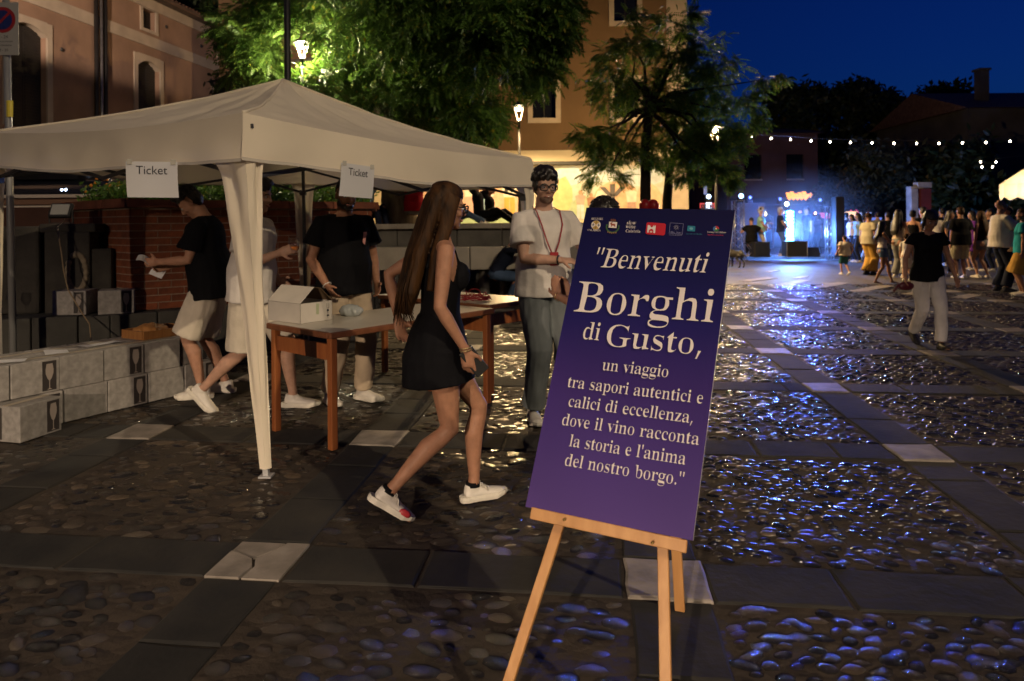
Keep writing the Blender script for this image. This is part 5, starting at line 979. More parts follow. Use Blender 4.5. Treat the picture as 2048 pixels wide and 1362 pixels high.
pl_ = thing('plate', 'pale plate at the left end of the stone ledge', 'plate', (-5.25, 6.9, .547)); m = MB(); m.lathe([(.0001, .004), (.07, .004), (.12, .015), (.122, .018), (.07, .009), (.0001, .008)], (0, 0, 0), 20); m.build('dish', M_PALE, pl_, smooth=True)
# floodlight (unlit) and its cable on the fountain
M_BLACK = mat('black_metal', (.012, .012, .012), rough=.5)
fl_ = thing('floodlight', 'small unlit floodlight with grey glass on top of the stone fountain', 'floodlight', (-4.70, 7.30, 1.46), R(6))
Mx = Matrix.Rotation(R(-28), 3, 'X')
m = MB(); m.box((0, 0, .13), (.21, .05, .16), M=Mx); bevel(m.build('housing', M_BLACK, fl_), .008)
m = MB(); m.box(Vector((0, 0, .13))+Mx @ Vector((0, -.028, 0)), (.17, .006, .12), M=Mx); m.build('glass_front', mat('frosted_glass_grey', (.30, .30, .28), rough=.3), fl_)
m = MB(); m.bar((-.115, 0, .13), (-.115, 0, .0), .008, .02); m.bar((.115, 0, .13), (.115, 0, .0), .008, .02); m.bar((-.115, 0, .003), (.115, 0, .003), .02, .008); m.build('bracket', M_BLACK, fl_)
pts = [(-4.63, 7.25, 1.50), (-4.56, 7.02, 1.42), (-4.50, 6.98, 1.20), (-4.47, 6.97, 1.0), (-4.38, 6.90, .80), (-4.18, 6.78, .60), (-4.05, 6.70, .49), (-3.85, 6.4, .30), (-3.75, 6.2, .08)]
m = MB(); m.tube(pts, .006, 6); tag(m.build('power_cable', mat('beige_cable', (.30, .22, .12), rough=.6), smooth=True), 'beige power cable running down from the floodlight', 'cable')
# no parking sign
npx = P(24, 300, 6.4); sg = thing('no_parking_sign', 'round red and blue no parking sign on a grey pole at the left edge', 'road sign', (npx.x, npx.y, 0))
m = MB(); m.tube([(0, 0, 0), (-.045, 0, 3.5)], .03, 12); m.build('pole', mat('grey_painted_pole', (.25, .25, .25), rough=.45, metal=.3), sg, smooth=True)
sx, sz = -.045, P(15, 60, 6.4).z
m = MB(); m.box((sx, -.04, sz), (.285, .006, .48)); m.build('sign_plate', mat('sign_grey_white', (.28, .27, .26), rough=.4), sg)
def disc(name, r, col, off, cx=sx, cz=sz+.08): m = MB(); m.poly([(cx+r*math.cos(2*math.pi*k/28), -.044-off, cz+r*math.sin(2*math.pi*k/28)) for k in range(28)]); return m.build(name, mat('sign_'+name, col, rough=.4), sg)
disc('red_ring', .118, (.22, .015, .015), 0); disc('blue_disc', .088, (.012, .02, .10), .001)
m = MB(); q = Matrix.Rotation(R(-45), 3, 'Y'); m.box((sx, -.047, sz+.08), (.20, .001, .022), M=q); m.build('red_bar', mat('sign_red_ring', (.22, .015, .015)), sg)
for t, z, s in (('0 - 24', -.075, .040), ('eccetto autorizzati', -.115, .024), ('zona rimozione', -.150, .026), ('08 - 20', -.195, .034)): sans('lettering', t, s, M_INK, Matrix.Translation((sx, -.0445, sz+z)) @ Matrix.Rotation(math.pi/2, 4, 'X'), sg)
m = MB(); z0 = P(24, 215, 6.4).z; m.add([(.034*math.sin(a)-.012+(.0), -.034*math.cos(a)-.0, z) for z in (z0-.09, z0+.06) for a in np.linspace(-1.5, 1.3, 8)], [(k, k+1, k+9, k+8) for k in range(7)]); m.build('yellow_sticker', mat('yellow_sticker', (.62, .50, .05), rough=.5), sg)
# ------------------------------------------------------------- people
def skin(name, c): return mat('skin_'+name, c, rough=.55, var=.13, scale=22, sss=.08, spec=.3, bump=.0008, bscale=160)
SK_A = skin('warm', (.40, .21, .135)); SK_B = skin('tan', (.33, .165, .10)); SK_C = skin('pale', (.46, .27, .19))
def cloth(name, c, var=.12, bump=.004, bs=9, rough=.85): return mat('cloth_'+name, c, rough=rough, var=var, scale=6, bump=bump, bscale=bs, spec=.12)
C_BLACK = cloth('black', (.0045, .0045, .006)); C_WHITE = cloth('white', (.62, .58, .54), bump=.014, bs=6.5); C_CREAM = cloth('cream', (.56, .50, .41), bump=.014, bs=6.5); C_BEIGE = cloth('beige', (.48, .38, .27))
C_JEANG = cloth('grey_denim', (.13, .145, .15)); C_JEANB = cloth('blue_denim', (.07, .11, .19)); C_NAVY = cloth('navy', (.014, .018, .035)); C_RED = cloth('red', (.42, .012, .025))
C_MUST = cloth('mustard', (.46, .27, .06)); C_KHAKI = cloth('khaki', (.38, .34, .24)); C_TURQ = cloth('turquoise', (.02, .30, .36)); C_LBLUE = cloth('light_blue', (.25, .38, .50)); C_GREY = cloth('grey', (.18, .18, .17)); C_TEAL = cloth('teal', (.03, .12, .14))
C_GREEN = cloth('stage_green', (.30, .5, .42)); C_SHOE = mat('white_leather', (.60, .56, .50), rough=.5, var=.08, scale=12, bump=.0008, bscale=60); C_SOLE = mat('white_rubber', (.62, .58, .50), rough=.6, var=.1, scale=20)
C_DSHOE = mat('dark_leather', (.02, .018, .016), rough=.4)
H_DARK = mat('hair_dark', (.012, .009, .007), rough=.42, var=.5, scale=30, bump=.004, bscale=60, stretch=(1, 1, .25)); H_BROWN = mat('hair_brown', (.010, .005, .0025), rough=.62, spec=.15, col2=(.060, .027, .009), scale=30, bump=.004, bscale=70, stretch=(1, 1, .12)); H_WHITE = mat('hair_white', (.55, .52, .48), rough=.6, var=.2, scale=30, bump=.003, bscale=60)
M_EYEW = mat('eye_white', (.55, .52, .5), rough=.3); M_EYED = mat('eye_dark', (.015, .01, .008), rough=.2); M_LIP = mat('lips', (.36, .12, .09), rough=.45); M_TEETH = mat('teeth', (.6, .57, .5), rough=.4)
SIT = dict(pel=(0, 0, .52))
def ik(a, t, l1, l2, pole):
    a = Vector(a); t = Vector(t); d = t-a; L = min(d.length, (l1+l2)*.999); dn = d.normalized(); c = (l1*l1-l2*l2+L*L)/(2*L); h = math.sqrt(max(0, l1*l1-c*c))
    p = Vector(pole); p = (p-dn*p.dot(dn)); p = p.normalized() if p.length > 1e-6 else Vector((0, 1, 0)); return a+dn*c+p*h, a+dn*L
def rot(yaw=0, pitch=0, rollx=0): return Matrix.Rotation(yaw, 3, 'Z') @ Matrix.Rotation(-pitch, 3, 'X') @ Matrix.Rotation(rollx, 3, 'Y')
def hand_prims(b, W, d, n, curl=.5, thumb=1, k=1.0, spread=.06, curls=None):
    """palm + five separate fingers; d = pointing direction, n = palm normal (the way fingers curl)"""
    d = Vector(d).normalized(); n = Vector(n); n = (n-d*n.dot(d)).normalized(); x = d.cross(n)*thumb
    b.tube([W-d*.02*k, W+d*.03*k, W+d*.088*k], [(.027*k, .020*k), (.038*k, .017*k), (.040*k, .014*k)], 10, xdir=x)
    for i, (o, L, r) in enumerate(((.031, .070, .0088), (.0105, .079, .0092), (-.0105, .074, .0090), (-.031, .058, .0080))):
        c = (curls[i] if curls else curl)*(1+.12*i); p = W+d*(.080-abs(o)*.15)*k+x*o*k; dd = (d+x*o*spread*30*.1).normalized(); pts = [p]; ang = 0
        for j, f in enumerate((.45, .31, .24)):
            ang += c*(.55 if j == 0 else .75); v = dd*math.cos(ang)+n*math.sin(ang); pts.append(pts[-1]+v*L*f*k)
        b.tube(pts, [r*k, r*.96*k, r*.9*k, r*.72*k], 7)
    p = W+d*.022*k+x*.030*k; q = p+(d*.55+x*.75+n*.25).normalized()*.040*k; e = q+(d*.85+x*.25+n*(.25+curl*.4)).normalized()*.032*k
    b.tube([p-x*.012*k, p, q, e], [.015*k, .0135*k, .0115*k, .0085*k], 7)
def shoe(par, A, yaw, pitch, k=1.0, mt=None, sole=None, detail=1, bare=False, lace=None, vox=.009):
    """A ankle point; yaw turns the toe, pitch>0 lifts the heel"""
    M = rot(yaw, pitch); f = lambda x, y, z: A+M @ Vector((x*k, y*k, z*k))
    if bare: return f
    t = MB(); t.tube([f(0, -.055, -.045), f(0, -.03, -.042), f(0, .05, -.048), f(0, .12, -.054), f(0, .165, -.058), f(0, .19, -.064)], [(.026*k, .026*k), (.037*k, .036*k), (.040*k, .036*k), (.045*k, .028*k), (.037*k, .024*k), (.018*k, .015*k)], 12, xdir=M @ Vector((1, 0, 0)))
    t.tube([f(0, -.012, -.05), f(0, -.008, -.015), f(0, -.006, .008)], [(.036*k, .050*k), (.036*k, .050*k), (.036*k, .046*k)], 12, xdir=M @ Vector((1, 0, 0)))
    t.tube([f(0, .02, -.02), f(0, .10, -.038)], [(.026*k, .024*k), (.026*k, .014*k)], 8)
    o = remesh(t, 'shoe', mt or C_SHOE, par, vox=vox*.8, smooth=3)
    out = [(.030, -.075), (.040, -.04), (.037, .02), (.045, .08), (.048, .13), (.036, .175), (.010, .200), (-.020, .197), (-.042, .165), (-.046, .12), (-.038, .05), (-.036, -.02), (-.036, -.06), (-.018, -.083), (.012, -.085)]
    s = MB(); n = len(out); top = [f(x, y, -.052+(.006 if y > .15 else 0)) for x, y in out]; bot = [f(x*.97, y*.985, -.084+(.012 if y > .17 else 0)) for x, y in out]; mid = [f(x*1.04, y*1.01, -.068+(.006 if y > .17 else 0)) for x, y in out]
    s.add(top+mid+bot, [(i, (i+1) % n, n+(i+1) % n, n+i) for i in range(n)]+[(n+i, n+(i+1) % n, 2*n+(i+1) % n, 2*n+i) for i in range(n)]+[tuple(range(n)), tuple(range(3*n-1, 2*n-1, -1))]); s.build('sole', sole or C_SOLE, o)
    if detail > 1:
        for j in range(5):
            y = .025+.018*j; z = .008-.010*j; c = MB(); c.tube([f(-.026, y, z-.012), f(-.01, y+.004, z+.004), f(.012, y+.007, z+.004), f(.026, y+.01, z-.012)], .0032*k, 5); c.build('lace', lace or C_SOLE, o, smooth=True)
        for s_ in (-1, 1):
            c = MB(); c.tube([f(0, .02, .012), f(.018*s_, .045, .012), f(.030*s_, .05, -.008), f(.012*s_, .025, .002)], .0028*k, 5); c.tube([f(0, .02, .012), f(.028*s_, .06, -.006), f(.040*s_, .075, -.03)], .0026*k, 5); c.build('lace', lace or C_SOLE, o, smooth=True)
        c = MB(); c.tube([f(0, -.006, -.005), f(0, -.004, .022)], [(.037*k, .046*k), (.034*k, .041*k)], 12, xdir=M @ Vector((1, 0, 0))); c.build('sock', C_BLACK, par, smooth=True)
    return f
def person(label, loc, rz, H=1.75, sex='m', sk=None, vox=.012, pel=(0, 0, .93), lean=0, twist=0, side=0, head=(0, 0), feet=None, hands=None, poles=None, hdir=None, curl=.5, curls=None,
           top=None, hem=.86, sleeve=.5, loose=.012, topcut='tee', bottom=None, bkind='long', bw=1.0, hair='short', hm=None, shoes=None, bare=False, face=1, beard=False, glasses=False,
           group=None, knee=(0, 1, .15), belly=0.0, zb=0.0, tuck=0, sdet=1, bodyk=1.0, skirt=None, hair_len=.45):
    s = H/1.75; root = thing('person', label, 'person', (loc[0], loc[1], loc[2] if len(loc) > 2 else 0), rz, group); root.scale = (s, s, s)
    sk = sk or SK_A; hm = hm or H_DARK; fem = sex == 'f'; pel = Vector(pel); RT = rot(twist, lean, side)
    T = lambda x, y, z: pel+RT @ Vector((x, y, z-.93))
    xd = RT @ Vector((1, 0, 0)); b = MB(); W = bodyk
    if fem: sec = [(.82, .10, .09, 0), (.90, .162, .112, -.01), (.98, .150, .10, 0), (1.07, .120, .085, .005), (1.17, .132, .092, .01), (1.28, .145, .10, .01), (1.37, .140, .085, 0), (1.43, .105, .065, -.005), (1.47, .055, .052, 0)]; sw = .160
    else: sec = [(.82, .11, .10, 0), (.90, .160, .112, 0), (.99, .150, .105+belly*.6, belly*.3), (1.08, .145, .102+belly, belly*.5), (1.2, .160, .112+belly*.5, .005), (1.31, .172, .118, .005), (1.39, .165, .10, 0), (1.44, .12, .075, -.005), (1.475, .06, .058, 0)]; sw = .172
    sec = [(z, a*W, c*W, y) for z, a, c, y in sec]
    b.tube([T(0, y, z) for z, a, c, y in sec], [(a, c) for z, a, c, y in sec], 20, xdir=xd)
    if fem:
        for q in (-1, 1): b.ball(T(q*.066, .075, 1.255), (.062, .055, .058), 12)
        for q in (-1, 1): b.ball(T(q*.07, -.055, .90), (.085, .075, .085), 12)
    # head
    HB = T(0, .012, 1.505); HR = RT @ rot(head[0], head[1]); hf = lambda x, y, z: HB+HR @ Vector((x, y, z))
    b.tube([T(0, -.005, 1.43), HB+HR @ Vector((0, -.008, .05))], [.062 if not fem else .05, .056 if not fem else .046], 14)
    hk = 1.0
    def hball(x, y, z, r, n=12): b.ball(hf(x, y, z), r, n, M=HR)
    hball(0, -.012, .150, (.075, .094, .088), 18); hball(0, .022, .10, (.064, .070, .085), 16); hball(0, .036, .045, (.050, .048, .038)); hball(0, .070, .022, (.022, .020, .018))
    b.tube([hf(0, .086, .128), hf(0, .104, .092), hf(0, .100, .082)], [.009, .0125, .011], 8); hball(.009, .094, .084, (.009, .010, .007), 8); hball(-.009, .094, .084, (.009, .010, .007), 8)
    for q in (-1, 1): hball(q*.030, .068, .142, (.026, .018, .010), 8); hball(q*.038, .056, .088, (.024, .026, .022), 10); hball(q*.076, -.008, .105, (.009, .020, .032), 10)
    hball(0, .083, .052, (.020, .012, .009), 8)
    # arms
    hands = hands or {}; poles = poles or {}; hdir = hdir or {}; A = {}
    for q, nm_ in ((-1, 'L'), (1, 'R')):
        S = T(q*sw*W, -.005, 1.398); tgt = hands.get(nm_, (q*(sw+.06), .02, .84)); tgt = Vector(tgt)+Vector((0, 0, 0)); l1, l2 = .290, .255
        E_, Wr = ik(S, tgt, l1, l2, poles.get(nm_, (q*.4, -1, -.1))); A[nm_] = (S, E_, Wr)
        r = 1.0 if not fem else .84; r *= (W+1)/2
        b.tube([T(q*sw*.55, -.005, 1.41), S, S+(E_-S)*.35, S+(E_-S)*.75, E_, E_+(Wr-E_)*.25, E_+(Wr-E_)*.7, Wr], [.055*r, .054*r, .050*r, .043*r, .039*r, .041*r, .031*r, .026*r], 12)
        hd, hn, cu = hdir.get(nm_, ((Wr-E_).normalized()*.8+Vector((0, 0, -.15)), (-q, .25, 0), curl)) if nm_ in hdir else ((Wr-E_).normalized(), Vector((-q, .3, 0)), curl)
        hand_prims(b, Wr, hd, hn, cu, thumb=(1 if (Vector(hd).cross(Vector(hn))).dot(Vector((0, 1, .3))) > 0 else -1), k=.93 if fem else 1.0, curls=(curls or {}).get(nm_))
    feet = feet or {'L': (-.10, -.02, .085, .15, 0), 'R': (.10, .03, .085, -.15, 0)}; Lg = {}
    for q, nm_ in ((-1, 'L'), (1, 'R')):
        x, y, z, yw, pt = feet[nm_]; Hp = pel+Vector((q*.088, 0, -.03)); K, An = ik(Hp, (x, y, z), .43, .425, knee if not isinstance(knee, dict) else knee[nm_]); Lg[nm_] = (Hp, K, An, yw, pt)
        r = .93 if fem else 1.0
        cal = (An-K).normalized(); bk = Vector((0, -1, 0)); bk = (bk-cal*bk.dot(cal))*.018
        if K.y-An.y < -.1 and abs(cal.z) < .5: bk = Vector((0, 0, -.018))
        b.tube([Hp+Vector((0, 0, .02)), Hp+(K-Hp)*.2, Hp+(K-Hp)*.6, Hp+(K-Hp)*.9, K, K+(An-K)*.12, K+(An-K)*.33+bk, K+(An-K)*.62+bk*.6, K+(An-K)*.88, An],
               [.092*r, .092*r, .074*r, .056*r, .054*r, .050*r, .056*r, .044*r, .033*r, .035*r], 14)
        M = rot(yw, pt); ff = lambda x_, y_, z_: An+M @ Vector((x_, y_, z_))
        b.tube([ff(0, -.045, -.05), ff(0, -.01, -.035), ff(0, .06, -.048), ff(0, .13, -.064), ff(0, .175, -.070)], [(.022, .024), (.030, .036), (.033, .028), (.040, .017), (.028, .010)], 10, xdir=M @ Vector((1, 0, 0)))
        if bare:
            for j, (o, rr_) in enumerate(((-.026*q, .013), (-.008*q, .010), (.008*q, .009), (.020*q, .0085), (.031*q, .008))): b.tube([ff(o, .13, -.068), ff(o*1.05, .20-.008*j, -.072)], rr_, 7)
    remesh(b, 'body', sk, root, vox=vox, smooth=3 if vox < .008 else 2)
    # clothes
    if top:
        c = MB(); lo = loose
        zs = [z for z in (hem, .93, .99, 1.08, 1.2, 1.31, 1.39) if z >= hem]
        import bisect
        def rad(z):
            Z_ = [q[0] for q in sec]; i = min(len(sec)-2, max(0, bisect.bisect(Z_, z)-1)); t = (z-sec[i][0])/(sec[i+1][0]-sec[i][0]); t = min(1, max(0, t)); return tuple(sec[i][k]+(sec[i+1][k]-sec[i][k])*t for k in (1, 2, 3))
        pts = []; rr_ = []
        for z in zs:
            a, c_, y = rad(max(z, .88)); ex = lo*(1.9 if z < 1.15 else 1.0)+ (.012 if z == hem else 0)
            if loose > .02 and z < 1.25: a = max(a, rad(1.3)[0]*.93); c_ = max(c_, rad(1.3)[1]*.95)
            pts.append(T(0, y, z)); rr_.append((a+ex, c_+ex))
        if topcut in ('tee', 'shirt'):
            pts += [T(0, -.005, 1.435), T(0, -.004, 1.468)]; rr_ += [(.125*W+lo*.5, .082*W+lo*.5), (.074, .068)]
            c.tube(pts, rr_, 20, xdir=xd)
            for q, nm_ in ((-1, 'L'), (1, 'R')):
                S, E_, Wr = A[nm_]; f2 = sleeve; P2 = S+(E_-S)*min(1, f2)
                r = (1 if not fem else .85)*(W+1)/2; pl_s = [T(q*sw*.45, -.005, 1.415), S, S+(P2-S)*.5, P2]; rs = [.050*r+lo*.3, .056*r+lo*.5, .056*r+lo*1.0, .056*r+lo*1.6]
                if f2 > 1: E2 = E_+(Wr-E_)*(f2-1); pl_s = pl_s[:3]+[E_, E2]; rs = rs[:3]+[.050*r+lo, .042*r+lo]
                c.tube(pl_s, rs, 14)
        else:   # sleeveless: straps over the shoulders
            c.tube(pts[:-1]+[T(0, 0, 1.35), T(0, 0, 1.385)], rr_[:-1]+[(rr_[-1][0]*1.0, rr_[-1][1]*1.03), (rr_[-1][0]*.72, rr_[-1][1]*.8)], 20, xdir=xd)
            for q in (-1, 1): c.tube([T(q*.085, .085, 1.31), T(q*.088, .06, 1.39), T(q*.09, -.0, 1.462), T(q*.088, -.06, 1.40), T(q*.08, -.085, 1.30)], [(.024, .012)]*5 if topcut == 'tank' else [(.010, .008)]*5, 8)
        if fem:
            for q in (-1, 1): c.ball(T(q*.066, .080, 1.262), (.078, .064+lo*.3, .078), 14)
        if skirt:
            z1, r1 = skirt; c.tube([T(0, 0, 1.05), T(0, -.005, .93), T(0, -.01, .84), pel+Vector((0, 0, z1-.93))], [(.145, .11), (.182, .15), (.20, .178), (r1, r1*.92)], 22, xdir=(1, 0, 0))
            for nm_ in 'LR':
                Hp, K, An, yw, pt = Lg[nm_]; c.tube([Hp, Hp+(K-Hp)*min(1, (pel.z-z1)/.43*.93)], [.11, .118], 14)
        remesh(c, 'dress' if skirt else ('tank_top' if topcut not in ('tee', 'shirt') else 't_shirt'), top, root, vox=vox*1.05, smooth=3, wr=.010 if vox < .011 else .006, wscale=7)
    if bottom:
        c = MB(); c.tube([T(0, 0, 1.01), T(0, 0, .95), pel+Vector((0, 0, -.02)), pel+Vector((0, 0, -.10))], [(.155*W, .115*W+belly*.5), (.168*W, .122*W), (.178, .132), (.14, .115)], 18, xdir=xd)
        for nm_ in 'LR':
            Hp, K, An, yw, pt = Lg[nm_]; An2 = An+Vector((0, 0, .0))
            if bkind == 'long': c.tube([Hp+Vector((0, 0, .03)), Hp+(K-Hp)*.3, K, K+(An2-K)*.35, K+(An2-K)*.97], [.106*bw**.3, .100*bw**.5, .074*bw, .071*bw, .060*bw*bw], 14)
            elif bkind == 'shorts': c.tube([Hp+Vector((0, 0, .03)), Hp+(K-Hp)*.4, Hp+(K-Hp)*.98], [.106, .104*bw, .100*bw], 14)
            elif bkind == 'mini': c.tube([Hp+Vector((0, 0, .03)), Hp+(K-Hp)*.36], [.104, .106*bw], 14)
            elif bkind == 'skirt': c.tube([Hp+Vector((0, 0, .03)), K+(An2-K)*.1], [.12, .15*bw], 14)
        remesh(c, {'long': 'trousers', 'skirt': 'skirt'}.get(bkind, 'shorts'), bottom, root, vox=vox*1.05, smooth=3, wr=.009 if vox < .011 else .006, wscale=9)
    if not bare:
        for nm_ in 'LR': Hp, K, An, yw, pt = Lg[nm_]; shoe(root, An, yw, pt, .94 if fem else 1.04, shoes or C_SHOE, C_SOLE if (shoes or C_SHOE) is C_SHOE else C_DSHOE, sdet, vox=max(.007, vox))
    # hair
    if hair != 'bald':
        c = MB(); hb = lambda x, y, z, r, n=14: c.ball(hf(x, y, z), r, n, M=HR)
        if hair == 'buzz': hb(0, -.022, .160, (.078, .092, .086), 18)
        else: hb(0, -.012, .182, (.080, .094, .070), 18); hb(0, -.045, .135, (.079, .070, .092), 16)
        if hair == 'quiff': hb(0, .055, .225, (.060, .036, .030)); hb(.02, .02, .238, (.055, .055, .030)); hb(-.03, -.01, .238, (.045, .055, .028))
        if hair == 'curly':
            rg = random.Random(5)
            for k in range(90): a = rg.uniform(0, 6.28); e_ = rg.uniform(.0, 1.3); hb(.082*math.cos(a)*math.cos(e_), -.012+.095*math.sin(a)*math.cos(e_) if math.sin(a) < .7 or e_ > .4 else .07, .183+.078*math.sin(e_), (.020, .020, .020), 6)
            for q in (-1, 1): hb(q*.071, .005, .135, (.012, .04, .055))
            hb(0, .02, .235, (.060, .060, .034)); hb(0, -.02, .245, (.066, .06, .03))
        if hair == 'fringe': hb(0, .058, .178, (.070, .040, .030)); hb(0, -.02, .10, (.083, .06, .075)); 
        if hair in ('bob', 'fringe'):
            for q in (-1, 1): hb(q*.070, -.005, .10, (.022, .045, .075))
            hb(0, -.06, .08, (.075, .045, .085))
        if hair == 'long':
            L_ = hair_len; bk = hf(0, -.062, .14)
            p0 = bk; p1 = hf(0, -.085, .03); p2 = T(0, -.125, 1.36); p3 = T(0, -.165, 1.505-L_*.75); p4 = T(0, -.175, 1.505-L_)
            c.tube([hf(0, -.03, .18), p0, p1, p2, p3, p4], [(.075, .07), (.084, .062), (.092, .055), (.120, .058), (.115, .055), (.07, .030)], 16, xdir=xd)
            for q in (-1, 1): c.tube([hf(q*.066, .012, .175), hf(q*.082, .0, .10), hf(q*.080, -.005, .01), T(q*.105, -.04, 1.37), T(q*.11, -.07, 1.505-L_*.72)], [(.02, .045), (.018, .042), (.026, .04), (.035, .034), (.018, .02)], 10, xdir=xd)
        if hair == 'bun': hb(0, -.115, .17, (.035, .035, .035))
        if hair == 'ponytail': c.tube([hf(0, -.11, .16), hf(0, -.155, .10), hf(0, -.15, .0), hf(0, -.13, -.10)], [.018, .034, .03, .012], 10)
        ho = remesh(c, 'hair', hm, root, vox=vox*.9, smooth=2, wr=(.006 if vox < .01 else .010) if hair != 'long' else .004, wscale=48 if hair != 'long' else 9)
    if face:
        for q in (-1, 1):
            m = MB(); m.ball(hf(q*.030, .077, .118), (.0135, .011, .0085), 10, M=HR); eo = m.build('eye', M_EYEW, root, smooth=True)
            m = MB(); m.ball(hf(q*.030, .0845, .118), (.0060, .0045, .0062), 8, M=HR); m.build('iris', M_EYED, eo, smooth=True)
            m = MB(); m.tube([hf(q*.014, .092, .138), hf(q*.030, .092, .144), hf(q*.047, .078, .138)], [(.004, .0035), (.005, .004), (.003, .003)], 6); m.build('eyebrow', hm if hair != 'bald' else H_DARK, root, smooth=True)
        m = MB(); m.tube([hf(-.024, .084, .058), hf(-.010, .0935, .0555), hf(0, .095, .055), hf(.010, .0935, .0555), hf(.024, .084, .058)], [(.003, .003), (.005, .0065), (.005, .007), (.005, .0065), (.003, .003)], 8); mo = m.build('mouth', M_LIP, root, smooth=True)
        if face > 1: m = MB(); m.tube([hf(-.016, .0935, .0575), hf(0, .0995, .056), hf(.016, .0935, .0575)], [(.002, .002), (.003, .003), (.002, .002)], 6); m.build('teeth', M_TEETH, mo, smooth=True)
    if beard:
        c = MB(); c.ball(hf(0, .040, .038), (.055, .052, .036), 14, M=HR); c.ball(hf(0, .078, .020), (.030, .022, .020), 12, M=HR)
        for q in (-1, 1): c.ball(hf(q*.056, .015, .065), (.014, .034, .045), 10, M=HR)
        c.tube([hf(-.028, .080, .062), hf(0, .096, .070), hf(.028, .080, .062)], [.006, .007, .006], 8)
        remesh(c, 'beard', hm if hm is not H_WHITE else hm, root, vox=min(vox, .008), smooth=1, wr=.004, wscale=50)
    if glasses:
        m = MB()
        for q in (-1, 1):
            ring = [hf(q*.033+.029*math.copysign(abs(math.cos(a))**.5, math.cos(a)), .101, .117+.018*math.copysign(abs(math.sin(a))**.5, math.sin(a))) for a in np.linspace(0, 2*math.pi, 17)]
            m.tube(ring, .0042, 6, cap=False); m.tube([hf(q*.058, .100, .122), hf(q*.076, .05, .120), hf(q*.080, -.01, .116)], .003, 6)
        m.tube([hf(-.007, .103, .120), hf(.007, .103, .120)], .003, 6); m.build('glasses_frame', M_BLACK, root, smooth=True)
    return root, dict(T=T, A=A, Lg=Lg, hf=hf, s=s, HR=HR)
def world(root, p): return Matrix.Translation(root.location) @ root.rotation_euler.to_matrix().to_4x4() @ Matrix.Scale(root.scale[0], 4) @ Vector(p)
def face_to(dx, dy): return math.atan2(dy, dx)-math.pi/2

# ---- the girl in black walking past the tables
g_rz = R(-72)
girl, gi = person('girl with very long brown hair and sleeveless black playsuit walking past, phone in hand', (-.37, 3.47), g_rz, H=1.66, sex='f', sk=SK_B, vox=.0062, pel=(0, 0, .905), lean=.03, head=(R(2), R(8)),
    feet={'R': (.055, -.27, .158, -.05, R(34)), 'L': (-.06, .20, .092, .05, R(-2))}, knee={'R': (0, 1, .1), 'L': (0, 1, .1)}, hands={'R': (.23, .09, .875), 'L': (-.25, -.17, .98)}, poles={'R': (.3, -1, 0), 'L': (-.5, -1, -.2)},
    hdir={'R': ((.02, .16, -1), (-.8, .4, 0), .55)}, curls={'R': [.35, .5, .6, .65]}, top=C_BLACK, hem=.93, loose=.008, topcut='tank', skirt=(.715, .21), hair='long', hm=H_BROWN, hair_len=.44, glasses=True, sdet=2)
W_ = gi['A']['R'][2]; hd = Vector((.02, .16, -1)).normalized()
for k in range(2):
    m = MB(); c = W_-hd*(.004+.012*k); e1 = hd.cross(Vector((0, 1, 0))).normalized(); e2 = hd.cross(e1); m.tube([c+e1*math.cos(a)*.034+e2*math.sin(a)*.030 for a in np.linspace(0, 6.2832, 18)], .0032, 6, cap=False); m.build('bracelet', mat('gold_bracelet', (.62, .48, .25), rough=.3, metal=.8), girl, smooth=True)
ph = thing('smartphone', 'black smartphone in the hand of the girl with long brown hair', 'phone', world(girl, W_+hd*.055+Vector((.004, .032, -.0))), g_rz)
m = MB(); m.box((0, 0, 0), (.012, .145, .072), M=Matrix.Rotation(R(-52), 3, 'X')); bevel(m.build('phone_body', M_BLACK, ph), .004)
m = MB(); m.box(Matrix.Rotation(R(-52), 3, 'X') @ Vector((-.0066, 0, 0)), (.0008, .136, .066), M=Matrix.Rotation(R(-52), 3, 'X')); m.build('screen', M_PANE, ph)
# extra hair strands lying over the hair mass
T_, hf_ = gi['T'], gi['hf']
for k in range(120):
    rg = random.Random(k); x = rg.uniform(-.082, .082); ph_ = rg.uniform(0, 6); dep = math.sqrt(max(0, 1-(x/.095)**2)); e_ = rg.uniform(-.05, .03)
    pts = [hf_(x*.55, -.045-.035*dep, .225-.3*abs(x)), hf_(x*.9, -.078-.045*dep, .13), hf_(x*1.05, -.095-.040*dep, .03), T_(x*1.15+.006*math.sin(ph_), -.132-.036*dep, 1.36), T_(x*1.3+.022*math.sin(ph_+1), -.165-.050*dep, 1.20), T_(x*1.25+.045*math.sin(ph_+2), -.185-.05*dep*math.sin(ph_), 1.505-.455+e_)]
    m = MB(); m.tube(pts, [(.003, .002), (.005, .003), (.006, .003), (.006, .003), (.005, .0025), (.001, .001)], 5, xdir=(1, 0, 0)); m.build('hair_strand', H_BROWN, girl, smooth=True)
for q in (-1,): m = MB(); a_, k_ = gi['Lg']['R'][2], rot(gi['Lg']['R'][3], gi['Lg']['R'][4]); m.ball(a_+k_ @ Vector((.036, .12, -.045)), (.012, .035, .02), 10, M=k_); m.build('red_shoe_patch', mat('red_patch', (.40, .03, .04), rough=.5), girl, smooth=True)

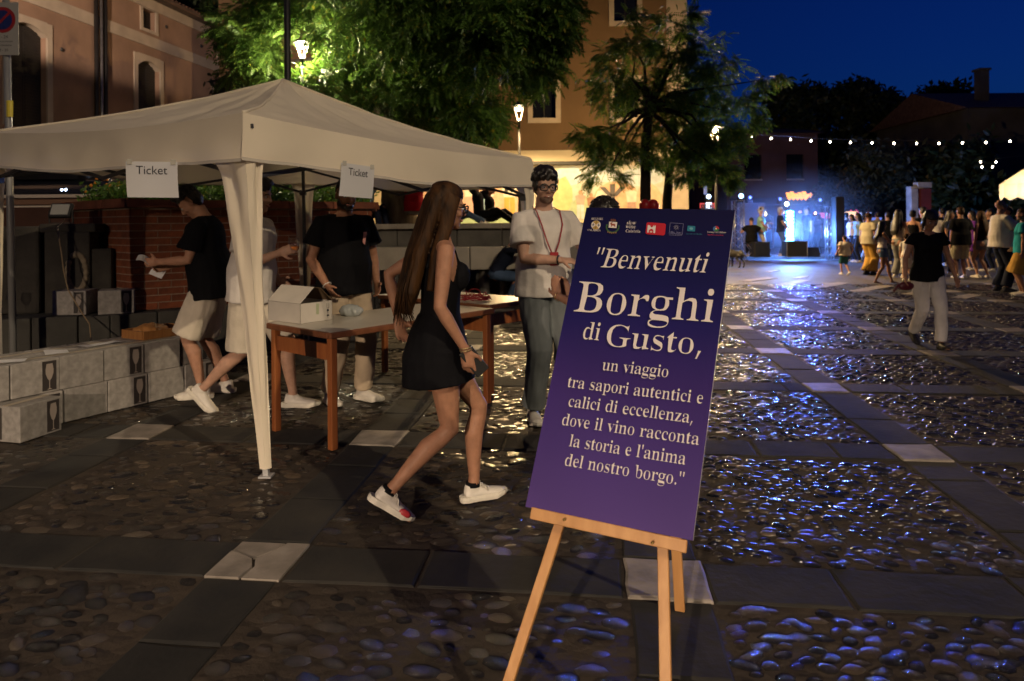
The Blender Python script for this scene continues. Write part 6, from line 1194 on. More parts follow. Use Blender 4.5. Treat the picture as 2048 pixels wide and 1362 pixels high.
def tufts(root, info, n, L_, m, seed=1, top=.10, curl=1.0):
    hf, rg, b = info['hf'], random.Random(seed), MB()
    for k in range(n):
        a = rg.uniform(0, 6.283); e_ = rg.uniform(.02, 1.45); c = Vector((math.cos(a)*math.cos(e_), math.sin(a)*math.cos(e_), math.sin(e_)))
        if c.y > .55 and c.z < .62: continue
        p = Vector((c.x*.074, -.014+c.y*.092, .160+c.z*.088)); t = Vector((rg.gauss(0, 1), rg.gauss(0, 1)-.2, rg.gauss(0, .5))).normalized(); t = (t-c*t.dot(c))*.8+c*.55; q = c.cross(t)
        pts = [hf(*(p)), hf(*(p+t*L_*.4+q*L_*.12*curl)), hf(*(p+t*L_*.8-q*L_*.10*curl)), hf(*(p+t*L_*1.05-q*L_*.3*curl-c*L_*.15))]; b.tube(pts, [.0042, .0040, .0030, .0006], 5)
    o = b.build('hair_tufts', m, root, smooth=True); o['kind'] = 'stuff'
tufts(girl, gi, 0, .02, H_BROWN) if False else None

# ---- boy in black T-shirt and cream shorts, reading papers
b1, i1 = person('dark haired boy in black T-shirt and cream shorts looking down at papers beside the cartons', (-2.53, 5.88), face_to(-1, -.12), H=1.80, vox=.0082, sk=SK_A, pel=(0, 0, .925), lean=.10, head=(R(6), R(42)),
    feet={'L': (-.09, .05, .088, .1, 0), 'R': (.10, -.08, .088, -.25, 0)}, hands={'L': (-.13, .37, 1.10), 'R': (.06, .34, 1.06)}, poles={'L': (-.25, -1, -.5), 'R': (.3, -1, -.5)}, curl=.65,
    top=C_BLACK, hem=.80, sleeve=.72, loose=.034, bottom=C_CREAM, bkind='shorts', bw=1.22, hair='quiff', hm=H_DARK)
tufts(b1, i1, 420, .040, H_DARK, 2)
for k, (a, dz, tlt) in enumerate(((.4, .02, .5), (-.2, -.05, 1.1))):
    c = world(b1, i1['A']['L' if k == 0 else 'R'][2]+Vector((.02, .10, dz))); m = MB(); m.grid(lambda u, v: Vector((.12*(u-.5), .09*(v-.5), .012*math.sin(u*5+k))), 8, 6)
    o = m.build('paper_slip', M_PAPER, smooth=True); o.location = c; o.rotation_euler = (tlt, .3, a); tag(o, ['folded white slip held up in the hands of the boy in cream shorts', 'crumpled white slip hanging below his hands, lit bluish'][k], 'paper')
# ---- man in white T-shirt behind the tent leg with a glass
b2, i2 = person('man in white T-shirt and cream shorts walking behind the tent leg, holding a drink', (-2.02, 5.42), face_to(1, -.12), H=1.82, vox=.0085, sk=SK_C, pel=(0, 0, .90), lean=.05, head=(R(-5), R(8)),
    feet={'L': (-.10, .27, .088, .1, 0), 'R': (.06, -.36, .16, 0, R(42))}, hands={'R': (.10, .27, 1.17), 'L': (-.20, .12, .95)}, poles={'R': (.4, -1, -.6)}, hdir={'R': ((-.1, .75, .25), (-.8, .2, 0), 1.0)},
    top=C_WHITE, hem=.84, sleeve=.62, loose=.028, bottom=C_CREAM, bkind='shorts', bw=1.15, hair='quiff')
tufts(b2, i2, 420, .038, H_DARK, 3)
gp = world(b2, i2['A']['R'][2]+Vector((-.045, .085, -.115)))
wineglass('wine_glass', 'wine glass with orange drink held by the man behind the tent leg', gp, .23, wine=mat('orange_drink', (.85, .26, .03), rough=.2))
# ---- bearded man in black T-shirt and beige trousers
b3, i3 = person(
    'bearded man in black T-shirt and pale trousers, face half hidden by the Ticket sheet', (-1.36, 5.66), face_to(.62, -.78), H=1.80, vox=.0085, sk=SK_B, bodyk=1.08, belly=.02, lean=.02, head=(R(-8), R(14)),
    feet={'L': (-.13, .05, .088, .35, 0), 'R': (.12, -.02, .088, -.1, 0)}, hands={'R': (.20, .13, .93), 'L': (-.22, .12, .92)}, poles={'R': (.6, -1, 0), 'L': (-.6, -1, 0)}, hdir={'R': ((-.35, .45, -.8), (-1, .2, 0), .5)},
    top=C_BLACK, hem=.85, sleeve=.62, loose=.026, bottom=C_BEIGE, bkind='long', bw=1.12, hair='buzz', beard=True, face=2)
c = i3['A']['R'][2]; m = MB(); dd = (i3['A']['R'][2]-i3['A']['R'][1]).normalized(); e1 = dd.cross(Vector((0, 0, 1))).normalized(); e2 = dd.cross(e1); m.tube([c+e1*math.cos(a)*.033+e2*math.sin(a)*.031 for a in np.linspace(0, 6.2832, 16)], .004, 6, cap=False); m.build('bracelet', C_WHITE, b3, smooth=True)
m = MB(); f3 = i3['T']; m.poly([f3(-.11, .168, 1.33), f3(-.08, .17, 1.33), f3(-.072, .172, 1.25), f3(-.09, .172, 1.23), f3(-.10, .17, 1.28)]); m.build('chest_print', mat('pink_print', (.50, .22, .20), rough=.7), b3)
# ---- smiling man with glasses, white T-shirt, red lanyard
b4, i4 = person('smiling man with black glasses, short beard, white T-shirt and red lanyard', (.235, 5.14), face_to(.34, -.94), H=1.82, vox=.0082, sk=SK_C, bodyk=1.05, head=(R(-6), R(5)),
    feet={'L': (-.12, .02, .088, .4, 0), 'R': (.11, .04, .088, -.2, 0)}, hands={'R': (-.015, .25, 1.12), 'L': (-.20, .22, 1.08)}, poles={'R': (1, -.6, -.4), 'L': (-.8, -.8, -.3)}, hdir={'R': ((-1, .35, -.1), (0, -.4, -.9), .6)},
    top=C_WHITE, hem=.86, sleeve=.66, loose=.021, bottom=C_JEANG, bkind='long', bw=1.16, hair='curly', beard=False, face=2, glasses=True)
tufts(b4, i4, 560, .042, H_DARK, 4, curl=2.0)
f4 = i4['T']; m = MB()
for q in (-1, 1): m.tube([f4(q*.074, -.03, 1.485), f4(q*.088, .075, 1.455), f4(q*.078, .145, 1.36), f4(q*.045, .163, 1.24), f4(q*.012, .166, 1.16)], (.0045, .003) and [(.005, .003)]*5, 6)
ln_ = m.build('lanyard', M_RED, b4, smooth=True); m = MB(); m.box(f4(0, .175, 1.125), (.06, .01, .09)); m.build('red_card', M_RED, ln_)
m = MB(); m.tube([f4(.062*math.cos(a), .075+.042*math.sin(a)*-1-.02, 1.455-.045*(1+math.sin(a))*.8+.02) for a in np.linspace(-.2, 3.3, 14)], .0022, 5); m.build('necklace', mat('steel_chain', (.25, .24, .22), rough=.3, metal=.8), b4, smooth=True)
wr_ = i4['A']['R']; dd = (wr_[2]-wr_[1]).normalized(); m = MB(); e1 = dd.cross(Vector((0, 0, 1))).normalized(); e2 = dd.cross(e1); c = wr_[2]-dd*.015
m.tube([c+e1*math.cos(a)*.032+e2*math.sin(a)*.029 for a in np.linspace(0, 6.2832, 16)], (.006), 6, cap=False); m.ball(c+e1*-.034, (.012, .012, .018), 8); m.build('wrist_watch', M_BLACK, b4, smooth=True)
c = MB(); hf4 = i4['hf']; HR4 = i4['HR']; c.ball(hf4(0, .042, .036), (.052, .050, .034), 12, M=HR4); c.ball(hf4(0, .076, .020), (.024, .018, .017), 10, M=HR4)
remesh(c, 'short_beard', mat('stubble', (.13, .075, .05), rough=.7, var=.3, scale=90), b4, vox=.007, smooth=1)
# ---- woman standing behind the board
b5, i5 = person('dark haired woman in black top standing behind the welcome board with raised hands', (.50, 3.72), face_to(-.85, .52), H=1.555, sex='f', vox=.0075, sk=SK_A, head=(R(-15), R(6)),
    hands={'L': (-.10, .28, 1.16), 'R': (.03, .27, 1.15)}, poles={'L': (-.4, -.3, -1), 'R': (.4, -.3, -1)}, hdir={'L': ((.15, .25, 1), (.8, 0, .2), .35), 'R': ((-.15, .3, 1), (-.8, 0, .2), .35)}, top=C_BLACK, hem=.88, sleeve=.45, loose=.016, bottom=C_NAVY, hair='bob', hm=H_DARK)
tufts(b5, i5, 300, .030, H_DARK, 5, curl=.3)
wr_ = i5['A']['L']; dd = (wr_[2]-wr_[1]).normalized(); e1 = dd.cross(Vector((1, 0, 0))).normalized(); e2 = dd.cross(e1); m = MB(); m.tube([wr_[2]-dd*.01+e1*math.cos(a)*.028+e2*math.sin(a)*.026 for a in np.linspace(0, 6.2832, 16)], .003, 6, cap=False); m.build('bracelet', MATS['gold_bracelet'], b5, smooth=True)

# ---- sitters
def seat(label, loc, rz, leg=.45, spread=.09, ft=.46, **kw):
    z = kw.pop('sz', .46)+.10
    return person(label, loc, rz, pel=(0, 0, z), feet={'L': (-spread, ft, kw.get('fz', .09), .1, 0), 'R': (spread, ft-.06, kw.pop('fz', .09), -.1, 0)}, knee=(0, .4, 1), **kw)
seat('white haired man in navy shirt and jeans sitting on the bench by the wall', (-.30, 12.22), face_to(1, -.1), H=1.72, sk=SK_A, vox=.013, lean=.55, head=(0, -.1), hands={'L': (-.05, .62, 1.02), 'R': (.08, .60, 1.0)}, top=C_NAVY, hem=.95, sleeve=1.6, bottom=C_JEANB, hair='short', hm=H_WHITE, shoes=C_DSHOE, ft=.30)
seat('man in dark clothes sitting behind the white haired man on the bench', (.18, 12.25), face_to(1, -.2), H=1.70, sk=SK_B, vox=.014, lean=.45, head=(0, .1), hands={'L': (-.05, .5, .9), 'R': (.1, .48, .88)}, top=C_KHAKI, hem=.95, sleeve=.6, bottom=C_NAVY, hair='short', shoes=C_DSHOE)
seat('person in bright red shirt with grey camouflage shorts on the terrace, holding a cone', (-1.98, 14.2, TZ-.06), face_to(-.5, .85), H=1.76, sk=SK_A, vox=.014, lean=.02, head=(.2, .1), hands={'L': (-.22, .22, .98), 'R': (.3, .1, .85)}, poles={'L': (-1, -.3, -.5)}, top=C_RED, hem=.90, sleeve=.5, loose=.03, bottom=C_GREY, bkind='shorts', hair='short', sz=.30, ft=.5)
seat('person in light blue shirt resting an arm on the terrace wall', (-2.95, 14.15, TZ-.1), face_to(.8, -.5), H=1.74, sk=SK_A, vox=.014, lean=.05, hands={'L': (.05, .45, 1.12), 'R': (.25, .2, .85)}, poles={'L': (-1, 0, -.6)}, top=C_LBLUE, hem=.90, sleeve=.5, bottom=C_NAVY, hair='short', sz=.25, ft=.5)
seat('man in black sitting in profile on the terrace before the dancers mural', (-.72, 15.6, TZ), face_to(1, -.1), H=1.74, sk=SK_B, vox=.014, lean=-.12, head=(0, .1), top=C_BLACK, sleeve=1.7, bottom=C_BLACK, hair='buzz', sz=.14, ft=.80, shoes=C_DSHOE)
seat('smaller person in black sitting just behind the man in black on the terrace', (-.50, 16.1, TZ), face_to(1, .05), H=1.6, sk=SK_B, vox=.014, lean=-.05, top=C_BLACK, sleeve=1.7, bottom=C_NAVY, hair='curly', sz=.10, ft=.75, shoes=C_DSHOE)
seat('reclining person in blue jeans on the terrace edge left of the men in black', (-1.35, 15.0, TZ), face_to(1, -.15), H=1.7, sk=SK_A, vox=.015, lean=-.4, top=C_GREY, sleeve=1.6, bottom=C_JEANB, hair='short', sz=.06, ft=.80, hands={'L': (-.25, -.3, .62), 'R': (.25, -.3, .62)})

# ---- woman walking towards the camera on the right
wk, iw = person('woman in scoop necked black T-shirt and white trousers walking towards the camera, head bowed', (4.66, 7.86), face_to(-.10, -1), H=1.54, sex='f', sk=SK_A, vox=.0095, lean=.03, head=(0, R(24)), feet={'R': (.05, -.28, .15, 0, R(32)), 'L': (-.06, .20, .088, 0, R(-6))},
    hands={'R': (.32, .12, .90), 'L': (-.33, .02, .88)}, top=C_BLACK, hem=.84, sleeve=.38, loose=.02, bottom=C_WHITE, bw=1.05, hair='fringe', hm=H_DARK, shoes=C_DSHOE, bodyk=1.06)
m = MB(); T_ = iw['T']; m.add([T_(x, .118+.012*math.cos(x*9), z) for x, z in ((-.085, 1.43), (-.06, 1.385), (0, 1.362), (.06, 1.385), (.085, 1.43), (.04, 1.475), (-.04, 1.475))], [(0, 1, 2, 3, 4, 5, 6)])
c = MB(); c.tube([T_(0, .02, 1.475), T_(0, .055, 1.43), T_(0, .066, 1.385)], [(.05, .03), (.075, .034), (.045, .026)], 14, xdir=(1, 0, 0)); remesh(c, 'bare_neckline', SK_A, wk, vox=.009)
pu = thing('purse', 'small dark red purse hanging by its strap from the walking woman in white trousers', 'purse', world(wk, iw['A']['R'][2]+Vector((.0, .02, -.115))))
m = MB(); m.ball((0, 0, 0), (.09, .03, .05), 12); m.tube([(-.08, 0, .02), (-.14, 0, -.06)], .012, 6); m.build('purse_body', mat('dark_red_leather', (.10, .01, .02), rough=.4), pu, smooth=True)
# ---- the crowd
g_ = 'people standing about the far square'
def far(label, px, Y, rz, H, **kw): 
    u, v = ray(px, 445); return person(label, (u*Y, Y), rz, H=H, vox=kw.pop('vox', .0155), face=kw.pop('face', 0), **kw)
far('small child in cream T-shirt and teal shorts walking away', 1689, 18.3, face_to(-.15, 1), 1.02, sk=SK_A, vox=.014, bodyk=1.25, feet={'L': (-.07, .12, .09, 0, 0), 'R': (.07, -.2, .14, 0, .5)}, hands={'L': (-.34, .1, .95), 'R': (.3, 0, .92)}, top=C_CREAM, hem=.86, loose=.04, bottom=C_TEAL, bkind='shorts', hair='short', hm=H_BROWN)
far('elderly person in khaki top and wide mustard trousers standing in profile', 1737, 18.3, face_to(1, .35), 1.62, sk=SK_B, bodyk=1.12, top=C_KHAKI, loose=.03, bottom=C_MUST, bw=1.45, hair='buzz', hm=H_BROWN, shoes=C_DSHOE)
far('barefoot curly haired girl with crossed arms, white top and denim shorts', 1764, 15.6, face_to(1, -.2), 1.40, sex='f', sk=SK_B, bare=True, feet={'L': (-.07, .26, .09, 0, 0), 'R': (.07, -.2, .09, -.1, 0)}, hands={'L': (.10, .22, 1.14), 'R': (-.10, .24, 1.12)}, poles={'L': (-1, 0, -.3), 'R': (1, 0, -.3)}, top=C_WHITE, hem=1.0, topcut='tank', bottom=C_JEANB, bkind='mini', hair='long', hm=H_DARK, hair_len=.3, vox=.013)
far('tall woman with long dark hair, bare back and grey trousers', 1797, 17.2, face_to(.9, .45), 1.68, sex='f', sk=SK_B, hands={'L': (-.05, .30, 1.1), 'R': (.22, .22, 1.05)}, top=C_BEIGE, hem=.98, topcut='strap', bottom=C_GREY, bw=1.25, hair='long', hair_len=.42, vox=.014)
far('woman with hair tied up, strappy top and long black skirt behind the tall woman', 1826, 17.6, face_to(.7, .7), 1.66, sex='f', sk=SK_A, top=C_BLACK, hem=1.0, topcut='strap', bottom=C_BLACK, bkind='skirt', hair='bun', shoes=C_DSHOE)
far('man in black T-shirt seen from behind next to the woman with tied up hair', 1846, 18.4, face_to(-.1, 1), 1.76, sk=SK_B, top=C_BLACK, loose=.03, bottom=C_NAVY, hair='short')
far('small white dressed figure between the women in the crowd', 1812, 16.4, face_to(.6, .8), 1.1, sex='f', sk=SK_A, top=C_WHITE, hem=.95, bottom=C_WHITE, bkind='shorts', hair='short', hm=H_BROWN)
far('man in black T-shirt and khaki shorts seen from behind', 1921, 16.9, face_to(.1, 1), 1.72, sk=SK_B, top=C_BLACK, hem=.82, loose=.04, sleeve=.75, bottom=C_KHAKI, bkind='shorts', bw=1.3, hair='short', hm=H_BROWN, vox=.014)
far('woman in navy top half hidden left of the man in khaki shorts', 1900, 17.8, face_to(.5, -.8), 1.66, sex='f', sk=SK_B, top=C_NAVY, bottom=C_NAVY, hair='long', hm=H_DARK)
far('woman in black strap top and pale grey shorts with a head light on her hair', 1962, 16.9, face_to(-.35, .9), 1.62, sex='f', sk=SK_A, feet={'L': (-.04, .08, .088, 0, 0), 'R': (.10, -.1, .088, 0, 0)}, top=C_BLACK, hem=.98, topcut='strap', bottom=C_GREY, bkind='mini', hair='long', hair_len=.4, hm=H_BROWN, vox=.014)
far('pale woman in a purple dress lit by the stage behind the crowd', 1944, 19.5, face_to(-.9, .2), 1.66, sex='f', sk=SK_C, top=cloth('purple', (.16, .04, .3)), hem=.93, skirt=(.55, .22), hair='long')
far('bald man with glasses, white shirt and dark trousers at the right edge of the crowd', 2001, 13.8, face_to(1, -.1), 1.80, sk=SK_A, vox=.012, face=1, glasses=True, bodyk=1.1, belly=.04, hands={'L': (-.15, .38, 1.08), 'R': (.12, .40, 1.10)}, poles={'L': (-.5, -1, -.5), 'R': (.5, -1, -.5)}, top=C_WHITE, hem=.84, sleeve=.75, loose=.035, bottom=C_NAVY, bw=1.25, hair='bald', shoes=C_DSHOE)
far('woman in turquoise top with a mustard cloth round her waist at the right edge', 2046, 12.9, face_to(-.7, .5), 1.62, sex='f', sk=SK_A, vox=.013, bodyk=1.1, hands={'R': (.28, .15, .95)}, top=C_TURQ, loose=.03, bottom=C_MUST, bkind='skirt', bw=1.1, hair='short', hm=H_BROWN)
far('person in dark shirt behind the bald man', 2016, 15.6, face_to(-1, .1), 1.7, sk=SK_B, top=C_RED, bottom=C_KHAKI, hair='short')
for q, (px, Y, lab, H, c1, c2, kw) in enumerate(((1703, 24.0, 'woman in white blouse with dark hair near the stage tower', 1.62, C_WHITE, C_NAVY, dict(sex='f', hair='long')), (1716, 23.4, 'person in pale top raising an arm near the stage tower', 1.66, C_LBLUE, C_NAVY, dict(sex='f', hair='long', hands={'R': (.25, .2, 1.45)})),
    (1728, 24.6, 'woman in long white dress under the blue light', 1.6, C_WHITE, C_WHITE, dict(sex='f', hair='short')), (1693, 25.5, 'person in dark clothes beside the stage tower', 1.7, C_NAVY, C_NAVY, dict(hair='short')), (1755, 23.5, 'person in grey behind the mustard trousers', 1.7, C_GREY, C_NAVY, dict(hair='short')),
    (1775, 22.5, 'dark haired person between the girls in the crowd', 1.68, C_BLACK, C_NAVY, dict(hair='short')), (1870, 20.5, 'person in white hidden behind the walking woman', 1.68, C_WHITE, C_GREY, dict(hair='short')), (1884, 21.5, 'tall person in black behind the walking woman', 1.78, C_BLACK, C_NAVY, dict(hair='short')), (1980, 19.0, 'person in navy beyond the woman in grey shorts', 1.7, C_NAVY, C_NAVY, dict(hair='short')))):
    far(lab, px, Y, face_to(rnd.uniform(-1, 1), rnd.uniform(-.3, 1)), H, sk=SK_C if q % 2 else SK_A, top=c1, bottom=c2, vox=.02, **kw)
# ------------------------------------------------------------- stage, band, far stalls
SY = 26.0
M_ALU = mat('aluminium_truss', (.45, .46, .48), rough=.3, metal=.85); M_CASE = mat('black_case', (.012, .012, .014), rough=.55)
st = MB(); c0 = P(1590, 445, 27.5); st.box((c0.x+1.2, 29.4, .07), (12, 7, .14)); stg = st.build('stage_floor', mat('stage_floor', (.10, .095, .09), rough=.5, var=.15, scale=3)); tag(stg, 'low flat stage floor under the blue lights', 'stage')
def truss(label, px, Y, h, w=.30):
    u, v = ray(px, 445); t = thing('truss_tower', label, 'truss', (u*Y, Y, .0))
    for sx in (-1, 1):
        for sy in (-1, 1): m = MB(); m.tube([(sx*w/2, sy*w/2, 0), (sx*w/2, sy*w/2, h)], .025, 8); m.build('upright', M_ALU, t, smooth=True)
    m = MB(); z = .1
    while z < h-.2:
        for a, b in (((-1, -1), (1, -1)), ((1, 1), (-1, 1)), ((-1, 1), (-1, -1)), ((1, -1), (1, 1))): m.tube([(a[0]*w/2, a[1]*w/2, z), (b[0]*w/2, b[1]*w/2, z+.28)], .012, 5)
        z += .28
    m.build('bracing', M_ALU, t, smooth=True)
    m = MB(); m.box((0, 0, .01), (w+.25, w+.25, .02)); m.box((0, 0, h+.01), (w+.08, w+.08, .02)); m.build('plates', M_ALU, t); return t
truss('wide aluminium truss tower left of the band, a moving head light on top', 1476, 25.5, 2.15, .34)
truss('slim aluminium truss tower right of the band beside a dark column', 1659, 25.0, 1.9, .20)
truss('short truss tower seen just above the welcome board', 1415, 25.5, 2.0, .32)
def stagelight(label, px, py, Y, col, e, aim, power, r=.09, spot=R(70)):
    c = P(px, py, Y); t = thing('stage_light', label, 'spotlight', c)
    m = MB(); m.box((0, .04, -.16), (.20, .16, .10)); m.bar((-.11, .04, -.12), (-.11, .04, .04), .015, .04); m.bar((.11, .04, -.12), (.11, .04, .04), .015, .04); m.build('yoke', M_CASE, t)
    m = MB(); m.lathe([(.05, -.14), (.10, -.10), (r+.02, .0), (r+.015, .03), (.02, .03)], (0, 0, 0), 14); hd_ = m.build('head', M_CASE, t, smooth=True); hd_.rotation_euler = (R(90), 0, 0); hd_.location = (0, .02, 0)
    m = MB(); m.ball((0, -.02, 0), (r, .035, r), 14); m.build('lens', emat('lens_%s' % label[:8], col, e), t, smooth=True)
    if power: 
        d = (Vector(aim)-c).normalized(); lamp_light((0, -.10, 0), power, col, .08, spot, d.to_track_quat('-Z', 'Y').to_euler(), .5, 'beam', t)
    return t
BLUE = (.12, .22, 1.0)
stagelight('white blue moving head glowing on the wide truss', 1482, 392, 25.4, (.35, .55, 1), 6, (14, 15, 0), 0)
stagelight('bright white stage light above the guitarist', 1573, 408, 25.8, (.55, .75, 1), 14, (3.5, 6.0, .2), 350, .08, R(50))
stagelight('bluish white stage light over the top of the welcome board', 1417, 393, 25.6, (.5, .7, 1), 10, (4, 12, 0), 200, .08, R(70))
# the tall blue led bar facing the square
cb = P(1580, 452, 25.6); lb = thing('led_bar', 'tall glaring blue white led bar in the middle of the band', 'stage light', cb)
m = MB(); m.box((0, .05, 0), (.26, .08, 1.15)); m.box((0, .08, -.7), (.05, .05, .6)); m.build('bar_body', M_CASE, lb)
m = MB()
for k in range(9): m.ball((0, .0, -.50+.125*k), (.15, .03, .068), 10)
m.build('led_cells', emat('led_cells', (.05, .32, 1.0), 40), lb, smooth=True)
lamp_light((0, -.14, .1), 6500, (.045, .08, 1.0), .16, R(8.5), (R(-86), 0, R(-21.6)), .8, 'beam', lb)
lamp_light((0, -.14, .3), 420, (.16, .14, 1.0), .2, R(52), (R(-113), 0, R(-30)), .8, 'beam', lb)
lamp_light((0, -.14, -.2), 1800, (.12, .30, 1.0), .2, None, None, 0, 'spill', lb)
# blue washes hung behind the band
for k, (px, py, Y, rx_) in enumerate(((1500, 395, 28.5, 20), (1640, 400, 28.5, -15), (1560, 398, 29.5, 0))):
    stagelight('%s blue wash light behind the band' % ('left', 'right', 'middle')[k], px, py, Y, (.12, .2, 1), 5, (P(px, 445, 27).x, 27, 0), 260, .06, R(110))
tree_wash = stagelight('blue floor light throwing light up into the bushy tree', 1672, 505, 27.0, (.12, .3, 1), 3, (17.5, 33, 5), 700, .06, R(90))
# flight case, speakers, monitors, stands
def simple(name, label, cat, px, Y, boxes, mt, z=.14, rz=0):
    u, v = ray(px, 445); t = thing(name, label, cat, (u*Y, Y, z), rz)
    for nm_, c, s, mm in boxes: m = MB(); m.box(c, s); bevel(m.build(nm_, mm or mt, t), .01, 1)
    return t
simple('flight_case', 'black flight case with bright metal edges in front of the led bar', 'flight case', 1588, 24.6, [('case_body', (0, 0, .29), (.70, .5, .54), None)]+[('edge', (0, -.255, z), (.74, .02, .03), M_ALU) for z in (.02, .56)]+[('edge', (x, -.255, .29), (.03, .02, .52), M_ALU) for x in (-.355, .355)], M_CASE)
simple('speaker', 'black bass speaker box under the seated musician', 'speaker', 1519, 24.8, [('cabinet', (0, 0, .27), (.56, .5, .54), None), ('grille', (0, -.255, .27), (.48, .012, .46), C_NAVY)], M_CASE)
simple('dark_column', 'tall dark speaker column beside the slim truss', 'speaker', 1676, 24.6, [('column', (0, 0, 1.05), (.30, .35, 2.1), None), ('base', (0, 0, .03), (.5, .5, .06), None)], M_CASE)
u, v = ray(1620, 445)
t = thing('stage_monitor', 'black wedge monitor speaker on the stage edge', 'speaker', (u*24.6, 24.6, .14)); m = MB(); m.add([(-.28, -.2, 0), (.28, -.2, 0), (.28, .2, 0), (-.28, .2, 0), (-.28, -.02, .34), (.28, -.02, .34), (.28, .2, .26), (-.28, .2, .26)], [(3, 2, 1, 0), (4, 5, 6, 7), (0, 1, 5, 4), (1, 2, 6, 5), (2, 3, 7, 6), (3, 0, 4, 7)]); m.build('cabinet', M_CASE, t)
def micstand(label, px, Y, h=1.45):
    u, v = ray(px, 445); t = thing('microphone_stand', label, 'microphone stand', (u*Y, Y, .14)); m = MB(); m.tube([(0, 0, 0), (0, 0, h)], .012, 6); m.tube([(0, 0, h-.05), (-.45, -.1, h+.25)], .009, 6)
    for a in (0, 2.1, 4.2): m.tube([(0, 0, .15), (.28*math.cos(a), .28*math.sin(a), .0)], .010, 6)
    m.build('stand', M_ALU, t); m = MB(); m.ball((-.47, -.1, .26+h), (.035, .035, .045), 8); m.build('microphone', M_CASE, t)
micstand('tilted microphone stand between the two standing musicians', 1546, 25.0); micstand('microphone stand at the right of the led bar', 1604, 26.2, 1.2)
def guitar(root, info, label):
    t = thing('guitar', label, 'guitar', root.location); t.rotation_euler = root.rotation_euler
    c = MB(); c.ball((.06, .20, 1.02), (.17, .04, .15), 14); c.ball((-.12, .20, 1.08), (.12, .04, .11), 14); remesh(c, 'guitar_body', mat('guitar_wood', (.35, .16, .05), rough=.3), t, vox=.016)
    m = MB(); m.bar((-.15, .20, 1.10), (-.68, .24, 1.28), .045, .02); m.box((-.73, .245, 1.30), (.12, .02, .06)); m.build('guitar_neck', H_BROWN, t)
gkw = dict(hands={'L': (-.38, .30, 1.20), 'R': (.06, .27, 1.03)}, poles={'L': (-1, 0, -.6), 'R': (1, -.4, -.3)})
mu1, im1 = far('musician in pale green shirt and hat playing guitar, washed white by the lights', 1522, 25.4, face_to(.9, -.45), 1.72, sk=SK_C, face=0, vox=.016, top=C_GREEN, loose=.03, bottom=C_CREAM, hair='short', hm=H_WHITE, **gkw); mu1.location.z = .14
guitar(mu1, im1, 'guitar of the musician in the pale green shirt')
ht = thing('hat', 'pale brimmed hat on the musician in the pale green shirt', 'hat', world(mu1, im1['hf'](0, 0, .21))); m = MB(); m.lathe([(.19, 0), (.19, .012), (.10, .02), (.095, .10), (.0001, .12)], (0, 0, 0), 16); m.build('hat_body', C_CREAM, ht, smooth=True)
mu2, im2 = far('musician in dark blue vest and pale trousers playing beside the led bar', 1561, 25.2, face_to(.8, -.3), 1.76, sk=SK_C, vox=.016, top=C_NAVY, loose=.02, bottom=C_JEANB, hair='short', hm=H_WHITE, **gkw); mu2.location.z = .14
guitar(mu2, im2, 'guitar of the musician in the dark blue vest')
mu3, im3 = far('tall dark figure of a musician right of the led bar in deep blue light', 1614, 26.4, face_to(-.8, -.3), 1.78, sk=SK_B, vox=.018, top=C_NAVY, bottom=C_NAVY, hair='short'); mu3.location.z = .14
mu4 = seat('musician in black seated with his back turned at the left of the band', (P(1503, 445, 25.0).x, 25.0, .14), face_to(.2, 1), H=1.74, sk=SK_A, vox=.016, face=0, lean=.05, top=C_BLACK, loose=.03, bottom=C_NAVY, hair='buzz', sz=.50, hands={'L': (-.2, .35, .95), 'R': (.25, .3, .95)})
u, v = ray(1503, 445); t = thing('stool', 'folding stool under the seated musician', 'stool', (u*25, 25.02, .14)); m = MB(); m.box((0, 0, .47), (.42, .36, .04)); m.build('seat', M_CASE, t)
for a, b in (((-.18, -.14), (.18, -.14)), ((.18, .14), (-.18, .14)), ((-.18, .14), (.18, .14)), ((.18, -.14), (-.18, -.14))): m = MB(); m.bar((a[0], a[1], 0), (b[0], b[1], .45), .022); m.build('leg', M_ALU, t)
far('shadowy person in dark red standing behind the band on the right', 1636, 27.4, face_to(-1, -.4), 1.7, sex='f', sk=SK_A, vox=.02, top=cloth('dark_red', (.10, .01, .03)), bottom=C_NAVY, hair='long')
# dog
dp = P(1470, 445, 21.4); dg_ = thing('dog', 'dark dog seen from behind at the left of the stage', 'dog', (dp.x, dp.y, 0), R(25)); c = MB()
c.tube([(0, -.32, .40), (0, -.25, .43), (0, -.05, .42), (0, .15, .43), (0, .28, .45)], [(.05, .07), (.10, .12), (.085, .10), (.105, .14), (.08, .10)], 12, xdir=(1, 0, 0))
c.tube([(0, .26, .47), (0, .38, .56), (0, .44, .58)], [(.07, .08), (.06, .065), (.05, .055)], 10); c.ball((0, .44, .60), (.065, .08, .065), 10); c.tube([(0, .46, .58), (0, .58, .555)], [.045, .03], 8)
for q in (-1, 1):
    c.ball((q*.05, .40, .66), (.02, .015, .035), 6)
    c.tube([(q*.075, -.24, .40), (q*.085, -.16, .27), (q*.085, -.30, .16), (q*.085, -.27, .03), (q*.085, -.22, .02)], [.075, .045, .026, .022, .024], 8)
    c.tube([(q*.07, .22, .38), (q*.075, .20, .22), (q*.075, .21, .03), (q*.075, .25, .02)], [.055, .032, .024, .024], 8)
c.tube([(0, -.32, .42), (0, -.44, .36), (0, -.50, .24)], [.028, .02, .01], 6); remesh(c, 'body', mat('dark_fur', (.012, .010, .009), rough=.6, bump=.003, bscale=80), dg_, vox=.014)
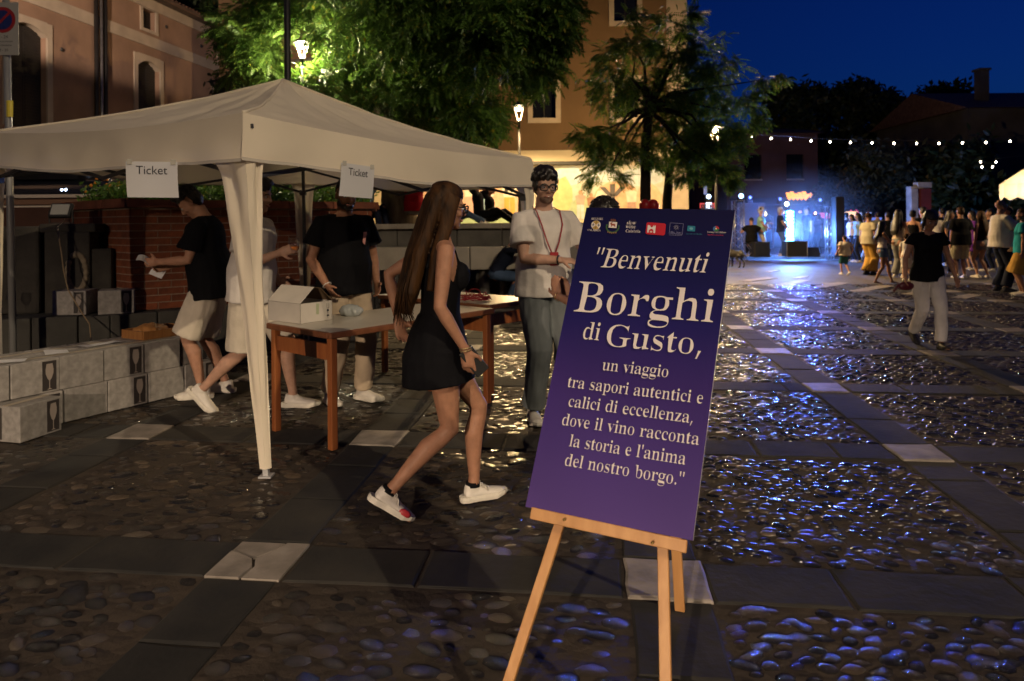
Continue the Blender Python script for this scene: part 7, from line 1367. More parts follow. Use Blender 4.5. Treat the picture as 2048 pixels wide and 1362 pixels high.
# kiosk with lit scalloped awning behind the band
ks = thing('kiosk', 'dark bar kiosk behind the band under a glowing orange scalloped awning', 'kiosk', (P(1590, 445, 33).x, 33, 0))
M_KD = mat('kiosk_dark', (.02, .02, .03), rough=.6)
m = MB(); m.box((0, .6, .55), (4.2, 1.2, 1.1)); m.build('counter', M_KD, ks)
for x in (-2.1, -.7, .7, 2.1): m = MB(); m.box((x, .2, 1.3), (.10, .1, 2.6)); m.build('post', M_KD, ks)
m = MB(); m.add([(-2.6, -.4, 2.05), (2.4, -.4, 2.15), (2.4, 1.6, 2.5), (-2.6, 1.6, 2.5), (-2.6, -.4, 2.1), (2.4, -.4, 2.2), (2.4, 1.6, 2.56), (-2.6, 1.6, 2.56)], [(3, 2, 1, 0), (4, 5, 6, 7), (0, 1, 5, 4), (1, 2, 6, 5), (2, 3, 7, 6), (3, 0, 4, 7)]); m.build('roof', M_KD, ks)
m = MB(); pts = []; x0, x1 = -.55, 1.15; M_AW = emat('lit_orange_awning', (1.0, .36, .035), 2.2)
n = 9
for k in range(n):
    a = x0+(x1-x0)*k/n; b = x0+(x1-x0)*(k+1)/n; m2 = MB()
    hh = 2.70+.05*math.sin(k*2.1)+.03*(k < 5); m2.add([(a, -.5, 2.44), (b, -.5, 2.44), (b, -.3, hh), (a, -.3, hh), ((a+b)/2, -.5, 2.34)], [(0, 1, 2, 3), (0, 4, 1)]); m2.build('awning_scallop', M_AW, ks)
for k, (x, z, c_, e) in enumerate(((-1.45, 1.75, (1, .75, .35), 6), (.95, 1.75, (1, .5, .3), 8), (-2.2, 2.0, (1, .8, .4), 5), (-.6, 1.8, (1, .6, .5), 2), (.2, 1.82, (1, .5, .6), 1.2))):
    m = MB(); m.ball((x, -.1, z), (.09, .05, .12 if k == 0 else .07), 8); m.build('bar_lamp', emat('bar_lamp_%d' % k, c_, e), ks, smooth=True)
m = MB(); m.box((-.3, .5, 2.28), (.7, .03, .05)); m.build('white_lettering_strip', emat('dim_white_strip', (.5, .6, .9), .5), ks)
# grey panel van beside it
vn = thing('grey_screen', 'pale grey screen panel standing behind the musicians', 'screen', (P(1502, 445, 30.5).x, 30.5, 0)); m = MB(); m.box((0, 0, 1.1), (1.2, .08, 2.2)); m.build('panel', mat('grey_panel', (.16, .16, .18), rough=.7), vn)
for s in (-1, 1): m = MB(); m.box((s*.55, 0, .04), (.06, .5, .08)); m.build('foot', M_CASE, vn)
# red lit shop sign near the short truss
ssn = thing('shop_sign', 'small red lit shop sign behind the short truss', 'sign', P(1417, 411, 31)); m = MB(); m.box((0, 0, 0), (.75, .06, .22)); m.build('sign_box', emat('red_sign', (1, .10, .07), .8), ssn); m = MB(); m.box((0, -.035, 0), (.25, .012, .26)); m.build('sign_centre', emat('white_sign_centre', (.7, .8, 1), 3.0), ssn)
wt = thing('white_notice', 'small white notice on a dark post above the shop sign', 'sign', P(1411, 381, 27)); m = MB(); m.box((0, 0, 0), (.15, .02, .30)); m.build('notice_plate', mat('dim_notice', (.35, .38, .42), rough=.6), wt); m = MB(); m.tube([(0, .03, .1), (0, .03, -wt.location.z)], .025, 8); m.build('post', M_CASE, wt)
# stall canopies glowing beyond the crowd
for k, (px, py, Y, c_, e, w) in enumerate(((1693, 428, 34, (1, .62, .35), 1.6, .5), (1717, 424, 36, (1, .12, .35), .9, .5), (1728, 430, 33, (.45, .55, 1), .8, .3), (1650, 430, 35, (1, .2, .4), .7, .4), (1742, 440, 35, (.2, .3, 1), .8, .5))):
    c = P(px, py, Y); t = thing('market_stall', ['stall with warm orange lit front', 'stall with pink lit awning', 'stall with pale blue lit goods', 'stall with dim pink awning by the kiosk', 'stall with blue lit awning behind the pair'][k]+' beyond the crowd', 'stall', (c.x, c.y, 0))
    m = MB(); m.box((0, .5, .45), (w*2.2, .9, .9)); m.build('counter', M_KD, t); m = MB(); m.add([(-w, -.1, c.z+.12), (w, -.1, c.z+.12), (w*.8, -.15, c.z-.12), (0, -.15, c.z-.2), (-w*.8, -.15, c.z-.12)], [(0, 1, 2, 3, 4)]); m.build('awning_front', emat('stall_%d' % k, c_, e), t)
    for s in (-1, 1): m = MB(); m.box((s*w*1.05, .05, (c.z+.15)/2), (.06, .06, c.z+.15)); m.build('post', M_KD, t)
# white and maroon gate pillar
c = P(1834, 400, 26.5); t = thing('gate_pillar', 'broken white pillar with a maroon panel behind the crowd', 'pillar', (c.x, c.y, 0)); m = MB(); m.box((-.18, 0, 1.3), (.28, .35, 2.6)); m.box((.22, .02, 2.72), (.55, .33, .22)); m.box((-.08, .02, 2.62), (.5, .3, .12)); bevel(m.build('white_stone', mat('aged_white_stone', (.36, .34, .31), rough=.8, var=.3, scale=3), t), .02, 1)
m = MB(); m.box((.22, 0, 1.28), (.46, .30, 2.6)); m.build('maroon_panel', mat('maroon_paint', (.16, .03, .03), rough=.7, var=.2, scale=3), t)
# lit parasol at the right edge
c = P(2052, 372, 16.5); t = thing('parasol', 'cream parasol glowing warmly from lamps beneath it at the right edge', 'parasol', (c.x, c.y, 0)); M_PAR = cloth_material('parasol_cloth', (.75, .66, .5), tl=.5)
zt = P(2052, 345, 16.5).z; zb_ = P(2030, 368, 16.5).z; m = MB(); N_ = 10; rr_ = .52
for k in range(N_):
    a0 = 2*math.pi*k/N_; a1 = 2*math.pi*(k+1)/N_; am = (a0+a1)/2; p0 = (rr_*math.cos(a0), rr_*math.sin(a0), zb_); p1 = (rr_*math.cos(a1), rr_*math.sin(a1), zb_); q0 = (p0[0], p0[1], zb_-.30); q1 = (p1[0], p1[1], zb_-.30); qm = (rr_*math.cos(am), rr_*math.sin(am), zb_-.38)
    m2 = MB(); m2.add([(0, 0, zt+.12), p0, p1], [(0, 1, 2)]); m2.build('canopy_segment', M_PAR, t); m2 = MB(); m2.add([p0, q0, qm, q1, p1], [(0, 1, 2, 3, 4)]); m2.build('valance_scallop', M_PAR, t)
m = MB(); m.tube([(0, 0, 0), (0, 0, zt+.1)], .025, 8); m.build('pole', M_CASE, t); m = MB(); m.ball((.0, -.1, zb_-.12), .07, 10); m.build('bulb', emat('parasol_bulb', (1, .82, .5), 12), t, smooth=True); lamp_light((0, -.15, zb_-.18), 70, (1, .78, .45), .1, None, None, 0, 'lamp_light', t)
# festoon lights
def festoon(label, pts, Y, name='string_lights', sz=.027, Y2=None):
    t = thing(name, label, 'string lights', (0, 0, 0)); W2 = [P(x, y, Y+(Y2-Y)*(k/(len(pts)-1)) if Y2 else Y) for k, (x, y) in enumerate(pts)]
    up = [w+Vector((0, 0, .09)) for w in W2]; m = MB(); m.tube([up[0]+Vector((-3, .5, .25))]+up+[up[-1]+Vector((3, -.5, .3))], .006, 5); m.build('cable', M_BLACK, t)
    for w in W2:
        m = MB(); m.lathe([(.0001, -sz*1.2), (sz*.8, -sz*.5), (sz, 0), (sz*.6, sz*.8), (.012, sz*1.3)], w, 10); b = m.build('bulb', emat('festoon_bulb', (1, .86, .62), 30), t, smooth=True)
        m = MB(); m.lathe([(.014, sz*1.2), (.014, sz*1.2+.05)], w, 8); m.build('socket', M_BLACK, b)
    return t
festoon('long string of warm bulbs across the square on the right', [(1503, 274), (1542, 277), (1581, 279), (1622, 282), (1660, 284), (1701, 285), (1744, 286), (1788, 287), (1833, 287), (1878, 287), (1925, 286), (1972, 285), (2020, 283)], 21)
festoon('short cluster of four bulbs at the right under the long string', [(1961, 324), (1964, 334), (1985, 334), (1992, 324)], 19, sz=.022)
# parked car on the raised street
cr = thing('parked_car', 'dark car on the raised street, seen under the left of the canopy', 'car', (P(95, 380, 14).x, 14.2, 1.36)); M_CAR = mat('dark_car_paint', (.012, .014, .022), rough=.2, coat=.6)
c = MB(); c.tube([(-2.0, 0, .55), (-1.9, 0, .62), (-1.0, 0, .68), (1.2, 0, .70), (1.95, 0, .62), (2.05, 0, .5)], [(.60, .16), (.80, .30), (.84, .34), (.84, .34), (.78, .28), (.6, .16)], 16, xdir=(0, 1, 0)); c.tube([(-.9, 0, .9), (-.3, 0, 1.12), (.8, 0, 1.14), (1.5, 0, .95)], [(.70, .12), (.62, .26), (.62, .26), (.66, .1)], 14, xdir=(0, 1, 0)); remesh(c, 'body', M_CAR, cr, vox=.035, smooth=4)
for x in (-1.3, 1.3):
    for y in (-.78, .78): m = MB(); m.tube([(x, y-.1, .31), (x, y+.1, .31)], .31, 18); w = m.build('wheel', mat('tyre', (.01, .01, .01), rough=.8), cr); m = MB(); m.tube([(x, y-.108, .31), (x, y+.108, .31)], .19, 14); m.build('rim', M_ALU, w)
m = MB(); m.add([(-.62, -.635, .98), (.9, -.635, .98), (.75, -.56, 1.26), (-.25, -.56, 1.26)], [(0, 1, 2, 3)]); m.build('window', M_PANE, cr)
for x in (.35, .62): m = MB(); m.ball(P(124+ (x-.35)*30, 380, 13.4)-cr.location, .025, 8); m.build('light', emat('cool_point', (.6, .75, 1), 20), cr, smooth=True)

# smoke volume added round the band to shape the blue glow
m = MB(); c = P(1575, 445, 27); m.box((c.x, 26.6, 1.9), (7.4, 5.4, 3.7)); sm = bpy.data.materials.new('glow_smoke'); sm.use_nodes = True; nt = sm.node_tree; nt.nodes.remove(nt.nodes['Principled BSDF'])
pv = nt.nodes.new('ShaderNodeVolumePrincipled'); pv.inputs['Color'].default_value = (.9, .93, 1, 1); tcs = nt.nodes.new('ShaderNodeTexCoord'); vl = nt.nodes.new('ShaderNodeVectorMath'); vl.operation = 'LENGTH'; mps = nt.nodes.new('ShaderNodeMapping'); mps.inputs['Location'].default_value = (-c.x/3.6, -26.6/2.6, -1.5/2.3); mps.inputs['Scale'].default_value = (1/3.6, 1/2.6, 1/2.3); nt.links.new(tcs.outputs['Object'], mps.inputs[0]); nt.links.new(mps.outputs[0], vl.inputs[0])
mrs = nt.nodes.new('ShaderNodeMapRange'); mrs.inputs['From Min'].default_value = .1; mrs.inputs['From Max'].default_value = 1.0; mrs.inputs['To Min'].default_value = .09; mrs.inputs['To Max'].default_value = 0; mrs.interpolation_type = 'SMOOTHSTEP'; nt.links.new(vl.outputs['Value'], mrs.inputs['Value']); nt.links.new(mrs.outputs[0], pv.inputs['Density']); nt.links.new(pv.outputs[0], nt.nodes['Material Output'].inputs['Volume'])
tag(m.build('smoke', sm), 'thin smoke added round the band for its blue glow', 'smoke', kind='stuff')
# ------------------------------------------------------------- trees, plants
def leaf_material(name, c1, c2, tl=.35, rough=.5):
    m = bpy.data.materials.new(name); m.use_nodes = True; nt = m.node_tree; L = nt.links; b = nt.nodes['Principled BSDF']; out = nt.nodes['Material Output']
    ge = nt.nodes.new('ShaderNodeNewGeometry'); cr = nt.nodes.new('ShaderNodeValToRGB'); L.new(ge.outputs['Random Per Island'], cr.inputs[0])
    cr.color_ramp.elements[0].color = (*c1, 1); cr.color_ramp.elements[1].color = (*c2, 1); e = cr.color_ramp.elements.new(.93); e.color = (*c2, 1); cr.color_ramp.elements[-1].color = (c2[0]*2.4, c2[1]*1.1, c2[2]*.6, 1)
    L.new(cr.outputs[0], b.inputs['Base Color']); b.inputs['Roughness'].default_value = rough
    t = nt.nodes.new('ShaderNodeBsdfTranslucent'); L.new(cr.outputs[0], t.inputs['Color']); mx = nt.nodes.new('ShaderNodeMixShader'); mx.inputs[0].default_value = tl; L.new(b.outputs[0], mx.inputs[1]); L.new(t.outputs[0], mx.inputs[2]); L.new(mx.outputs[0], out.inputs['Surface']); return m
LEAF_A = leaf_material('robinia_leaves', (.045, .11, .016), (.11, .21, .03)); LEAF_E = leaf_material('young_robinia_leaves', (.07, .16, .02), (.17, .30, .04)); LEAF_B = leaf_material('dark_tree_leaves', (.02, .035, .012), (.045, .07, .02)); LEAF_C = leaf_material('bluish_shrub_leaves', (.04, .06, .05), (.08, .11, .08)); LEAF_D = leaf_material('planter_leaves', (.04, .10, .015), (.10, .20, .03))
BARK = mat('grey_brown_bark', (.10, .075, .05), rough=.95, col2=(.20, .16, .11), scale=9, bump=.012, bscale=26, stretch=(1, 1, .3)); BARKD = mat('dark_bark', (.05, .042, .035), rough=.95, var=.3, scale=12, bump=.008, bscale=30, stretch=(1, 1, .3))
def frond_np(n=7, L=1.0, w=.17):
    """compound leaf along +x, drooping in -z; triangles"""
    V = []; F = []
    def lf(p, d, ln, wd):
        d = d/np.linalg.norm(d); s = np.cross(d, (0, 0, 1)); s /= max(1e-6, np.linalg.norm(s)); k = len(V)
        V.extend([p, p+d*ln*.45+s*wd, p+d*ln-np.array((0, 0, ln*.18)), p+d*ln*.45-s*wd]); F.extend([(k, k+1, k+2), (k, k+2, k+3)])
    for i in range(n):
        t = .18+.78*i/(n-1); p = np.array((L*t, 0, -.32*L*t*t))
        for s in (-1, 1): lf(p, np.array((.45, s*1.0, -.25)), .30*L*(1-.45*abs(t-.5)), .058*L)
    lf(np.array((L, 0, -.32*L)), np.array((1, 0, -.6)), .26*L, .055*L)
    k = len(V); V.extend([np.array((0, .008, 0)), np.array((0, -.008, 0)), np.array((L, 0, -.32*L))]); F.append((k, k+1, k+2))
    return np.array(V), np.array(F)
def simple_leaf_cluster(seed, n=9):
    rg = np.random.default_rng(seed); V = []; F = []
    for i in range(n):
        c = rg.normal(0, .45, 3); d = rg.normal(0, 1, 3); d /= np.linalg.norm(d); s = np.cross(d, rg.normal(0, 1, 3)); s /= np.linalg.norm(s); k = len(V)
        V.extend([c, c+d*.35+s*.16, c+d*.8, c+d*.35-s*.16]); F.extend([(k, k+1, k+2), (k, k+2, k+3)])
    return np.array(V), np.array(F)
FR = [frond_np(n) for n in (6, 7, 8)]; SC_ = [simple_leaf_cluster(s) for s in range(4)]
CLEAR = [(604, 99, 48), (1038, 226, 38), (1431, 262, 9)]   # boughs pruned back round the lanterns
def crown(name, clumps, m, parent, size=.26, mode='frond', seed=1, dens=1.0, loc=(0, 0, 0)):
    rg = np.random.default_rng(seed); ch = []
    for (cx, cy, cz, rx, ry, rz_, n) in clumps:
        n = int(n*dens); sub = max(3, n//26); subs = rg.normal(0, 1, (sub, 3)); subs /= np.linalg.norm(subs, axis=1)[:, None]; subs *= (rg.uniform(.35, 1.0, sub)**.5)[:, None]
        for i in range(n):
            s = subs[rg.integers(sub)]; p = s+rg.normal(0, .17, 3); q = np.array((cx+p[0]*rx, cy+p[1]*ry, cz+p[2]*rz_))
            uu, vv = q[0]/q[1]*FPX+CX, CY-(q[2]-EYE)/q[1]*FPX
            if any((uu-a_)**2+(vv-b_)**2 < r_*r_ for a_, b_, r_ in CLEAR): continue
            V, F = (FR[rg.integers(3)] if mode == 'frond' else SC_[rg.integers(4)]); sc__ = size*rg.uniform(.6, 1.25)
            out = np.array((p[0], p[1])); yaw = math.atan2(out[1], out[0])+rg.normal(0, .8); pit = rg.normal(-.25, .45)+.3*p[2]; rl = rg.normal(0, .5)
            M = np.array(Matrix.Rotation(yaw, 3, 'Z') @ Matrix.Rotation(-pit, 3, 'Y') @ Matrix.Rotation(rl, 3, 'X')); ch.append((V @ M.T*sc__+q, F))
    o = join_np(ch, name, m, parent); o['kind'] = 'stuff'; return o
def trunk(pts, rad, m, parent, name='trunk', n=12):
    b = MB(); P_ = []
    for i in range(len(pts)-1):
        for t in (0, .25, .5, .75): a = Vector(pts[i]).lerp(Vector(pts[i+1]), t); P_.append((a+Vector((wn(a, 3, 1), wn(a, 3, 5), 0))*.02*min(1, rad[i]*10), rad[i]+(rad[i+1]-rad[i])*t))
    P_.append((Vector(pts[-1]), rad[-1])); b.tube([p for p, r in P_], [r*(1+.12*wn(p, 5, 3)) for p, r in P_], n); return b.build(name, m, parent, smooth=True)
def branches(base, clumps, r0, m, parent, seed=3):
    rg = random.Random(seed)
    for c in clumps:
        e = Vector(c[:3]); a = Vector(base); mid = a.lerp(e, .5)+Vector((rg.uniform(-.2, .2), rg.uniform(-.2, .2), rg.uniform(.0, .3)))
        b = MB(); b.tube([a, a.lerp(mid, .5)+Vector((rg.uniform(-.06, .06), 0, .05)), mid, mid.lerp(e, .6), e], [r0, r0*.75, r0*.5, r0*.3, r0*.12], 8); b.build('limb', m, parent, smooth=True)
def clump_at(px, py, Y, rpx, rpy, n, ry=.8): c = P(px, py, Y); k = Y/FPX; return (c.x, c.y, c.z, rpx*k, ry, rpy*k, n)
# big robinia above the tent
bp_ = (P(800, 445, 14.6).x, 14.6, TZ-.02)
t1 = thing('robinia_tree', 'big spreading robinia tree over the tent, lit yellow green near the lamp', 'tree', (0, 0, 0))
tw = [Vector(bp_), P(790, 330, 14.4), P(770, 215, 13.8), P(757, 130, 13.2)]
trunk([tuple(q) for q in tw], [.40, .30, .22, .17], BARK, t1)
cl = [clump_at(700, 60, 11.2, 70, 80, 260), clump_at(650, 200, 12.0, 50, 60, 260), clump_at(800, 130, 11.4, 75, 70, 300), clump_at(760, 210, 11.8, 70, 55, 240), clump_at(880, 90, 11.0, 80, 85, 320), clump_at(835, 30, 10.6, 80, 60, 240),
      clump_at(960, 60, 10.2, 90, 90, 340), clump_at(940, 190, 11.5, 70, 80, 320), clump_at(1040, 60, 11.0, 80, 80, 300), clump_at(1075, 105, 11.6, 65, 45, 240), clump_at(955, 225, 13, 42, 40, 150), clump_at(880, 230, 13.0, 60, 45, 200), clump_at(1090, 20, 10.5, 60, 60, 160),
      clump_at(570, 110, 12.6, 60, 60, 240), clump_at(520, 60, 12.5, 70, 70, 300), clump_at(600, 20, 12.4, 90, 60, 300), clump_at(500, 130, 13.5, 40, 45, 180), clump_at(740, -20, 10.5, 110, 60, 260), clump_at(940, -30, 10.5, 130, 60, 260), clump_at(1070, -40, 10.5, 90, 50, 160),
      clump_at(700, 120, 13.5, 120, 80, 420, 1.2), clump_at(850, 60, 13.5, 140, 90, 460, 1.2), clump_at(1000, 100, 14, 110, 90, 420, 1.2), clump_at(560, 60, 14.5, 110, 90, 420, 1.2), clump_at(905, 160, 14.2, 90, 70, 260, 1.0), clump_at(640, 225, 13.6, 40, 35, 110), clump_at(710, 250, 13.2, 40, 25, 90)]
crown('crown', cl, LEAF_A, t1, size=.30, seed=2, dens=1.6); branches(tw[3], cl[:26:2], .10, BARKD, t1)
# slim robinia by the board
t2 = thing('young_robinia', 'slim young robinia with open feathery crown before the ochre building', 'tree', (0, 0, 0)); b0 = P(1296, 445, 12.8); b0.z = 0
tp = [b0, P(1292, 400, 12.8), P(1290, 300, 12.8), P(1298, 220, 12.7), P(1290, 170, 12.6)]; trunk([tuple(q) for q in tp], [.13, .10, .09, .075, .05], BARKD, t2)
c2 = [clump_at(1210, 285, 12.2, 60, 24, 120, .6), clump_at(1180, 268, 12.0, 35, 16, 50, .4), clump_at(1240, 320, 12.4, 60, 26, 120, .5), clump_at(1215, 350, 12.2, 45, 20, 70, .5), clump_at(1270, 120, 12.8, 70, 55, 230), clump_at(1340, 90, 12.9, 60, 50, 200), clump_at(1370, 50, 12.8, 30, 22, 60, .4), clump_at(1400, 110, 12.8, 50, 45, 190), clump_at(1420, 175, 13, 60, 55, 240),
      clump_at(1470, 225, 12.8, 50, 45, 190), clump_at(1350, 190, 13.2, 80, 60, 260), clump_at(1290, 215, 12.8, 70, 60, 200), clump_at(1525, 160, 12.6, 34, 14, 44, .4), clump_at(1400, 265, 12.9, 80, 45, 230), clump_at(1440, 310, 12.8, 50, 30, 130), clump_at(1385, 335, 12.7, 50, 28, 90, .5), clump_at(1450, 350, 12.6, 28, 24, 60, .4), clump_at(1330, 270, 13, 60, 40, 120), clump_at(1250, 60, 12.8, 40, 30, 50), clump_at(1225, 170, 12.9, 60, 50, 130)]
crown('crown', c2, LEAF_E, t2, size=.19, seed=8, dens=2.1); branches(tp[3], c2[:20], .045, BARKD, t2, 5)
t3 = thing('young_robinia', 'thin second robinia trunk just right of the slim young tree', 'tree', (0, 0, 0)); b0 = P(1334, 445, 14.2); b0.z = 0; tq = [b0, P(1334, 400, 14.2), P(1337, 350, 14.2), P(1352, 300, 14.1), P(1350, 230, 14.0)]; trunk([tuple(q) for q in tq], [.12, .10, .08, .055, .03], BARKD, t3)
c3 = [clump_at(1370, 240, 14.2, 60, 50, 170), clump_at(1320, 300, 14.2, 50, 30, 90), clump_at(1400, 300, 14.0, 50, 30, 110)]; crown('crown', c3, LEAF_E, t3, size=.2, seed=9, dens=2); branches(tq[3], c3, .03, BARKD, t3, 6)
# far trees
def fartree(name, label, base_px, Y, clumps, m, r=.25, size=.8, seed=1, dens=1.0):
    b0 = P(base_px, 445, Y); t = thing(name, label, 'tree', (0, 0, 0)); cm = clumps[0]; trunk([(b0.x, Y, 0), (b0.x+.1, Y, cm[2]*.45), (cm[0], cm[1], cm[2])], [r, r*.8, r*.4], BARKD, t); crown('crown', clumps, m, t, size=size, mode='leaf', seed=seed, dens=dens); branches((b0.x+.1, Y, cm[2]*.45), clumps[1:4], r*.4, BARKD, t); return t
fartree('bushy_tree', 'bushy blue lit tree behind the stage', 1720, 33, [clump_at(1740, 350, 33, 50, 50, 420, 1.8), clump_at(1700, 380, 33, 45, 35, 300, 1.5), clump_at(1775, 370, 33.5, 50, 40, 320, 1.5), clump_at(1745, 310, 33, 25, 25, 140, 1), clump_at(1660, 400, 32, 35, 20, 160, 1), clump_at(1790, 320, 34, 25, 30, 140, 1)], LEAF_C, .2, .34, 4)
fartree('tall_tree', 'tall dark tree with ragged top, left of the far row', 1590, 46, [clump_at(1590, 250, 46, 60, 60, 500, 3), clump_at(1570, 200, 46, 35, 18, 200, 2), clump_at(1620, 200, 46, 40, 18, 200, 2), clump_at(1600, 320, 46, 60, 50, 300, 3)], LEAF_B, .3, .6, 5)
fartree('tall_tree', 'highest dark tree in the middle of the far row', 1710, 48, [clump_at(1710, 250, 48, 70, 60, 560, 3), clump_at(1715, 188, 48, 40, 18, 260, 2), clump_at(1670, 205, 48, 35, 20, 200, 2), clump_at(1750, 215, 48, 35, 20, 200, 2), clump_at(1700, 330, 48, 70, 50, 360, 3)], LEAF_B, .35, .6, 6)
fartree('tall_tree', 'dark low tree beside the chimney in the far row', 1830, 47, [clump_at(1840, 270, 47, 70, 60, 520, 3), clump_at(1870, 200, 47, 45, 14, 200, 2), clump_at(1790, 240, 47, 40, 30, 200, 2), clump_at(1840, 340, 47, 70, 50, 400, 3)], LEAF_B, .3, .6, 7)
fartree('tall_tree', 'dark tree before the grey house at the right', 1920, 33, [clump_at(1900, 340, 33, 60, 50, 380, 2), clump_at(1880, 395, 32, 45, 25, 240, 1.5), clump_at(1935, 380, 32, 40, 35, 240, 1.5), clump_at(1990, 400, 31, 50, 30, 240, 1.5)], LEAF_B, .2, .5, 8)
fartree('dark_tree', 'black treetop rising over the tiled roof of the pink house', 420, 30, [clump_at(400, 20, 30, 90, 45, 600, 3), clump_at(470, 60, 30, 60, 60, 420, 3), clump_at(330, -20, 30, 90, 30, 300, 3), clump_at(520, 120, 29, 50, 60, 360, 2)], LEAF_B, .4, .55, 9)
fartree('dark_tree', 'dark tree on the terrace behind the left of the big robinia', 540, 19, [clump_at(540, 240, 19, 80, 60, 420, 1.5), clump_at(470, 200, 20, 35, 45, 220, 1), clump_at(620, 280, 19, 80, 50, 360, 1.5), clump_at(720, 290, 19.5, 60, 50, 320, 1.2), clump_at(830, 310, 19.5, 60, 40, 260, 1.2), clump_at(920, 280, 19.5, 50, 40, 220, 1)], LEAF_B, .2, .34, 10)
# planter plants: many small plants in one bed
hx = [PC+p for p in hexp]; ch = []; rg = np.random.default_rng(4)
def in_hex(x, y, k=.93):
    for i in range(len(hx)):
        a = hx[i]; b = hx[(i+1) % len(hx)]
        if (b.x-a.x)*(y-a.y)-(b.y-a.y)*(x-a.x) < .06: return False
    return True
cnt = 0
while cnt < 1500:
    x = rg.uniform(-6.3, -1.4); y = rg.uniform(7.1, 10.6)
    if not in_hex(x, y): continue
    cnt += 1; h = .10+.20*abs(wn(Vector((x, y, 0)), 1.4))+.12*rg.random(); V, F = SC_[rg.integers(4)]; M = np.array(Matrix.Rotation(rg.uniform(0, 6), 3, 'Z')); ch.append((V @ M.T*.085+np.array((x, y, 1.66+h*rg.random()**.5)), F))
tag(join_np(ch, 'planter_plants', LEAF_D), 'low leafy green plants filling the brick planter', 'plants', kind='stuff')
fl = MB()
for k in range(24):
    x = rg.uniform(-5.2, -4.2); y = rg.uniform(7.9, 8.6)
    if in_hex(x, y): fl.ball((x, y, 1.66+rg.uniform(.18, .34)), .018, 6)
if fl.v: tag(fl.build('orange_flowers', mat('orange_petals', (.7, .25, .02), rough=.6)), 'small orange flowers at the left end of the planter', 'flowers', kind='stuff')
hb_ = thing('potted_plants', 'red potted plant on the pale parapet behind the planter', 'plant pot', (P(632, 400, 13).x, 13, 1.55)); m = MB(); m.lathe([(.10, 0), (.13, .2), (.14, .22)], (0, 0, 0), 14); m.build('pot', M_PALE, hb_, smooth=True)
crown('leaves', [(0, 0, .32, .2, .2, .14, 40)], LEAF_D, hb_, size=.09, mode='leaf', seed=3)
m = MB(); w0 = P(630, 405, 13.2); m.box((w0.x+.15, 13.2, 1.47), (1.5, .3, .32)); tag(m.build('low_pale_wall', M_CAP), 'short pale wall behind the back tent leg', 'wall')
# hearts or red balloons by the young tree
for k, px in enumerate((1290, 1306)):
    c = P(px, 412, 11.5); rb = thing('red_balloon', ('left' if k == 0 else 'right')+' one of the two red balloons peeping over the welcome board', 'balloon', c, 0, None); m = MB(); m.ball((0, 0, 0), (.10, .10, .115), 14); m.lathe([(.0001, -.115), (.015, -.135)], (0, 0, 0), 8); m.build('balloon_skin', mat('red_balloon_skin', (.50, .02, .02), rough=.35), rb, smooth=True); m = MB(); m.tube([(0, 0, -.13), (.02*k, .0, -.5), (0, 0, -c.z)], .003, 5); m.build('string', M_WP, rb)

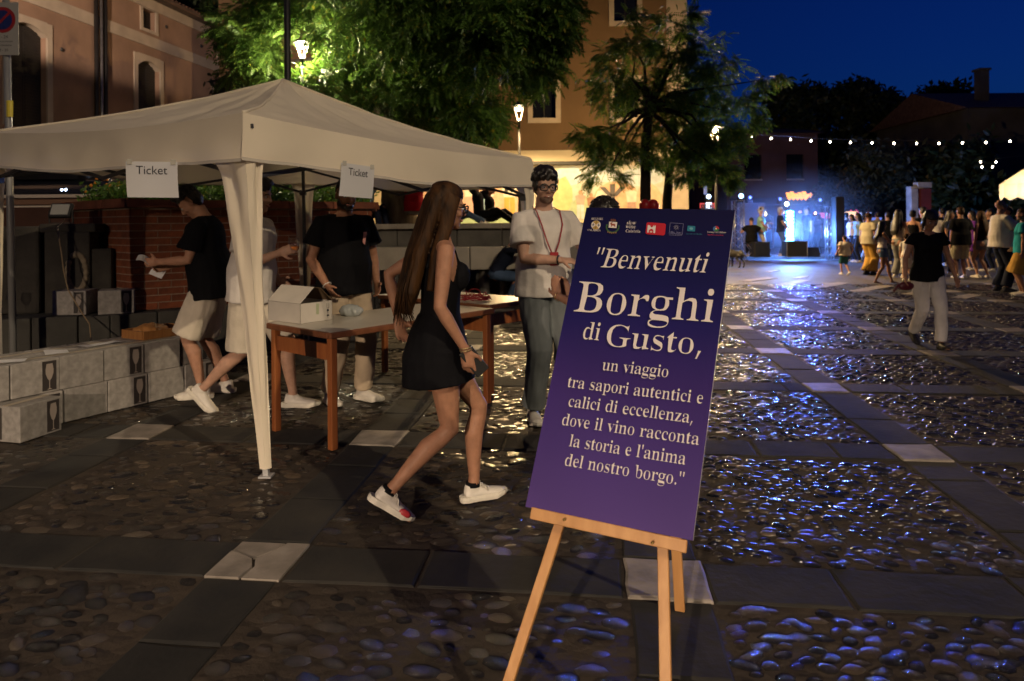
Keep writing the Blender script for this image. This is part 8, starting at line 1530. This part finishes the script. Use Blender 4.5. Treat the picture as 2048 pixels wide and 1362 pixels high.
# ------------------------------------------------------------- street lamps
WARM = (1.0, .66, .30); WARM2 = (1.0, .74, .42)
def street_lamp(label, base, z, power, col=WARM, spot=R(158), em=60, k=1.0, aim=None):
    kk = k
    t = thing('street_lamp', label, 'street lamp', base, 0, 'street lamps of the square'); bz = (z-base[2])/kk; t.scale = (kk, kk, kk)
    m = MB(); m.tube([(0, 0, 0), (0, 0, .9), (0, 0, bz-.28)], [.06, .045, .032], 12); m.build('post', M_BLACK, t, smooth=True)
    m = MB(); m.lathe([(.035, bz-.30), (.075, bz-.27), (.05, bz-.22)], (0, 0, 0), 10); m.build('lantern_collar', M_BLACK, t, smooth=True); m = MB(); m.lathe([(.22, bz+.17), (.24, bz+.18), (.16, bz+.25), (.05, bz+.31), (.0001, bz+.33)], (0, 0, 0), 12); m.build('lantern_cap', M_BLACK, t, smooth=True)
    for k in range(4):
        a = math.pi/4+k*math.pi/2; m = MB(); m.bar((.07*math.cos(a), .07*math.sin(a), bz-.24), (.20*math.cos(a), .20*math.sin(a), bz+.17), .014); m.build('lantern_bar', M_BLACK, t)
        b = a+math.pi/2; m = MB(); m.add([(.068*math.cos(a), .068*math.sin(a), bz-.23), (.068*math.cos(b), .068*math.sin(b), bz-.23), (.195*math.cos(b), .195*math.sin(b), bz+.165), (.195*math.cos(a), .195*math.sin(a), bz+.165)], [(0, 1, 2, 3)]); 
        m.build('lantern_pane', emat('lantern_pane', (1, .70, .34), 1.1), t) if False else None
    m = MB(); m.ball((0, 0, bz+.085), (.10, .10, .06), 12); m.build('bulb', emat('lamp_bulb', (1, .80, .48), em), t, smooth=True)
    for k in range(4):
        a = math.pi/4+k*math.pi/2; m = MB(); m.bar((.072*math.cos(a)*.9, .072*math.sin(a)*.9, bz-.22), (.18*math.cos(a), .18*math.sin(a), bz+.12), .016); m.build('glowing_rim', emat('lit_glass_edge', (1, .80, .5), 9), t)
    if power: lamp_light((0, 0, bz-.02), power, col, .10, spot, (Vector(aim)-Vector((base[0], base[1], z))).to_track_quat('-Z', 'Y').to_euler() if aim else (0, 0, 0), .8 if aim else .18, 'lamp_light', t)
    return t
c = P(1038, 224, 20.3); L2 = street_lamp('street lamp glowing before the ochre building above the tent corner', (c.x, c.y, TZ), c.z, 2700)
c = P(1431, 268, 19.0); L3 = street_lamp('street lamp shining through the crown of the slim tree', (c.x, c.y, 0), c.z, 2300, spot=None)
c = P(604, 99, 11.4); L1 = street_lamp('street lamp shining among the leaves left of the big tree', (c.x, c.y, 0), c.z, 480, col=(1, .80, .52), spot=None, k=.6)
# unseen floodlight added to brighten the upper facade of the pink house
t = thing('added_facade_flood', 'added floodlight on an unseen mast, brightening the upper wall of the pink house', 'floodlight', (-8.5, 5.0, 0)); m = MB(); m.tube([(0, 0, 0), (0, 0, 5.3)], .05, 10); m.build('mast', M_BLACK, t, smooth=True)
m = MB(); m.box((-.02, .10, 5.45), (.34, .14, .26)); m.build('housing', M_BLACK, t); m = MB(); m.box((-.02, .175, 5.45), (.30, .012, .22)); m.build('glass_front', emat('flood_glass', (1, .8, .6), 20), t)
dd_ = Vector((-.155, .85, .50)); lamp_light((-.02, .22, 5.45), 8000, (1, .74, .56), .12, R(60), dd_.to_track_quat('-Z', 'Y').to_euler(), .12, 'lamp_light', t)
# tall dark pole
c = P(575, 100, 9.7); t = thing('tall_pole', 'tall black pole rising behind the tip of the tent', 'pole', (c.x, c.y, 0)); m = MB(); m.tube([(0, 0, 0), (0, 0, 7)], .045, 12); m.build('pole', M_BLACK, t, smooth=True)
# key lamp behind the photographer, and an unseen spot added for the tent roof
K1 = street_lamp('street lamp of the square behind the viewpoint on the left', (-5.5, -14, 0), 4.3, 15500, col=(1, .76, .54), spot=R(170))
K2 = street_lamp('unseen lamp added behind the viewpoint on the right to brighten the tent roof', (7.5, -6.0, 0), 9.5, 6000, col=(1, .79, .52), spot=R(46), aim=(-1.7, 6.4, 2.2))
